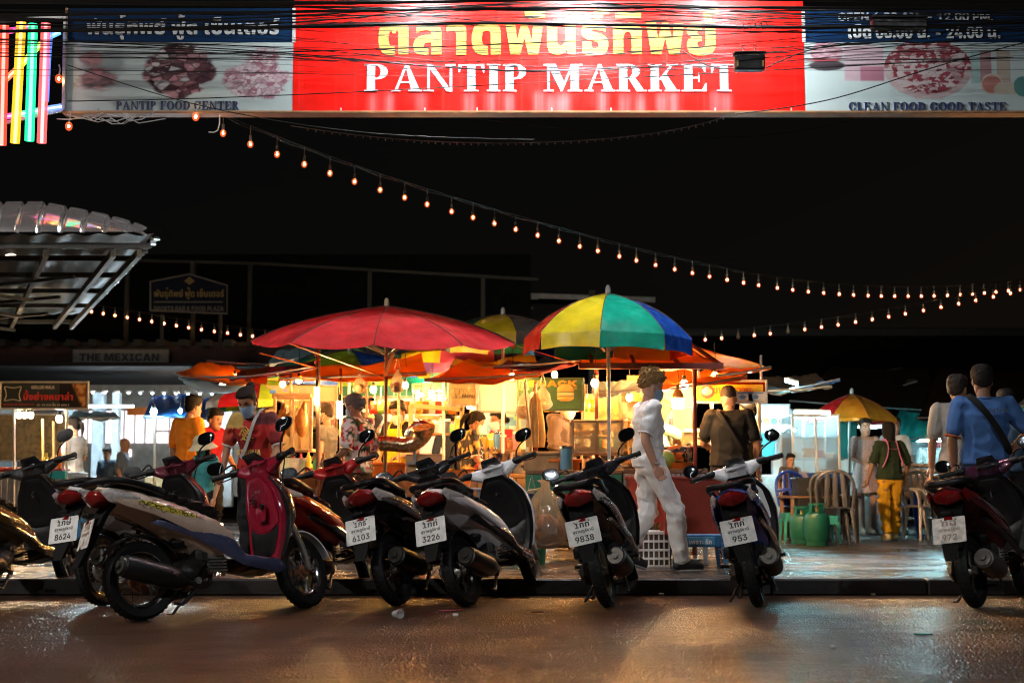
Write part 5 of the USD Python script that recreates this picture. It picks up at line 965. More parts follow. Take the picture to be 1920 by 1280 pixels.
# vendors and customers at the stalls
p15, *_ = person('man in grey vest over a pale blue shirt, face turned to the left', 612, 1000, 16.0, -75, 1.62, dict(Re=(.03, -.24, 1.12), Rw=(.24, -.18, 1.06)), 'tan', cloth('grey_vest', (.12, .12, .115)), .35, cloth('dark_trousers', (.02, .02, .022)), 1.0, m_black, ('short', (.03, .018, .012)), m_strapk, 1.15, (14, 0), loose=1.3)
p4, *_ = person('vendor in black t-shirt and yellow apron wearing a white mask', 752, 1000, 16.2, 205, 1.68, dict(head=(.06, 0, 1.55), Le=(.04, .24, 1.12), Lw=(.25, .12, 1.04), Rw=(.25, -.14, 1.02), Re=(.04, -.24, 1.12)), 'tan', cloth('black_tee', (.014, .013, .013)), .8, cloth('dark_trousers', (.02, .02, .022)), 1.0, m_black, ('short', HB), m_maskw, 1.1, (22, 0), -10)
part('apron', MB().inflate([(-.14, .60), (-.15, 1.05), (-.09, 1.36), (.09, 1.36), (.15, 1.05), (.14, .60)], .012, .03, .04).xf(rotz(PI / 2), (.142, 0, 0)), cloth('yellow_apron', (.68, .55, .03)), p4); strap(p4, [(.13, .09, 1.34), (.06, .08, 1.45), (-.04, .06, 1.47), (-.06, 0, 1.45), (-.04, -.06, 1.47), (.06, -.08, 1.45), (.13, -.09, 1.34)], .012, cloth('yellow_apron', (.68, .55, .03)))
def goldpat(v): n = meshkit.fbm(v * 14, 3, 8); c = np.tile([.015, .013, .012], (len(v), 1)); c[n > .54] = (.45, .27, .05); return c
p5, *_ = person('woman in black and gold patterned top with ponytail, looking down to the right', 882, 1000, 15.2, 70, 1.52, dict(head=(.07, 0, 1.54), chest=(.03, 0, 1.24), neck=(.03, 0, 1.43), Re=(.0, -.23, 1.10), Rw=(.22, -.14, 1.0)), 'tan', m_tintc, .8, cloth('dark_trousers', (.02, .02, .022)), 1.0, m_black, ('tail', HB), m_maskw, 1.1, (24, 0), sex='f', loose=1.3, top_col=goldpat)
part('apron', MB().inflate([(-.13, .75), (-.14, 1.02), (-.10, 1.18), (.10, 1.18), (.14, 1.02), (.13, .75)], .012, .03, .04).xf(rotz(PI / 2), (.155, -.02, 0)), cloth('cream_apron', (.55, .45, .33)), p5)
p6, *_ = person('woman with sunglasses on her head at the white board, red and yellow top', 940, 1000, 17.2, 230, 1.62, dict(head=(.05, 0, 1.56), Le=(.04, .22, 1.12), Lw=(.2, .1, 1.1)), 'tan', cloth('red_top', (.5, .02, .02)), .8, cloth('dark_trousers', (.02, .02, .022)), 1.0, m_black, ('bun', HB, -.02), m_maskw, 1.0, (12, 0), -20, sex='f')
part('baby_sling', MB().balls([(.17, .04, 1.30, .10), (.16, .0, 1.16, .09)], 12), cloth('yellow_sling', (.55, .36, .06)), p6, 60)
p7, *_ = person('vendor in brown hooded sweatshirt standing under the green snack board', 1054, 1000, 16.0, 120, 1.72, dict(head=(.06, 0, 1.56), Le=(.04, .26, 1.12), Lw=(.26, .16, 1.05), Re=(.04, -.26, 1.12), Rw=(.28, -.1, 1.06)), 'light', cloth('brown_hoodie', (.11, .075, .055)), 1.85, cloth('dark_trousers', (.02, .02, .022)), 1.0, m_black, ('short', (.05, .03, .02)), m_maskw, 1.15, (18, 0), 0, loose=1.9)
part('hood', MB().balls([(-.10, .07, 1.44, .06), (-.10, -.07, 1.44, .06), (-.13, 0, 1.36, .05), (.02, .08, 1.45, .035), (.02, -.08, 1.45, .035)], 12), cloth('brown_hoodie', (.11, .075, .055)), p7, 60); on_chest('TOMS', .16, .05, 1.16, 0, m_white, p7, .165)
person('blonde woman in pale green top reaching to the right behind the fruit counter', 1238, 1000, 16.2, 80, 1.66, dict(head=(.02, 0, 1.57), Re=(.20, -.20, 1.28), Rw=(.46, -.14, 1.33), Le=(.12, .22, 1.18), Lw=(.34, .16, 1.2)), 'light', cloth('pale_green', (.38, .52, .36)), .9, cloth('dark_trousers', (.02, .02, .022)), 1.0, m_black, ('bob', (.42, .22, .07)), None, .95, (8, 0), 0, .3, sex='f')
# the group on the right
dots = M('dotted_dress', (.56, .38, .34), .85, var=.5, scale=55, bump=.2)
person('young woman in short-sleeved dotted dress facing the camera, hands clasped', 1619, 1000, 20.2, 176, 1.64, dict(Le=(.02, .22, 1.13), Lw=(.15, .02, 1.02), Re=(.02, -.22, 1.13), Rw=(.15, -.02, 1.02), La=(.0, .06, .085), Ra=(.03, -.07, .085)), 'light', None, 0, None, 1, None, ('bun', (.025, .015, .012), -.02), None, .92, (4, 0), 8, 1.0, dress=(dots, .62), sex='f')
p17, J, *_ = person('woman in dark green top, mustard trousers and pink apron straps, walking away', 1664, 1010, 18.4, -6, 1.50, dict(Lk=(.0, .10, .50), La=(-.10, .10, .09), Rk=(.10, -.09, .52), Ra=(.10, -.09, .085), Le=(-.02, .27, 1.12), Lw=(.02, .33, .88), Re=(-.02, -.27, 1.12), Rw=(.10, -.26, .9)), 'brown', cloth('dark_green', (.022, .035, .018)), .95, cloth('mustard', (.55, .27, .012)), .95, M('yellow_shoe', (.5, .38, .15), .7), ('bob', HB), None, 1.15, (6, 0), loose=1.7, sex='f')
for sg in (1, -1): strap(p17, [(-.155, sg * .17, 1.06), (-.165, sg * .11, 1.18), (-.145, sg * .07, 1.36), (-.06, sg * .075, 1.45), (.08, sg * .09, 1.42)], .02, cloth('pink', (.45, .14, .26)))
strap(p17, [(-.155, .08, 1.33), (-.165, 0, 1.32), (-.155, -.08, 1.33)], .02, cloth('pink', (.45, .14, .26)))
person('long-haired young woman in white t-shirt facing the camera behind the green top', 1674, 1000, 21.2, 184, 1.70, dict(), 'light', cloth('white_tee', (.82, .82, .82)), .75, cloth('beige', (.4, .33, .25)), .6, m_frame_w, ('long', (.10, .055, .03)), None, .95, (0, 0), 10, sex='f')
p19, *_ = person('man in light grey t-shirt seen from behind, left of the blue polo shirt', 1795, 1000, 13.0, 14, 1.72, dict(head=(.03, 0, 1.57)), 'tan', cloth('mid_grey', (.26, .24, .21)), .85, cloth('khaki', (.33, .25, .16)), 1.0, m_black, ('short', (.03, .02, .016)), None, 1.12, (0, 0), -30, loose=1.3)
p20, J, *_ = person('man in blue polo shirt seen from behind, black strap across his back, hands on hips', 1842, 1000, 11.75, 2, 1.70, dict(Ls=(-.01, .195, 1.38), Rs=(-.01, -.195, 1.38), Le=(-.02, .27, 1.10), Lw=(.02, .25, .88), Re=(-.02, -.36, 1.14), Rw=(.04, -.20, .98)), 'brown', cloth('blue_polo', (.055, .13, .32)), .85, cloth('blue_jeans', (.03, .05, .09)), 1.0, m_black, ('short', HB), None, 1.25, (4, 0), -6, 1.2, loose=1.4, collar=1, trim=cloth('orange_trim', (.5, .12, .03)))
strap(p20, [(.10, -.16, .98), (-.13, -.15, 1.02), (-.168, -.03, 1.22), (-.13, .10, 1.40), (.0, .13, 1.45), (.11, .06, 1.34)], .026, m_strapk)
part('shirt_print', MB().extrude(fit(text_shape('AUDITOR', 'latin', 700, 60), -.11, .11, 0, .026), .004, roty(.12) @ np.array([[0, 0, -1.0], [-1, 0, 0], [0, 1, 0]]), (-.152, -.04, 1.31)), m_ink, p20, 0)
person('person in grey-brown shirt mostly hidden by the blue polo shirt at the right edge', 1885, 1000, 13.6, 0, 1.62, dict(Re=(.0, -.26, 1.1), Rw=(.08, -.26, .9)), 'tan', cloth('dusk_blue', (.05, .09, .14)), .6, cloth('dark_trousers', (.02, .02, .022)), 1.0, m_black, ('short', HB), None, 1.0, (4, 0), -20)
# smaller people farther back
for u, d, fc, H, col, lb, hr in ((845, 18.5, 150, 1.60, (.03, .03, .035), 'man with short dark hair seated beyond the metal duct', 'short'), (236, 22.0, 90, 1.42, (.12, .15, .18), 'bald man in grey tank top sitting by the blue columns', 'bald'), (90, 20.5, 60, 1.40, (.02, .03, .06), 'dark-haired person in navy behind the grilled-food counter', 'short'),
                                 (1128, 17.6, 180, 1.56, (.05, .04, .04), 'person whose dark hair shows above the glass food case', 'short'), (1152, 17.8, 190, 1.50, (.3, .2, .1), 'second person behind the glass food case, hair only', 'short'), (1392, 19.6, 200, 1.30, (.03, .03, .03), 'person sitting low by the right stall poles', 'short'),
                                 (700, 17.4, 60, 1.58, (.10, .08, .07), 'person with dark hair between the floral shirt and the yellow apron', 'bob'), (1478, 19.0, 160, 1.12, (.10, .08, .08), 'seated diner beside the blue chair', 'short'), (1742, 23.5, 190, 1.55, (.35, .33, .32), 'pale-shirted person behind the egg trays', 'short'), (112, 21.5, 150, 1.35, (.30, .25, .25), 'person sitting beside the grey t-shirt woman', 'short'), (206, 23.0, 200, 1.3, (.1, .16, .22), 'seated person in blue between the columns', 'short')):
    person(lb, u, 900, d, fc, H, dict(), 'tan', cloth('far_%d' % u, col), .8, cloth('dark_trousers', (.02, .02, .022)), 1.0, m_black, (hr, HB), None, 1.05, (12, 0))
# ------------------------------------------------------------------ materials of the market
m_wood = M('pale_wood', (.42, .25, .11), .6, var=.3, scale=7, bump=.2); m_wood2 = M('brown_wood', (.20, .10, .045), .6, var=.35, scale=7, bump=.2); m_bamboo = M('bamboo_pole', (.45, .28, .10), .5, var=.3)
m_redsteel = M('red_steel', (.16, .028, .018), .5, .2, var=.3, bump=.15); m_whitesteel = M('white_steel', (.55, .55, .52), .4, .2, var=.2); m_steelbr = M('stainless', (.55, .53, .50), .22, 1.0, var=.15, rvar=.1)
m_cream = M('cream_board', (.36, .27, .14), .6, var=.15); m_whiteb = M('white_board', (.62, .62, .60), .35, var=.08); m_zinc = M('zinc_sheet', (.35, .36, .36), .4, .6, bump=.1)
def tarp_m(name, col, tr=.45): return M('tarp_' + name, col, .45, var=.25, scale=3, bump=.15, trans=tr, rvar=.12)
t_orange, t_rust, t_red, t_purple, t_blue, t_teal, t_grey, t_yellow, t_clear = tarp_m('orange', (.80, .30, .03), .6), tarp_m('rust', (.68, .19, .025), .6), tarp_m('red', (.52, .04, .035)), tarp_m('purple', (.24, .04, .06)), tarp_m('blue', (.03, .13, .42)), tarp_m('teal', (.03, .30, .27)), tarp_m('grey', (.045, .045, .05), .1), tarp_m('yellow', (.62, .40, .04)), tarp_m('pale_blue', (.30, .42, .48))
m_film = GL('clear_film', (.93, .95, .96), .06, .05, .12); m_pane = GL('glass_pane', (.96, .97, .97), .02, .03); m_bag = GL('plastic_bag_film', (.86, .74, .58), .12, .06, .16); m_bagw = GL('white_bag_film', (.88, .82, .72), .2, .05, .38)
def plastic(name, col, **k): return M('plastic_' + name, col, k.get('rough', .38), var=.1)
BULB = 1250
def bulb(u, v, d, label, r=.034, kind='round', col=(1, .45, .11), L=None, cord=.35):
    L = BULB if L is None else L; t = thing('light_bulb', label, 'light bulb', P(u, v, d)); em = E('bulb_%d_%d' % (int(L), int(col[2] * 100)), col, L)
    if kind == 'round': part('bulb', MB().ell((0, 0, 0), (r, r, r * 1.25), 14), em, t); part('socket', MB().tube([(0, 0, r), (0, 0, r * 2.4)], r * .5, 8), m_black, t)
    elif kind == 'tube': part('bulb', MB().tube([(0, 0, -.085), (0, 0, .085)], r, 12), em, t); part('socket', MB().tube([(0, 0, .085), (0, 0, .16)], r * .7, 8), m_black, t)
    else: part('bulb', MB().revolve([(0, -.075), (.05, -.072), (.062, -.05), (.062, .02), (.055, .03)], 20), em, t); part('socket', MB().revolve([(.058, .03), (.055, .06), (.03, .11), (.016, .12), (.016, .17), (0, .17)], 16), M('gold_lamp_base', (.5, .34, .12), .35, .6), t)
    part('cord', MB().tube([(0, 0, r * 2), (.01, 0, cord * .5), (0, 0, cord)], .004, 5), m_cable, t); return t
def pole(u0, v0, u1, v1, d, r, m, label, d1=None, knots=0):
    a, b = P(u0, v0, d), P(u1, v1, d1 or d); t = thing('pole', label, 'pole', b); q = a - b
    part('shaft', MB().tube([V(0, 0, 0), q * .5 + V(.006, 0, 0), q], r, 9), m, t)
    for k in range(knots): part('tie', MB().tube([q * (.9 - .3 * k) + V(r * 1.3 * math.cos(x), r * 1.3 * math.sin(x), .012 * x - .03) for x in np.linspace(0, 12, 24)], .006, 4), M('red_string', (.6, .06, .03), .7), t)
    return t
def tarp(name, label, quad, m, sag=.08, seed=1, n=(22, 10), hem=None, fringe=0.0):
    """Cloth between four corners ((u, v, depth) each, in order) with sag and creases."""
    a, b, c, e_ = (P(*q) for q in quad); s, t = np.meshgrid(np.linspace(0, 1, n[0]), np.linspace(0, 1, n[1]), indexing='ij'); s, t = s[..., None], t[..., None]
    v = a * (1 - s) * (1 - t) + b * s * (1 - t) + c * s * t + e_ * (1 - s) * t; v[..., 2] -= (sag * 4 * s * (1 - s) * (.35 + t * (1 - t) * 2.6))[..., 0] + (.10 * (meshkit.fbm(np.concatenate([s * 5, t * 3, s * 0 + seed], -1), 4, seed) - .5))
    lo = np.concatenate([v, v[:, ::-1] - [0, 0, .006]], 1)
    th = thing(name, label, 'tarpaulin'); part('sheet', MB().loft(lo, True, True), m, th, 60)
    part('front_rail', MB().tube(np.array([v[0, 0], (v[0, 0] + v[-1, 0]) / 2 + V(0, 0, -.01), v[-1, 0]]) + V(0, 0, .02), .012, 6), hem or m_galv, th)
    part('hem', MB().tube(v[:, 0], .009, 5), m, th); return th
def umbrella(label, u, v, d, rad, rise, cols, valance, pole_to, n=8, rot=0.0, tilt=(0, 0), bulge=.35, scallop=.0, polem=None, rim_ribs=True, droop=0.0, finial=m_whitesteel):
    """Canopy of n panels with its top at the pixel, ribs, struts, skirt and pole down to height pole_to."""
    top = P(u, v, d); t = thing('market_umbrella', label, 'umbrella', (top[0], top[1], pole_to)); hh = top[2] - pole_to; Rt = rotx(tilt[0]) @ roty(tilt[1])
    for k in range(n):
        a0, a1 = rot + 2 * PI * k / n, rot + 2 * PI * (k + 1) / n; secs = []
        for q in np.linspace(0.02, 1, 10):
            ang = np.linspace(a0, a1, 7); chord = math.cos(PI / n) / np.cos(ang - (a0 + a1) / 2); e = abs((np.linspace(0, 1, 7) - .5) * 2) ** 2
            r = rad * q * (chord * (1 - .0) * (1 - scallop * (1 - e) * q ** 4)); z = -rise * ((1 - bulge) * q + bulge * q * q * q) - droop * q ** 3 * (1 - e)
            secs.append(np.stack([r * np.cos(ang), r * np.sin(ang), np.broadcast_to(z, (7,))], 1))
        if valance:
            for q in (.12, .5, 1.0): secs.append(secs[9] * V(1 + .012 * q, 1 + .012 * q, 1) - V(0, 0, valance * q) + (.012 * np.sin(np.linspace(0, 11, 7) + k) * q)[:, None] * V(1, 1, 0) - ((.02 * (1 - e))[:, None] * V(0, 0, -q)))
        o = np.array(secs); mb = MB().loft(o, False, False); vv, ff = mb.arr(); mb.add(vv * .997 - V(0, 0, .004), ff[:, ::-1]); part('panel', mb.xf(Rt, (0, 0, hh)), cols[k % len(cols)], t, 50)
    for k in range(n):
        a = rot + 2 * PI * k / n; d_ = V(math.cos(a), math.sin(a), 0); pts = [d_ * rad * q * .99 - V(0, 0, rise * ((1 - bulge) * q + bulge * q ** 3) + .012) for q in np.linspace(.02, 1, 8)]
        part('rib', MB().tube(pts, .006, 5).tube([d_ * .03 - V(0, 0, rise + .12), d_ * rad * .55 - V(0, 0, rise * .45)], .005, 5).xf(Rt, (0, 0, hh)), m_galv, t)
    for k in range(n):
        a = rot + 2 * PI * k / n; d_ = V(math.cos(a), math.sin(a), 0); part('seam', MB().tube([d_ * rad * q * 1.003 - V(0, 0, rise * ((1 - bulge) * q + bulge * q ** 3) - .003) for q in np.linspace(.02, 1, 8)], .0045, 4).xf(Rt, (0, 0, hh)), M('seam_thread', (.10, .04, .03), .8), t)
    part('shaft', MB().tube([(0, 0, 0), (0, 0, hh)], .018, 10), polem or m_whitesteel, t); part('finial', MB().tube([(0, 0, hh - .01), (0, 0, hh + .02), (0, 0, hh + .05), (0, 0, hh + .075)], [.03, .026, .024, .012], 10), finial, t); return t
def stall(label, u0, u1, d, depth, top, m_top, m_front, front_z0=.35, legs=m_galv, cat='market stall', slats=0):
    """A counter: top board, front panel, side panels, four legs, lower shelf."""
    a, b = P(u0, 900, d), P(u1, 900, d); w = b[0] - a[0]; cx = (a[0] + b[0]) / 2; t = thing('market_stall', label, cat, (cx, d, KZ)); z = top - KZ
    part('counter_top', MB().box((0, depth / 2, z - .02), (w, depth, .04), .006), m_top, t)
    if slats:
        for k in range(slats): part('slat', MB().box((-w / 2 + w * (k + .5) / slats, .012, (front_z0 + z - .04) / 2), (w / slats - .008, .02, z - .05 - front_z0), .003), m_front, t)
    else: part('front_panel', MB().box((0, .012, (front_z0 + z - .04) / 2), (w - .02, .02, z - .045 - front_z0), .004), m_front, t)
    for sx in (-1, 1):
        part('side_panel', MB().box((sx * (w / 2 - .012), depth / 2 + .015, (front_z0 + z - .04) / 2), (.02, depth - .06, z - .045 - front_z0), .004), m_front, t)
        for y in (.04, depth - .04): part('leg', MB().box((sx * (w / 2 - .04), y, (z - .05) / 2), (.04, .04, z - .05), .004), legs, t)
    part('shelf', MB().box((0, depth / 2, .22), (w - .1, depth - .1, .025), .004), m_wood2, t); return t
def put(name, label, cat, u, v, d, parts, rz=0.0, group=None, on=None):
    """A small thing standing with its base at the point seen in pixel (u, v) at depth d (or at height on)."""
    p = P(u, v, d)
    if on is not None: p[2] = on
    t = thing(name, label, cat, p, rz, group); par = None
    for nm, mb, m in parts:
        if nm[0] == '>': part(nm[1:], mb, m, par, 45)
        else: par = part(nm, mb, m, t, 45)
    return t
def bottle(r=.032, h=.2, m=None, cap=None): return [('bottle', MB().revolve([(0, 0), (r, 0), (r, h * .6), (r * .8, h * .72), (r * .36, h * .84), (r * .36, h * .95), (0, h * .95)], 14), m), ('cap', MB().revolve([(0, h * .94), (r * .45, h * .94), (r * .45, h), (0, h)], 10), cap or plastic('red', (.5, .03, .02)))]
def tub(w, dp, h, m, th=.012, lip=.02):
    o = MB(); o.box((0, 0, th / 2), (w * .9, dp * .9, th))
    for sx in (-1, 1): o.add(*MB().box((0, 0, 0), (th, dp, h)).arr()); o.v[-1][:] += V(sx * w / 2, 0, h / 2); o.v[-1][:, 0] -= sx * (h - o.v[-1][:, 2]) / h * w * .05
    for sy in (-1, 1): o.add(*MB().box((0, 0, 0), (w, th, h)).arr()); o.v[-1][:] += V(0, sy * dp / 2, h / 2); o.v[-1][:, 1] -= sy * (h - o.v[-1][:, 2]) / h * dp * .05
    rim = MB()
    for sx in (-1, 1): rim.box((sx * (w / 2 + lip / 2), 0, h - .012), (lip, dp + 2 * lip, .03), .005)
    for sy in (-1, 1): rim.box((0, sy * (dp / 2 + lip / 2), h - .012), (w, lip, .03), .005)
    return [('tub', o, m), ('rim', rim, m)]
def bag_mb(r, h, seed, neck=.18):
    prof = [(0, 0), (r * .7, .01), (r, h * .14), (r, h * .30), (r * .80, h * .52), (r * .48, h * .76), (r * neck, h * .92), (r * .30, h)]; c = smooth_curve([(a, 0, b) for a, b in prof], 26)[:, [0, 2]]
    def wp(v):
        a = np.arctan2(v[:, 1], v[:, 0]); q = v[:, 2] / h; f = 1 + (.06 + .22 * np.clip(q - .3, 0, 1)) * np.sin(a * 7 + seed + 3 * q) + .12 * np.sin(a * 3 + seed * 2); v = v * np.stack([f, f * .7, np.ones_like(f)], 1)
        return v + .35 * r * (meshkit.fbm(v / r * 1.8 + seed, 4, seed)[:, None] - .5) * V(1, 1, .6)
    return MB().revolve(c, 44).warp(wp)
# ------------------------------------------------------------------ umbrellas
ru = umbrella('large glossy red umbrella over the left stalls', 725, 573, 14.0, 1.34, .36, [M('vinyl_red', (.70, .058, .066), .24, var=.3, scale=4, trans=.42, bump=.06, rvar=.08)], 0, KZ, 10, .32, (.115, .012), .45, .0, m_wood2, True, .05, M('bone_knob', (.6, .5, .3), .5))
for q in (((538, 642, 13.4), (722, 708, 14.0)), ((488, 662, 13.7), (596, 690, 14.15)), ((737, 662, 12.8), (722, 706, 14.0)), ((968, 648, 13.8), (1096, 686, 13.7))):
    o = V(P(725, 573, 14.0)[0], P(725, 573, 14.0)[1], KZ); part('strap', MB().bar(P(*q[0]) - o, P(*q[1]) - o, .035, .008), tarp_m('strap_orange', (.72, .20, .03), .3), ru, 0)
V_ = lambda n, c: M('vinyl_' + n, c, .20, var=.28, scale=5, bump=.08, trans=.22, rvar=.12, drops=.2)
vr, vy, vg, vb, vo, vgy = V_('bright_red', (.66, .05, .02)), V_('yellow', (.62, .50, .02)), V_('green', (.01, .33, .22)), V_('royal_blue', (.02, .10, .50)), V_('orange', (.72, .26, .02)), V_('grey_blue', (.16, .17, .17))
umbrella('rainbow umbrella with red, yellow, green and blue panels', 1140, 549, 13.5, .80, .44, [vg, vb, vr, vy], .16, KZ, 8, math.radians(-98.3), (0, .02), .55)
umbrella('grey and dark green umbrella half hidden between the red and the rainbow umbrella', 943, 589, 15.6, .72, .26, [vgy, V_('dark_green', (.01, .10, .06)), vy], .13, KZ, 8, .2, (0, 0), .55)
umbrella('yellow, red and violet umbrella low behind the right end of the red umbrella', 868, 634, 17.0, .80, .22, [vy, V_('rose', (.5, .06, .12)), V_('violet', (.16, .05, .22)), vg], .14, KZ, 8, .5)
umbrella('red, white and green umbrella standing behind the red football shirt', 492, 702, 17.6, .68, .34, [V_('crimson', (.55, .02, .03)), V_('lime', (.35, .50, .03)), vg, m_whiteb], .1, KZ, 8, .9)
umbrella('green and yellow umbrella seen from below behind the red umbrella pole', 655, 656, 17.2, 1.0, .28, [vg, V_('lime', (.35, .50, .03)), vb, vy], .1, KZ, 8, .25)
umbrella('orange and ochre umbrella over the cyan-lit food booth on the right', 1597, 737, 21.0, .68, .39, [V_('crimson', (.55, .02, .03)), vo, V_('ochre', (.55, .27, .03)), vo], .06, KZ, 8, .12 - PI)
# ------------------------------------------------------------------ tarpaulins
tarp('tarpaulin', 'rust-red awning at the left end of the stall row', [(388, 678, 15.2), (505, 690, 15.2), (500, 716, 14.0), (330, 702, 14.0)], t_rust, .10, 2)
tarp('tarpaulin', 'clear and blue plastic awning hanging under the rust-red awning', [(335, 706, 14.4), (470, 716, 14.4), (470, 724, 15.4), (350, 716, 15.4)], t_clear, .12, 3)
tarp('tarpaulin', 'dark purple-red awning left of the red umbrella', [(430, 712, 14.2), (590, 688, 14.2), (600, 672, 16.0), (470, 690, 16.0)], t_purple, .06, 4)
tarp('tarpaulin', 'orange awning below the red umbrella', [(522, 712, 14.5), (800, 706, 14.5), (790, 664, 16.4), (540, 690, 16.4)], t_orange, .05, 5)
tarp('tarpaulin', 'rust-orange awning between the red and the rainbow umbrella', [(795, 716, 14.0), (1010, 704, 14.0), (1060, 676, 15.6), (880, 676, 15.6)], t_rust, .08, 6)
tarp('tarpaulin', 'dark red awning sagging left of the rainbow umbrella pole', [(925, 684, 13.8), (1090, 684, 13.8), (1080, 664, 15.4), (960, 676, 15.4)], t_purple, .10, 7)
tarp('tarpaulin', 'grey striped sheet leaning between the umbrellas', [(985, 694, 14.6), (1085, 668, 14.6), (1125, 640, 15.6), (1050, 652, 15.6)], t_grey, .03, 8)
tarp('tarpaulin', 'ochre cloth awning hanging over the snack stall', [(842, 690, 15.4), (1010, 690, 15.4), (1000, 660, 16.8), (860, 660, 16.8)], t_yellow, .05, 9)
rt = thing('stall_roof', 'orange tarpaulin roof on a dark red beam right of the rainbow umbrella', 'roof')
a, b, c, e_ = P(1085, 684, 13.7), P(1352, 684, 13.7), P(1280, 640, 15.2), P(1085, 630, 15.2); s, t = np.meshgrid(np.linspace(0, 1, 24), np.linspace(0, 1, 10), indexing='ij'); s, t = s[..., None], t[..., None]
v = a * (1 - s) * (1 - t) + b * s * (1 - t) + c * s * t + e_ * (1 - s) * t; v[..., 2] += .06 * (meshkit.fbm(np.concatenate([s * 7, t * 3, s * 0], -1), 4, 5) - .5) - .05 * (4 * t * (1 - t))[..., 0]
part('front_slope', MB().loft(np.concatenate([v, v[:, ::-1] - [0, 0, .006]], 1)), t_orange, rt, 60)
a, b, c, e_ = P(1085, 630, 15.2), P(1280, 640, 15.2), P(1440, 690, 17.4), P(1085, 684, 17.4); v = a * (1 - s) * (1 - t) + b * s * (1 - t) + c * s * t + e_ * (1 - s) * t; v[..., 2] += .06 * (meshkit.fbm(np.concatenate([s * 6, t * 3, s * 0 + 3], -1), 4, 6) - .5)
part('rear_slope', MB().loft(np.concatenate([v, v[:, ::-1] - [0, 0, .006]], 1)), t_orange, rt, 60)
part('beam', MB().bar(P(1085, 686, 13.65), P(1356, 686, 13.65), .05, .06, .006), m_redsteel, rt)
for u0, u1 in ((1110, 1100), (1190, 1170), (1275, 1230), (1352, 1282)): part('rafter', MB().bar(P(u0, 684, 13.72), P(u1, 636, 15.2), .03), m_redsteel, rt, 0)
part('ridge', MB().bar(P(1085, 629, 15.2), P(1284, 639, 15.2), .035), m_redsteel, rt, 0); part('rear_beam', MB().bar(P(1085, 686, 17.4), P(1440, 691, 17.4), .04), m_redsteel, rt, 0)
tarp('tarpaulin', 'bright orange awning hanging under the right roof beam', [(1240, 728, 14.0), (1400, 704, 14.6), (1360, 692, 15.6), (1230, 694, 15.6)], t_orange, .03, 10)
tarp('tarpaulin', 'orange flap reaching right above the yellow stall sign', [(1345, 712, 14.4), (1446, 688, 14.4), (1400, 692, 15.8), (1330, 690, 15.8)], t_rust, .04, 11)
tarp('tarpaulin', 'white and purple plastic sheet inside the roof left of the man in white', [(1110, 742, 14.8), (1200, 730, 14.8), (1210, 712, 15.8), (1120, 716, 15.8)], t_clear, .05, 12)
tarp('tarpaulin', 'dark grey tent sheet right of the yellow stall sign', [(1440, 738, 16.6), (1560, 722, 16.6), (1530, 700, 19.0), (1430, 706, 19.0)], t_grey, .08, 13)
tarp('tarpaulin', 'blue tarpaulin edge above the cyan-lit booth', [(1480, 728, 17.2), (1575, 716, 17.2), (1560, 712, 18.6), (1490, 720, 18.6)], t_blue, .02, 14)
tarp('tarpaulin', 'blue canopy sheet behind the man in orange', [(268, 782, 20.5), (398, 786, 20.5), (392, 744, 22.5), (285, 744, 22.5)], t_blue, -.04, 15)
tarp('tarpaulin', 'teal tarpaulin tent side behind the young women', [(1655, 838, 22.0), (1752, 816, 22.0), (1738, 752, 23.5), (1690, 762, 23.5)], t_teal, .03, 16)
tarp('tarpaulin', 'teal mesh sheet hanging beside the glass booth', [(1572, 860, 20.8), (1606, 858, 20.8), (1606, 790, 20.9), (1572, 792, 20.9)], t_teal, .0, 17)
tarp('tarpaulin', 'black tent roof on the right behind the teal tarpaulin', [(1480, 752, 22.4), (1760, 772, 22.4), (1740, 690, 26.0), (1560, 690, 26.0)], M('black_tent', (.010, .010, .011), .95, spec=.05), .02, 18)
tarp('tarpaulin', 'black tent roof at the right edge behind the blue polo shirt', [(1720, 788, 20.0), (2000, 776, 20.0), (1960, 700, 26.0), (1760, 690, 26.0)], M('black_tent', (.010, .010, .011), .95, spec=.05), .02, 19)
tarp('tarpaulin', 'pale tent roof corner in the dark upper right', [(1600, 752, 24.5), (1720, 716, 24.5), (1690, 690, 27.0), (1640, 690, 27.0)], M('tent_dim', (.05, .05, .048), .7), .0, 20)
tarp('tarpaulin', 'grey and white cloth awning above the woman in denim shorts', [(128, 782, 20.0), (225, 784, 20.0), (215, 772, 21.5), (140, 770, 21.5)], t_clear, .06, 21)
tarp('tarpaulin', 'pale blue curved awning left of the red umbrella pole', [(498, 690, 16.8), (560, 672, 16.8), (640, 640, 18.0), (520, 660, 18.0)], t_clear, -.03, 22)
gr = thing('green_frame_roof', 'green steel roof frame with corrugated sheet behind the red umbrella', 'roof', (0, 0, 0)); m_gs = M('green_steel', (.08, .22, .04), .5, .2)
for q in (((570, 676), (650, 636)), ((640, 644), (745, 690)), ((650, 636), (770, 676)), ((560, 682), (720, 682)), ((605, 690), (605, 660)), ((660, 690), (660, 640))): part('strut', MB().bar(P(*q[0], 17.9), P(*q[1], 17.9), .035), m_gs, gr, 0)
part('roof_sheet', MB().loft([[P(u, v + (2 if k % 2 else 0), dd) for k, u in enumerate(np.linspace(600, 800, 40))] for v, dd in ((690, 18.0), (640, 19.5))], False, False), m_zinc, gr, 20)
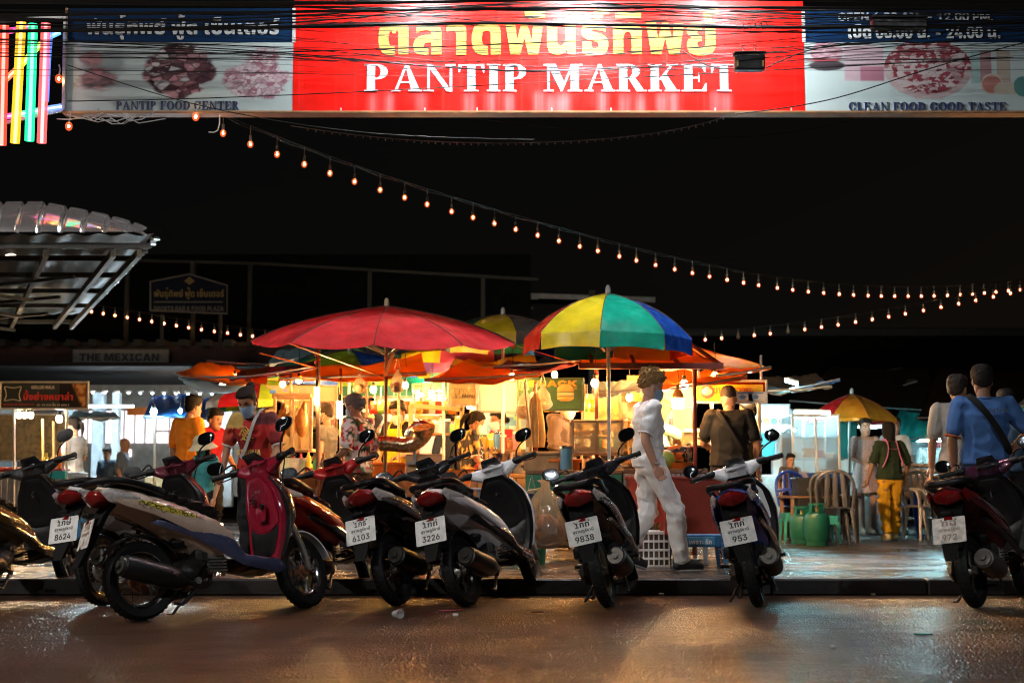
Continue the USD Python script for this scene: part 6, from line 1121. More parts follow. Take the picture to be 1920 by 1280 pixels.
# ------------------------------------------------------------------ poles
for a in ((545, 690, 545, 1000, 14.9, .016, m_bamboo, 'pale wooden pole between the football shirt and the glass roast cabinet'), (596, 645, 594, 1010, 14.2, .022, m_wood2, 'brown wooden pole carrying the long bulb, below the red umbrella', None, 1), (639, 690, 637, 1000, 14.9, .016, m_bamboo, 'pale pole left of the floral shirt'),
          (687, 700, 687, 960, 16.0, .018, m_wood2, 'brown pole behind the woman in floral shirt'), (747, 690, 747, 1000, 15.0, .015, m_bamboo, 'thin bamboo pole beside the yellow apron'), (831, 712, 831, 1000, 16.0, .016, m_whitesteel, 'white pole left of the brown menu board'),
          (972, 712, 973, 1000, 15.4, .016, m_bamboo, 'wooden pole right of the white board'), (1004, 716, 1005, 1030, 14.0, .018, m_redsteel, 'red pole behind the folded ochre cloth', None, 1), (1118, 690, 1118, 1040, 13.8, .020, m_redsteel, 'dark red pole beside the rainbow umbrella shaft', None, 1),
          (1302, 690, 1302, 1040, 13.9, .022, m_redsteel, 'dark red pole at the right end of the fruit counter'), (1096, 720, 1090, 860, 15.2, .014, m_bamboo, 'thin pole right of the green snack board'), (1423, 755, 1423, 1000, 15.0, .022, m_whitesteel, 'white pole under the right end of the yellow sign'),
          (1334, 755, 1334, 1000, 15.1, .018, m_whitesteel, 'white pole under the left half of the yellow sign'),           (80, 785, 80, 960, 18.6, .016, m_bamboo, 'yellow wooden pole in the grilled-food stall'), (100, 790, 100, 960, 18.9, .018, m_bamboo, 'second yellow wooden pole in the grilled-food stall'), (26, 765, 26, 960, 18.0, .016, m_whitesteel, 'white left pole of the grilled-food stall'), (125, 765, 124, 960, 18.0, .016, m_whitesteel, 'white right pole of the grilled-food stall'),
          (289, 760, 289, 960, 20.5, .018, m_whitesteel, 'thin pole under the blue canopy sheet'), (1592, 790, 1592, 960, 19.6, .016, m_whitesteel, 'thin white pole right of the glass booth'), (984, 716, 1012, 1010, 13.7, .012, m_bamboo, 'slanting broom stick leaning at the snack stall')):
    pole(*a[:8], None, a[9] if len(a) > 9 else 0)
# ------------------------------------------------------------------ bulbs and tubes
WARM = (1, .45, .11)
bulb(594, 742, 14.15, 'long glowing bulb on the brown pole below the red umbrella', .022, 'tube', (1, .56, .21), 520)
bulb(637, 768, 14.85, 'glowing bulb beside the grey hair of the floral-shirted woman', .03, 'tube', (1, .56, .21), 800)
bulb(1115, 718, 13.75, 'glowing bulb on the dark red pole beside the rainbow umbrella shaft', .034); bulb(1283, 721, 14.6, 'bare glowing bulb right of the head of the man in white', .04)
bulb(1271, 752, 14.1, 'large white lamp with a gold base hanging over the fruit counter', .06, 'big', (1, .70, .40), 260)
bulb(809, 738, 16.6, 'glowing bulb left of the brown menu board', .034); bulb(789, 742, 17.4, 'smaller bulb beside the one near the menu board', .028, 'round', (1, .8, .55)); bulb(1180, 745, 15.8, 'bulb hidden behind the shoulder of the man in white', .034)
bulb(930, 700, 16.2, 'bulb above the white board', .03, 'round', (1, .62, .28), 1500); bulb(1040, 702, 15.2, 'bulb above the green snack board', .03, 'round', WARM, 1500); bulb(530, 720, 15.9, 'bulb inside the roast cabinet', .03, 'round', (1, .6, .25), 1800); bulb(700, 730, 16.4, 'bulb behind the woman in floral shirt', .034)
bulb(1225, 700, 15.6, 'bulb under the orange roof behind the curly hair', .034, 'round', WARM, 1600); bulb(880, 760, 18.6, 'distant bulb beyond the menu board', .034); bulb(1000, 800, 17.6, 'distant bulb behind the folded ochre cloth', .03)
bulb(418, 723, 14.9, 'cyan-white lamp under the rust-red awning', .036, 'round', (.62, .95, 1.0), 500, .1); bulb(288, 772, 20.4, 'cyan lamp at the left corner of the blue canopy', .045, 'round', (.6, .95, 1), 300); bulb(338, 770, 20.6, 'small cyan lamp before the blue canopy', .028, 'round', (.55, .9, 1), 200)
for u, k in ((36, 'left'), (47, 'middle'), (58, 'right')): bulb(u, 778, 18.3, f'{k} of three pink-white bulbs in the grilled-food stall', .032, 'round', (1, .66, .36), 800, .2)
bulb(111, 785, 18.3, 'white bulb under the right half of the grilled-food sign', .04, 'round', (.85, .95, 1), 280, .2)
bulb(760, 722, 15.4, 'bulb under the orange awning right of the red umbrella pole', .03); bulb(960, 706, 14.8, 'bulb under the rust-orange awning at the white board', .03); bulb(560, 712, 15.2, 'bulb under the orange awning over the roast cabinet', .03); bulb(1340, 704, 15.2, 'bulb under the orange flap behind the yellow sign', .03, L=900); bulb(440, 706, 15.0, 'bulb under the rust-red awning', .026, L=700)
bulb(1392, 734, 15.25, 'warm lamp behind the yellow stall sign', .045, 'round', (1, .70, .40), 5200, .2)
def tube_light(u0, v0, u1, v1, d, L, col, label, d1=None):
    a, b = P(u0, v0, d), P(u1, v1, d1 or d); L *= 3.2 if u0 > 1300 and v0 > 730 else 2.2; t = thing('tube_light', label, 'tube light', a); part('tube', MB().tube([V(0, 0, 0), b - a], .016, 9), E('tube_%d_%d' % (L, int(col[0] * 100)), col, L), t); part('fitting', MB().bar(V(0, 0, .03), b - a + V(0, 0, .03), .05, .025), m_frame_w, t)
CY = (.42, .88, 1.0); BOOST = 1
tube_light(1474, 714, 1494, 720, 17.0, 110, (.35, .95, .95), 'bare cyan tube light on the dark rail right of the yellow sign', 17.2)
for k, (u0, v0, u1, v1, d, L, lb) in enumerate(((1490, 772, 1556, 774, 19.4, 130, 'white tube light inside the top of the glass booth'), (1440, 806, 1490, 806, 20.2, 120, 'white tube light behind the glass booth'), (1360, 800, 1425, 800, 21.0, 110, 'white tube light far behind the man in dark grey'), (1610, 800, 1660, 800, 22.4, 110, 'white tube light behind the orange umbrella'), (1720, 826, 1790, 824, 22.6, 120, 'white tube light above the egg racks'), (1880, 790, 1960, 790, 21.0, 110, 'white tube light at the far right stall'))): tube_light(u0, v0, u1, v1, d, L, CY, lb)
# ------------------------------------------------------------------ stalls and signs in the middle
cz0 = 1.0
stall('wooden counter stall with the glass roast cabinet', 500, 700, 14.4, 1.0, .96, m_wood, m_wood2, .3)
stall('low stall of tubs and the bent metal duct below the red umbrella', 700, 872, 14.2, .9, .92, m_zinc, m_wood, .3)
stall('plank counter in front of the white board', 876, 986, 14.6, .8, .95, m_wood, m_wood, .35, m_wood2, slats=6)
stall('long snack stall with green front panel', 986, 1168, 13.4, .9, .98, m_wood2, M('green_board', (.02, .16, .09), .5), .3)
stall('juice counter with grey corrugated front behind the man in white', 1170, 1330, 13.3, .85, .99, m_wood2, m_zinc, .35, slats=18)
def wall_panel(label, u0, v0, u1, v1, d, m, fm=None, name='board', cat='board', y=.02):
    a, b = P(u0, v1, d), P(u1, v0, d); t = thing(name, label, cat, ((a[0] + b[0]) / 2, d, a[2])); w, h = b[0] - a[0], b[2] - a[2]
    part('panel', MB().box((0, 0, h / 2), (w, .02, h), .003), m, t)
    f = MB()
    for sx in (-1, 1): f.box((sx * (w / 2 + .012), -.004, h / 2), (.024, .04, h + .048), .004)
    for z in (-.012, h + .012): f.box((0, -.004, z), (w, .038, .024), .004)
    part('frame', f, fm or m_galv, t); return t, w, h
wall_panel('white board glaring under a lamp in the middle of the stalls', 897, 716, 969, 770, 15.8, m_whiteb)
t, w, h = wall_panel('brown menu board with pale drawings left of the white board', 842, 720, 892, 758, 16.2, M('kraft_board', (.42, .28, .13), .6))
for k in range(3): part('drawing', MB().tube([V(-w * .3 + w * .16 * k + .05 * math.cos(a) * (1 + .3 * math.sin(3 * a + k)), -.014, h * .55 + .06 * math.sin(a)) for a in np.linspace(0, 6.28, 14)], .006, 5, flat=.4), M('leaf_print', (.08, .18, .11), .6), t)
part('lettering', MB().extrude(fit(text_shape('Menu', 'latin', 500, 60), 0, w * .45, h * .3, h * .52), .003, XZ, (0, -.011, 0)), m_ink, t, 0)
t, w, h = wall_panel('green chalkboard sign reading SNACK with a burger drawing', 976, 712, 1091, 766, 15.0, M('chalk_green', (.025, .10, .035), .6), M('dark_green_frame', (.02, .06, .03), .5), 'snack_sign', 'sign')
m_org = M('orange_letter', (.75, .22, .01), .5); part('lettering', MB().extrude(fit(text_shape('SNACK', 'latin', 800, 70), -w * .38, w * .42, h * .76, h * .98), .004, XZ, (0, -.011, 0)), m_org, t, 0)
part('small_lettering', MB().extrude(fit(text_shape('By.Sam', 'latin', 500, 50), w * .2, w * .42, h * .64, h * .74), .003, XZ, (0, -.011, 0)), m_cream, t, 0)
brg = part('burger_drawing', MB().inflate([(-.09, .10), (-.085, .14), (-.04, .18), (.04, .18), (.085, .14), (.09, .10)], .012, .03, .02).inflate([(-.085, .02), (-.09, .045), (.09, .045), (.085, .02), (.05, .0), (-.05, .0)], .012, .02, .02).xf(None, (.15, -.012, .08)), M('bun_print', (.62, .34, .09), .6), t)
part('filling', MB().inflate([(-.09, .052), (-.09, .092), (.09, .092), (.09, .052)], .012, .02, .01).xf(None, (.15, -.012, .08)), M('pale_filling', (.55, .5, .25), .6), brg); part('fries_drawing', MB().ell((-.12, -.014, .14), (.11, .008, .055), 14), M('pale_print', (.55, .52, .36), .6), t)
t, w, h = wall_panel('yellow stall sign with Thai lettering and a dish emblem, over the man in dark grey', 1304, 716, 1434, 752, 14.8, M('yellow_sign', (.66, .48, .03), .4), m_whitesteel, 'stall_sign', 'sign')
part('red_border', MB().box((0, -.014, h - .015), (w, .008, .022)).box((w / 2 - .012, -.0135, h / 2), (.018, .008, h * .9)), m_red_lens, t, 0)
em = part('emblem', MB().tube([(-w * .42 + .06, -.012, h / 2), (-w * .42 + .06, -.018, h / 2)], .075, 24), M('emblem_brown', (.12, .05, .03), .5), t); part('dish', MB().ell((-w * .42 + .06, -.02, h * .5), (.055, .006, .035), 12).ell((-w * .42 + .06, -.022, h * .5 + .02), (.03, .006, .03), 10), M('pale_filling', (.55, .5, .25), .6), em)
part('lettering', MB().extrude(fit(text_shape('ขนมหวาน', 'thai', 700, 60), -w * .25, w * .30, h * .38, h * .72), .004, XZ, (0, -.011, 0)), M('orange_print', (.66, .16, .02), .5), t, 0)
for x, ww in ((w * .20, .19), (w * .38, .19)): nt = part('paper_notice', MB().box((x, -.016, h * .25), (ww - .01, .004, h * .46)), m_whiteb, t, 0); part('print', MB().ell((x - .02, -.019, h * .22), (.035, .002, .025), 10).box((x, -.019, h * .42), (.13, .002, .014)), M('blue_print', (.10, .28, .5), .5), nt)
part('hanger', MB().bar((-w * .45, 0, h + .02), (-w * .45, 0, h + .28), .02).bar((w * .45, 0, h + .02), (w * .45, 0, h + .28), .02), m_galv, t)
for a in (('cream wall sheet behind the blonde woman', 1168, 716, 1300, 842, 17.0, m_cream), ('pale panel behind the large lamp', 1226, 692, 1302, 760, 16.6, m_cream), ('yellow food poster behind the dark red pole', 1094, 742, 1160, 800, 16.8, M('food_poster', (.55, .36, .08), .5, var=.7, scale=11)), ('cream sheet at the back of the roast stall', 500, 726, 630, 842, 17.2, m_cream), ('pale blue wall sheet behind the white board', 884, 700, 990, 880, 19.0, M('pale_blue_board', (.35, .48, .52), .6)), ('green cloth sheet at the back of the duct stall', 640, 700, 846, 742, 18.2, M('green_cloth', (.03, .17, .07), .7)), ('white hanging sheet behind the vendor in yellow apron', 706, 742, 832, 850, 18.4, m_whiteb), ('brown door panel right of the fruit counter', 1266, 766, 1298, 840, 16.2, m_wood2)): wall_panel(*a[:6], a[6], m_wood)
for k, (u0, v0, u1, v1, d) in enumerate(((768, 760, 868, 768, 16.0), (778, 780, 824, 784, 16.0), (770, 760, 770, 870, 16.0), (866, 760, 866, 870, 16.0), (510, 742, 584, 742, 14.9), (1180, 842, 1300, 842, 13.6), (1250, 840, 1290, 842, 13.9))):
    single('timber_rail', MB().bar(P(u0, v0, d), P(u1, v1, d), .04, .05, .005), m_wood if k < 5 else m_steelbr, ['upper wooden rail of the shelf frame behind the metal duct', 'lower wooden rail of the shelf frame behind the metal duct', 'left wooden upright of the shelf frame behind the metal duct', 'right wooden upright of the shelf frame behind the metal duct', 'wooden rail on top of the roast cabinet', 'steel rail along the back of the fruit counter', 'short steel rail beside the papayas'][k], 'rail')
def glass_case(label, u0, u1, vt, vb, d, dp, fm, shelves=1, pm=m_pane, posts=3):
    a, b = P(u0, vb, d), P(u1, vt, d); w, h = b[0] - a[0], b[2] - a[2]; t = thing('glass_case', label, 'display case', ((a[0] + b[0]) / 2, d + dp / 2, a[2])); f = MB()
    for x in np.linspace(-w / 2, w / 2, posts):
        for y in (-dp / 2, dp / 2): part('post', MB().box((x, y, h / 2), (.03, .03, h), .004), fm, t)
    for z in (.015, h - .015):
        for y in (-dp / 2, dp / 2): f.box((0, y, z), (w - .03, .027, .027), .004)
        for x in (-w / 2, w / 2): f.box((x, 0, z), (.027, dp - .03, .027), .004)
    part('frame', f, fm, t); part('base', MB().box((0, 0, .008), (w - .03, dp - .03, .016)), fm, t)
    for k in range(shelves): part('shelf', MB().box((0, 0, h * (k + 1) / (shelves + 1)), (w - .04, dp - .04, .012)), pm, t, 0)
    for n_, q, s in (('front_pane', (0, -dp / 2, h / 2), (w - .04, .004, h - .05)), ('side_pane', (-w / 2, 0, h / 2), (.004, dp - .04, h - .05)), ('side_pane', (w / 2, 0, h / 2), (.004, dp - .04, h - .05))): part(n_, MB().box(q, s), pm, t, 0)
    return t, w, h
glass_case('tall wooden roast cabinet with glass panes and hanging meat', 514, 584, 744, 846, 14.7, .5, m_wood, 0)
for k, u in enumerate((528, 545, 566)):
    put('roast_meat', ['hanging roast duck at the left of the cabinet', 'hanging slab of roast pork in the middle of the cabinet', 'hanging roast meat at the right of the cabinet'][k], 'roast meat', u, 818, 14.95, [('meat', MB().ell((0, 0, .14), (.07, .045, .15), 14).ell((.02, 0, .30), (.035, .03, .06), 10).warp(lambda v: v * (1 + .3 * (meshkit.fbm(v * 14 + k, 3, k)[:, None] - .5))), M('roast', (.34, .13, .03), .3, var=.5, scale=18, bump=.3)), ('hook', MB().tube([(0, 0, .34), (0, 0, .40), (.02, 0, .42), (.03, 0, .40)], .004, 5), m_galv)])
glass_case('wooden framed glass food case with yellow snacks on the snack stall', 1074, 1166, 786, 852, 13.75, .42, M('case_wood', (.30, .20, .10), .5), 1, GL('dusty_pane', (.75, .72, .58), .1, .06, .25))
glass_case('low steel and glass case holding fruit on the juice counter', 1196, 1292, 842, 884, 13.5, .4, m_steelbr, 0)
for k in range(9): put('fried_snack', f'golden fried snack in the glass food case, {["first","second","third","fourth","fifth","sixth","seventh","eighth","ninth"][k]} from the left', 'snack', 1080 + k * 9.5, 850 if k % 2 else 816, 13.95, [('snack', MB().ell((0, 0, .035), (.05, .04, .032), 10).warp(lambda v: v * (1 + .3 * (meshkit.fbm(v * 30 + k, 2, k)[:, None] - .5))), M('fried', (.50, .30, .06), .5, var=.5, scale=30))])
for r_, (u0, u1, v, d, n) in enumerate(((640, 700, 800, 16.9, 6), (772, 864, 812, 16.9, 9), (890, 985, 842, 16.6, 8), (1096, 1160, 842, 16.5, 6), (1170, 1262, 812, 16.8, 9), (776, 864, 766, 16.9, 8))):
    wd = P(u1, v, d)[0] - P(u0, v, d)[0]; nm = ['behind the floral shirt', 'behind the metal duct', 'below the white board', 'below the food poster', 'behind the blonde woman', 'on the upper rail'][r_]
    t = thing('shelf', 'wooden shelf board of jars ' + nm, 'shelf', P((u0 + u1) / 2, v, d)); part('board', MB().box((0, 0, -.015), (wd, .22, .03), .004), m_wood2, t); part('bracket', MB().bar((-wd * .4, 0, -.03), (-wd * .4, 0, -P((u0 + u1) / 2, v, d)[2] + KZ), .03).bar((wd * .4, 0, -.03), (wd * .4, 0, -P((u0 + u1) / 2, v, d)[2] + KZ), .03), m_wood2, t)
    for k in range(n):
        c_ = [(.5, .05, .03), (.62, .42, .05), (.10, .30, .08), (.60, .58, .52), (.25, .10, .04), (.05, .18, .40), (.62, .24, .03), (.02, .02, .02), (.6, .2, .25)][(k * 4 + r_) % 9]; hh = .13 + .08 * ((k * 5 + r_) % 3) / 2
        put('jar', f'{["red","yellow","green","white","brown","blue","orange","black","pink"][(k * 4 + r_) % 9]} jar on the shelf board {nm}', 'jar', u0 + (u1 - u0) * (k + .5) / n, v, d, [('jar', MB().revolve([(0, 0), (.04, 0), (.045, hh * .7), (.035, hh * .85), (0, hh * .85)], 14), plastic('jar_%d' % ((k * 4 + r_) % 9), c_)), ('lid', MB().revolve([(0, hh * .84), (.038, hh * .84), (.038, hh), (0, hh)], 12), m_steelbr if k % 2 else m_whiteb)])
hk = random.Random(21); FC = [('red', (.45, .04, .02)), ('golden', (.62, .36, .05)), ('green', (.14, .30, .05)), ('brown', (.22, .09, .03)), ('orange', (.70, .24, .02)), ('white', (.60, .57, .50)), ('dark', (.07, .03, .02))]
for k, (u, d, on) in enumerate([(516 + 23 * q, 14.75, .96) for q in range(8)] + [(884 + 17 * q, 14.85, .95) for q in range(6)] + [(996 + 17 * q, 13.75, .98) for q in range(5)] + [(708 + 22 * q, 14.75, .92) for q in range(7)] + [(1180 + 16 * q, 13.85, .99) for q in range(3)]):
    nm, c_ = FC[(k * 3 + k // 7) % 7]; st_ = ['roast stall', 'plank counter', 'snack stall', 'duct stall', 'juice counter'][(k > 7) + (k > 13) + (k > 18) + (k > 25)]
    i_ = k - [0, 8, 14, 19, 26][(k > 7) + (k > 13) + (k > 18) + (k > 25)]; w_ = hk.uniform(.15, .20); h_ = hk.uniform(.03, .09)
    put('food_tray', f'tray of {nm} food on the {st_}, {["first","second","third","fourth","fifth","sixth","seventh","eighth"][i_]} tray from the left', 'food tray', u, 870, d, tub(w_, .22, .05, m_steelbr if k % 3 else plastic('tray_red', (.35, .03, .03))) + [('food', MB().ell((0, 0, .04), (w_ * .45, .095, h_), 14).warp(lambda v: v * (1 + .5 * (meshkit.fbm(v * 34 + k, 3, k)[:, None] - .5))), M('food_' + nm, c_, .45, var=.6, scale=45, bump=.3))], on=on)
for k in range(26):
    u, v, d = [(702 + 12 * k, 776, 16.5), (980 + 11 * (k - 13), 772, 16.4)][k >= 13]; nm, c_ = FC[(k * 2 + k // 7) % 7]
    put('snack_packet', f'{nm} snack packet in the row hanging behind the {"metal duct" if k < 13 else "snack stall"}', 'snack packet', u, v, d, [('packet', MB().inflate([(-.05, 0), (-.055, .07), (-.05, .15), (.05, .15), (.055, .07), (.05, 0)], .025, .05, .025), M('packet_' + nm, c_, .25, var=.5, scale=25)), ('string', MB().tube([(0, 0, .15), (0, 0, .32)], .003, 4), m_wire)], 0, 'snack packets hanging behind the ' + ('metal duct' if k < 13 else 'snack stall'))
def poster_paint(seed, bg):
    def f(X, Z):
        c = np.zeros(X.shape + (3,)) + bg; g = np.random.default_rng(seed)
        for _ in range(9):
            x, z, w, h = g.random(4); cc = g.random(3) * .6; c = mixc(c, cc, ((np.abs(X - x) < .04 + w * .12) & (np.abs(Z - z) < .03 + h * .10)) * 1.0)
        for q in range(7): c = mixc(c, (.05, .03, .02), ((np.abs(Z - (.1 + .13 * q)) < .018) & (X > .08) & (X < .3 + g.random() * .6) & (fb(X, Z, (40, 3), q) > .45)) * .8)
        i, e, rn = cells(X, Z, 60, seed, 1.4); m = blob(X, Z, g.uniform(.3, .7), g.uniform(.35, .65), .22, .25, .1, .2, seed); return mixc(c, np.stack([.35 + .4 * rn[i], .12 + .3 * rn[i], .03 + .1 * rn[i]], -1), m)
    return f
for k, (u0, v0, u1, v1, d, bg, lb) in enumerate(((1176, 704, 1222, 752, 16.85, (.62, .42, .08), 'yellow food poster on the cream wall left of the blonde woman'), (1228, 764, 1262, 806, 16.9, (.5, .5, .45), 'pale price poster behind the blonde woman'), (772, 700, 830, 736, 17.9, (.10, .28, .10), 'green poster above the shelf frame behind the metal duct'), (506, 730, 560, 760, 17.1, (.6, .3, .08), 'orange poster behind the roast cabinet'), (596, 752, 628, 800, 17.1, (.55, .1, .06), 'red price poster right of the roast cabinet'), (1100, 802, 1158, 834, 16.7, (.55, .48, .3), 'cream price poster below the yellow food poster'), (912, 776, 968, 812, 18.9, (.1, .25, .4), 'blue poster below the white board'))):
    a, b = P(u0, v1, d), P(u1, v0, d); t = thing('poster', lb, 'poster', ((a[0] + b[0]) / 2, d, a[2])); part('print', grid_print(-(b[0] - a[0]) / 2, (b[0] - a[0]) / 2, 0, b[2] - a[2], 40, 40, poster_paint(k + 3, bg), -.012), m_print, t, 0, None, True); part('backing', MB().box((0, 0, (b[2] - a[2]) / 2), (b[0] - a[0], .02, b[2] - a[2])), m_whiteb, t, 0)
# fruit counter
m_pap = M('papaya_flesh', (.80, .17, .01), .35, var=.2); m_coco = M('green_coconut', (.28, .36, .05), .45, var=.3)
for k, (u, v, rz) in enumerate(((1251, 868, .4), (1268, 858, 1.2), (1281, 866, 2.4))): put('papaya_half', ['half papaya with bright orange flesh, left of three', 'half papaya with bright orange flesh, middle of three', 'half papaya with bright orange flesh, right of three'][k], 'papaya', u, v, 13.62, [('flesh', MB().inflate([(-.12, -.04), (-.10, .03), (0, .065), (.12, .03), (.14, -.005), (.05, -.05)], .05, .05, .025).xf(rotx(.5), (0, 0, .07)), m_pap), ('seeds', MB().ell((0, -.045, .065), (.07, .012, .025), 10), m_black), ('skin', MB().inflate([(-.122, -.042), (-.1, .02), (.0, .0), (.13, .0), (.05, -.055)], .03, .04, .025).xf(None, (0, .045, .06)), M('papaya_skin', (.45, .26, .03), .4))], rz * .3)
put('green_coconut', 'green coconut with a flat cut top in front of the papayas', 'coconut', 1248, 889, 13.38, [('husk', MB().ell((0, 0, .085), (.095, .095, .088), 16), m_coco), ('cut_top', MB().ell((0, 0, .155), (.055, .055, .022), 12), m_cream)], on=.99)
put('glass_bottle', 'clear glass bottle standing right of the green coconut', 'bottle', 1292, 890, 13.4, bottle(.045, .24, m_pane, m_steelbr), on=.99)
put('orange_basin', 'shallow orange basin below the papayas', 'basin', 1268, 882, 13.45, [('basin', MB().revolve([(0, .005), (.11, .005), (.15, .06), (.16, .06), (.12, 0), (0, 0)], 20), plastic('orange', (.75, .18, .02)))], on=.99)
for k in range(7): put('juice_cup', f'clear plastic juice cup in the row behind the man in white, {["first","second","third","fourth","fifth","sixth","seventh"][k]} from the left', 'cup', 1176 + 9 * k, 888, 13.9 + .03 * (k % 2), [('cup', MB().revolve([(0, .004), (.028, .004), (.04, .12), (.042, .12), (.03, 0), (0, 0)], 14), m_film), ('juice', MB().revolve([(0, .006), (.026, .006), (.034, .085), (0, .085)], 12), M(['juice_red', 'juice_orange', 'juice_green'][k % 3], [(.5, .04, .05), (.7, .25, .02), (.2, .4, .05)][k % 3], .2))], on=.99)
put('paper_box', 'open pale cardboard box on the juice counter', 'box', 1297, 835, 15.4, [('box', MB().box((0, 0, .07), (.2, .14, .14), .004), m_cream), ('flap', MB().box((0, -.09, .16), (.2, .06, .005), 0, rotx(.7)), m_cream)])
b_ = put('drink_bottle', 'clear drink bottle with printed label in the hand of the man in white', 'bottle', 1244, 913, 12.22, bottle(.038, .24, GL('bottle_film', (.9, .93, .93), .06, .05, .4), plastic('teal', (.03, .3, .28))), on=.82); part('label', MB().revolve([(.0395, .02), (.0395, .13)], 16), m_whiteb, b_)
# snack stall goods
for k, (u, v, w, h, dp, m, lb) in enumerate(((1015, 872, .34, .17, .26, m_wood, 'wooden crate of snacks on the snack stall'), (1058, 866, .28, .10, .24, plastic('orange', (.75, .18, .02)), 'red-orange basket on the snack stall'), (1040, 854, .3, .12, .2, M('yellow_cloth', (.66, .40, .03), .8), 'folded yellow cloths beside the glass food case'))): put('crate' if k == 0 else 'basket' if k == 1 else 'cloth_pile', lb, ['crate', 'basket', 'cloth'][k], u, v, 13.7, tub(w, dp, h, m) if k < 2 else [('cloth', MB().box((0, 0, h / 2), (w, dp, h), .05).warp(lambda v: v * (1 + .3 * (meshkit.fbm(v * 9, 3, 3)[:, None] - .5))), m)], on=.985)
put('blue_tin', 'tall pale blue tin on the snack stall', 'tin', 1062, 880, 13.5, [('tin', MB().revolve([(0, 0), (.06, 0), (.06, .2), (0, .2)], 18), plastic('tin_blue', (.12, .30, .42))), ('lid', MB().revolve([(0, .2), (.063, .2), (.063, .225), (0, .225)], 18), m_steelbr)], on=.985)
put('steel_pot', 'shiny steel pot left of the paper pots', 'pot', 938, 880, 14.3, [('pot', MB().revolve([(0, 0), (.10, 0), (.10, .2), (.108, .205), (.095, .2), (.095, .02), (0, .02)], 24), m_steelbr), ('handle', both(MB().tube([(0, .10, .15), (0, .14, .15), (0, .14, .12), (0, .10, .12)], .006, 5)), m_steelbr)], on=.95)
put('spotted_pot', 'cream spotted paper pot on the plank counter', 'pot', 978, 878, 14.3, [('pot', MB().revolve([(0, 0), (.085, 0), (.09, .22), (.08, .22), (.075, .02), (0, .02)], 20), M('spotted_paper', (.52, .40, .24), .7, var=.5, scale=30))], on=.95)
ut = put('utensil_holder', 'white wire holder of kitchen tools beside the seated customers', 'utensils', 915, 866, 14.8, [('basket', MB().box((0, 0, .05), (.2, .14, .1), .01), m_whitesteel)], on=.95)
for k in range(6): part('utensil', MB().tube([(-.08 + .03 * k, 0, .06), (-.10 + .035 * k, .01, .24)], .006, 5).ell((-.10 + .035 * k, .01, .26), (.016, .006, .026), 8), m_steelbr if k % 2 else m_wood, ut)
dk = thing('metal_duct', 'bent shiny metal exhaust duct lying across the duct stall', 'duct', P(720, 832, 13.9))
du = smooth_curve([(-.05, 0, 0), (.12, 0, -.005), (.28, -.02, .0), (.37, -.05, .07), (.38, -.08, .16)], 16); part('pipe', MB().tube(du, [.075] * 12 + [.08, .09, .11, .125], 18), M('brass_steel', (.60, .42, .22), .25, 1.0, rvar=.1), dk)
for k in (2, 5, 8, 11): part('seam', MB().tube([du[k] + .078 * (math.cos(a) * V(0, 1, 0) + math.sin(a) * np.cross(unit(du[k + 1] - du[k]), (0, 1, 0))) for a in np.linspace(0, 6.283, 20)], .006, 5), m_steelbr, dk)
part('inner_pipe', MB().tube(smooth_curve([(.24, .12, .02), (.26, .12, .14), (.33, .12, .19), (.42, .1, .16)], 12), .045, 14), m_steelbr, dk); part('stand', MB().bar((.3, 0, -.06), (.3, 0, -.18), .03).box((.3, 0, -.19), (.14, .14, .02)), m_galv, dk)
put('red_tub', 'red-orange tub below the metal duct', 'tub', 722, 884, 14.3, tub(.42, .34, .14, plastic('orange', (.75, .18, .02))), on=.92)
put('food_box', 'clear lidded food box left of the floral shirt', 'box', 540, 880, 14.1, tub(.3, .22, .14, m_film), on=.96); put('rice_bowl', 'yellow bowl of shrimp crackers on the duct stall', 'bowl', 627, 868, 14.0, [('bowl', MB().revolve([(0, 0), (.06, 0), (.13, .07), (.125, .07), (.055, .012), (0, .012)], 20), plastic('yellow', (.6, .45, .03))), ('crackers', MB().ell((0, 0, .075), (.10, .10, .05), 14).warp(lambda v: v * (1 + .5 * (meshkit.fbm(v * 26, 3, 5)[:, None] - .5))), M('cracker', (.68, .34, .12), .6, var=.4, scale=25))], on=.96)
for k in range(8): put('sauce_bottle', f'sauce bottle on the roast stall counter, {["first","second","third","fourth","fifth","sixth","seventh","eighth"][k]} from the left', 'bottle', 508 + 14 * k, 878, 14.55 + .05 * (k % 3), bottle(.03, .17 + .03 * (k % 3), plastic(['red', 'yellow', 'green', 'brown'][k % 4], [(.5, .03, .02), (.6, .45, .03), (.05, .3, .06), (.12, .05, .02)][k % 4])), on=.96)
put('plank', 'light wooden plank leaning across the duct stall', 'plank', 795, 870, 13.9, [('board', MB().box((0, 0, .11), (.36, .02, .22), .004, rotx(-.2)), m_wood)], on=.92)
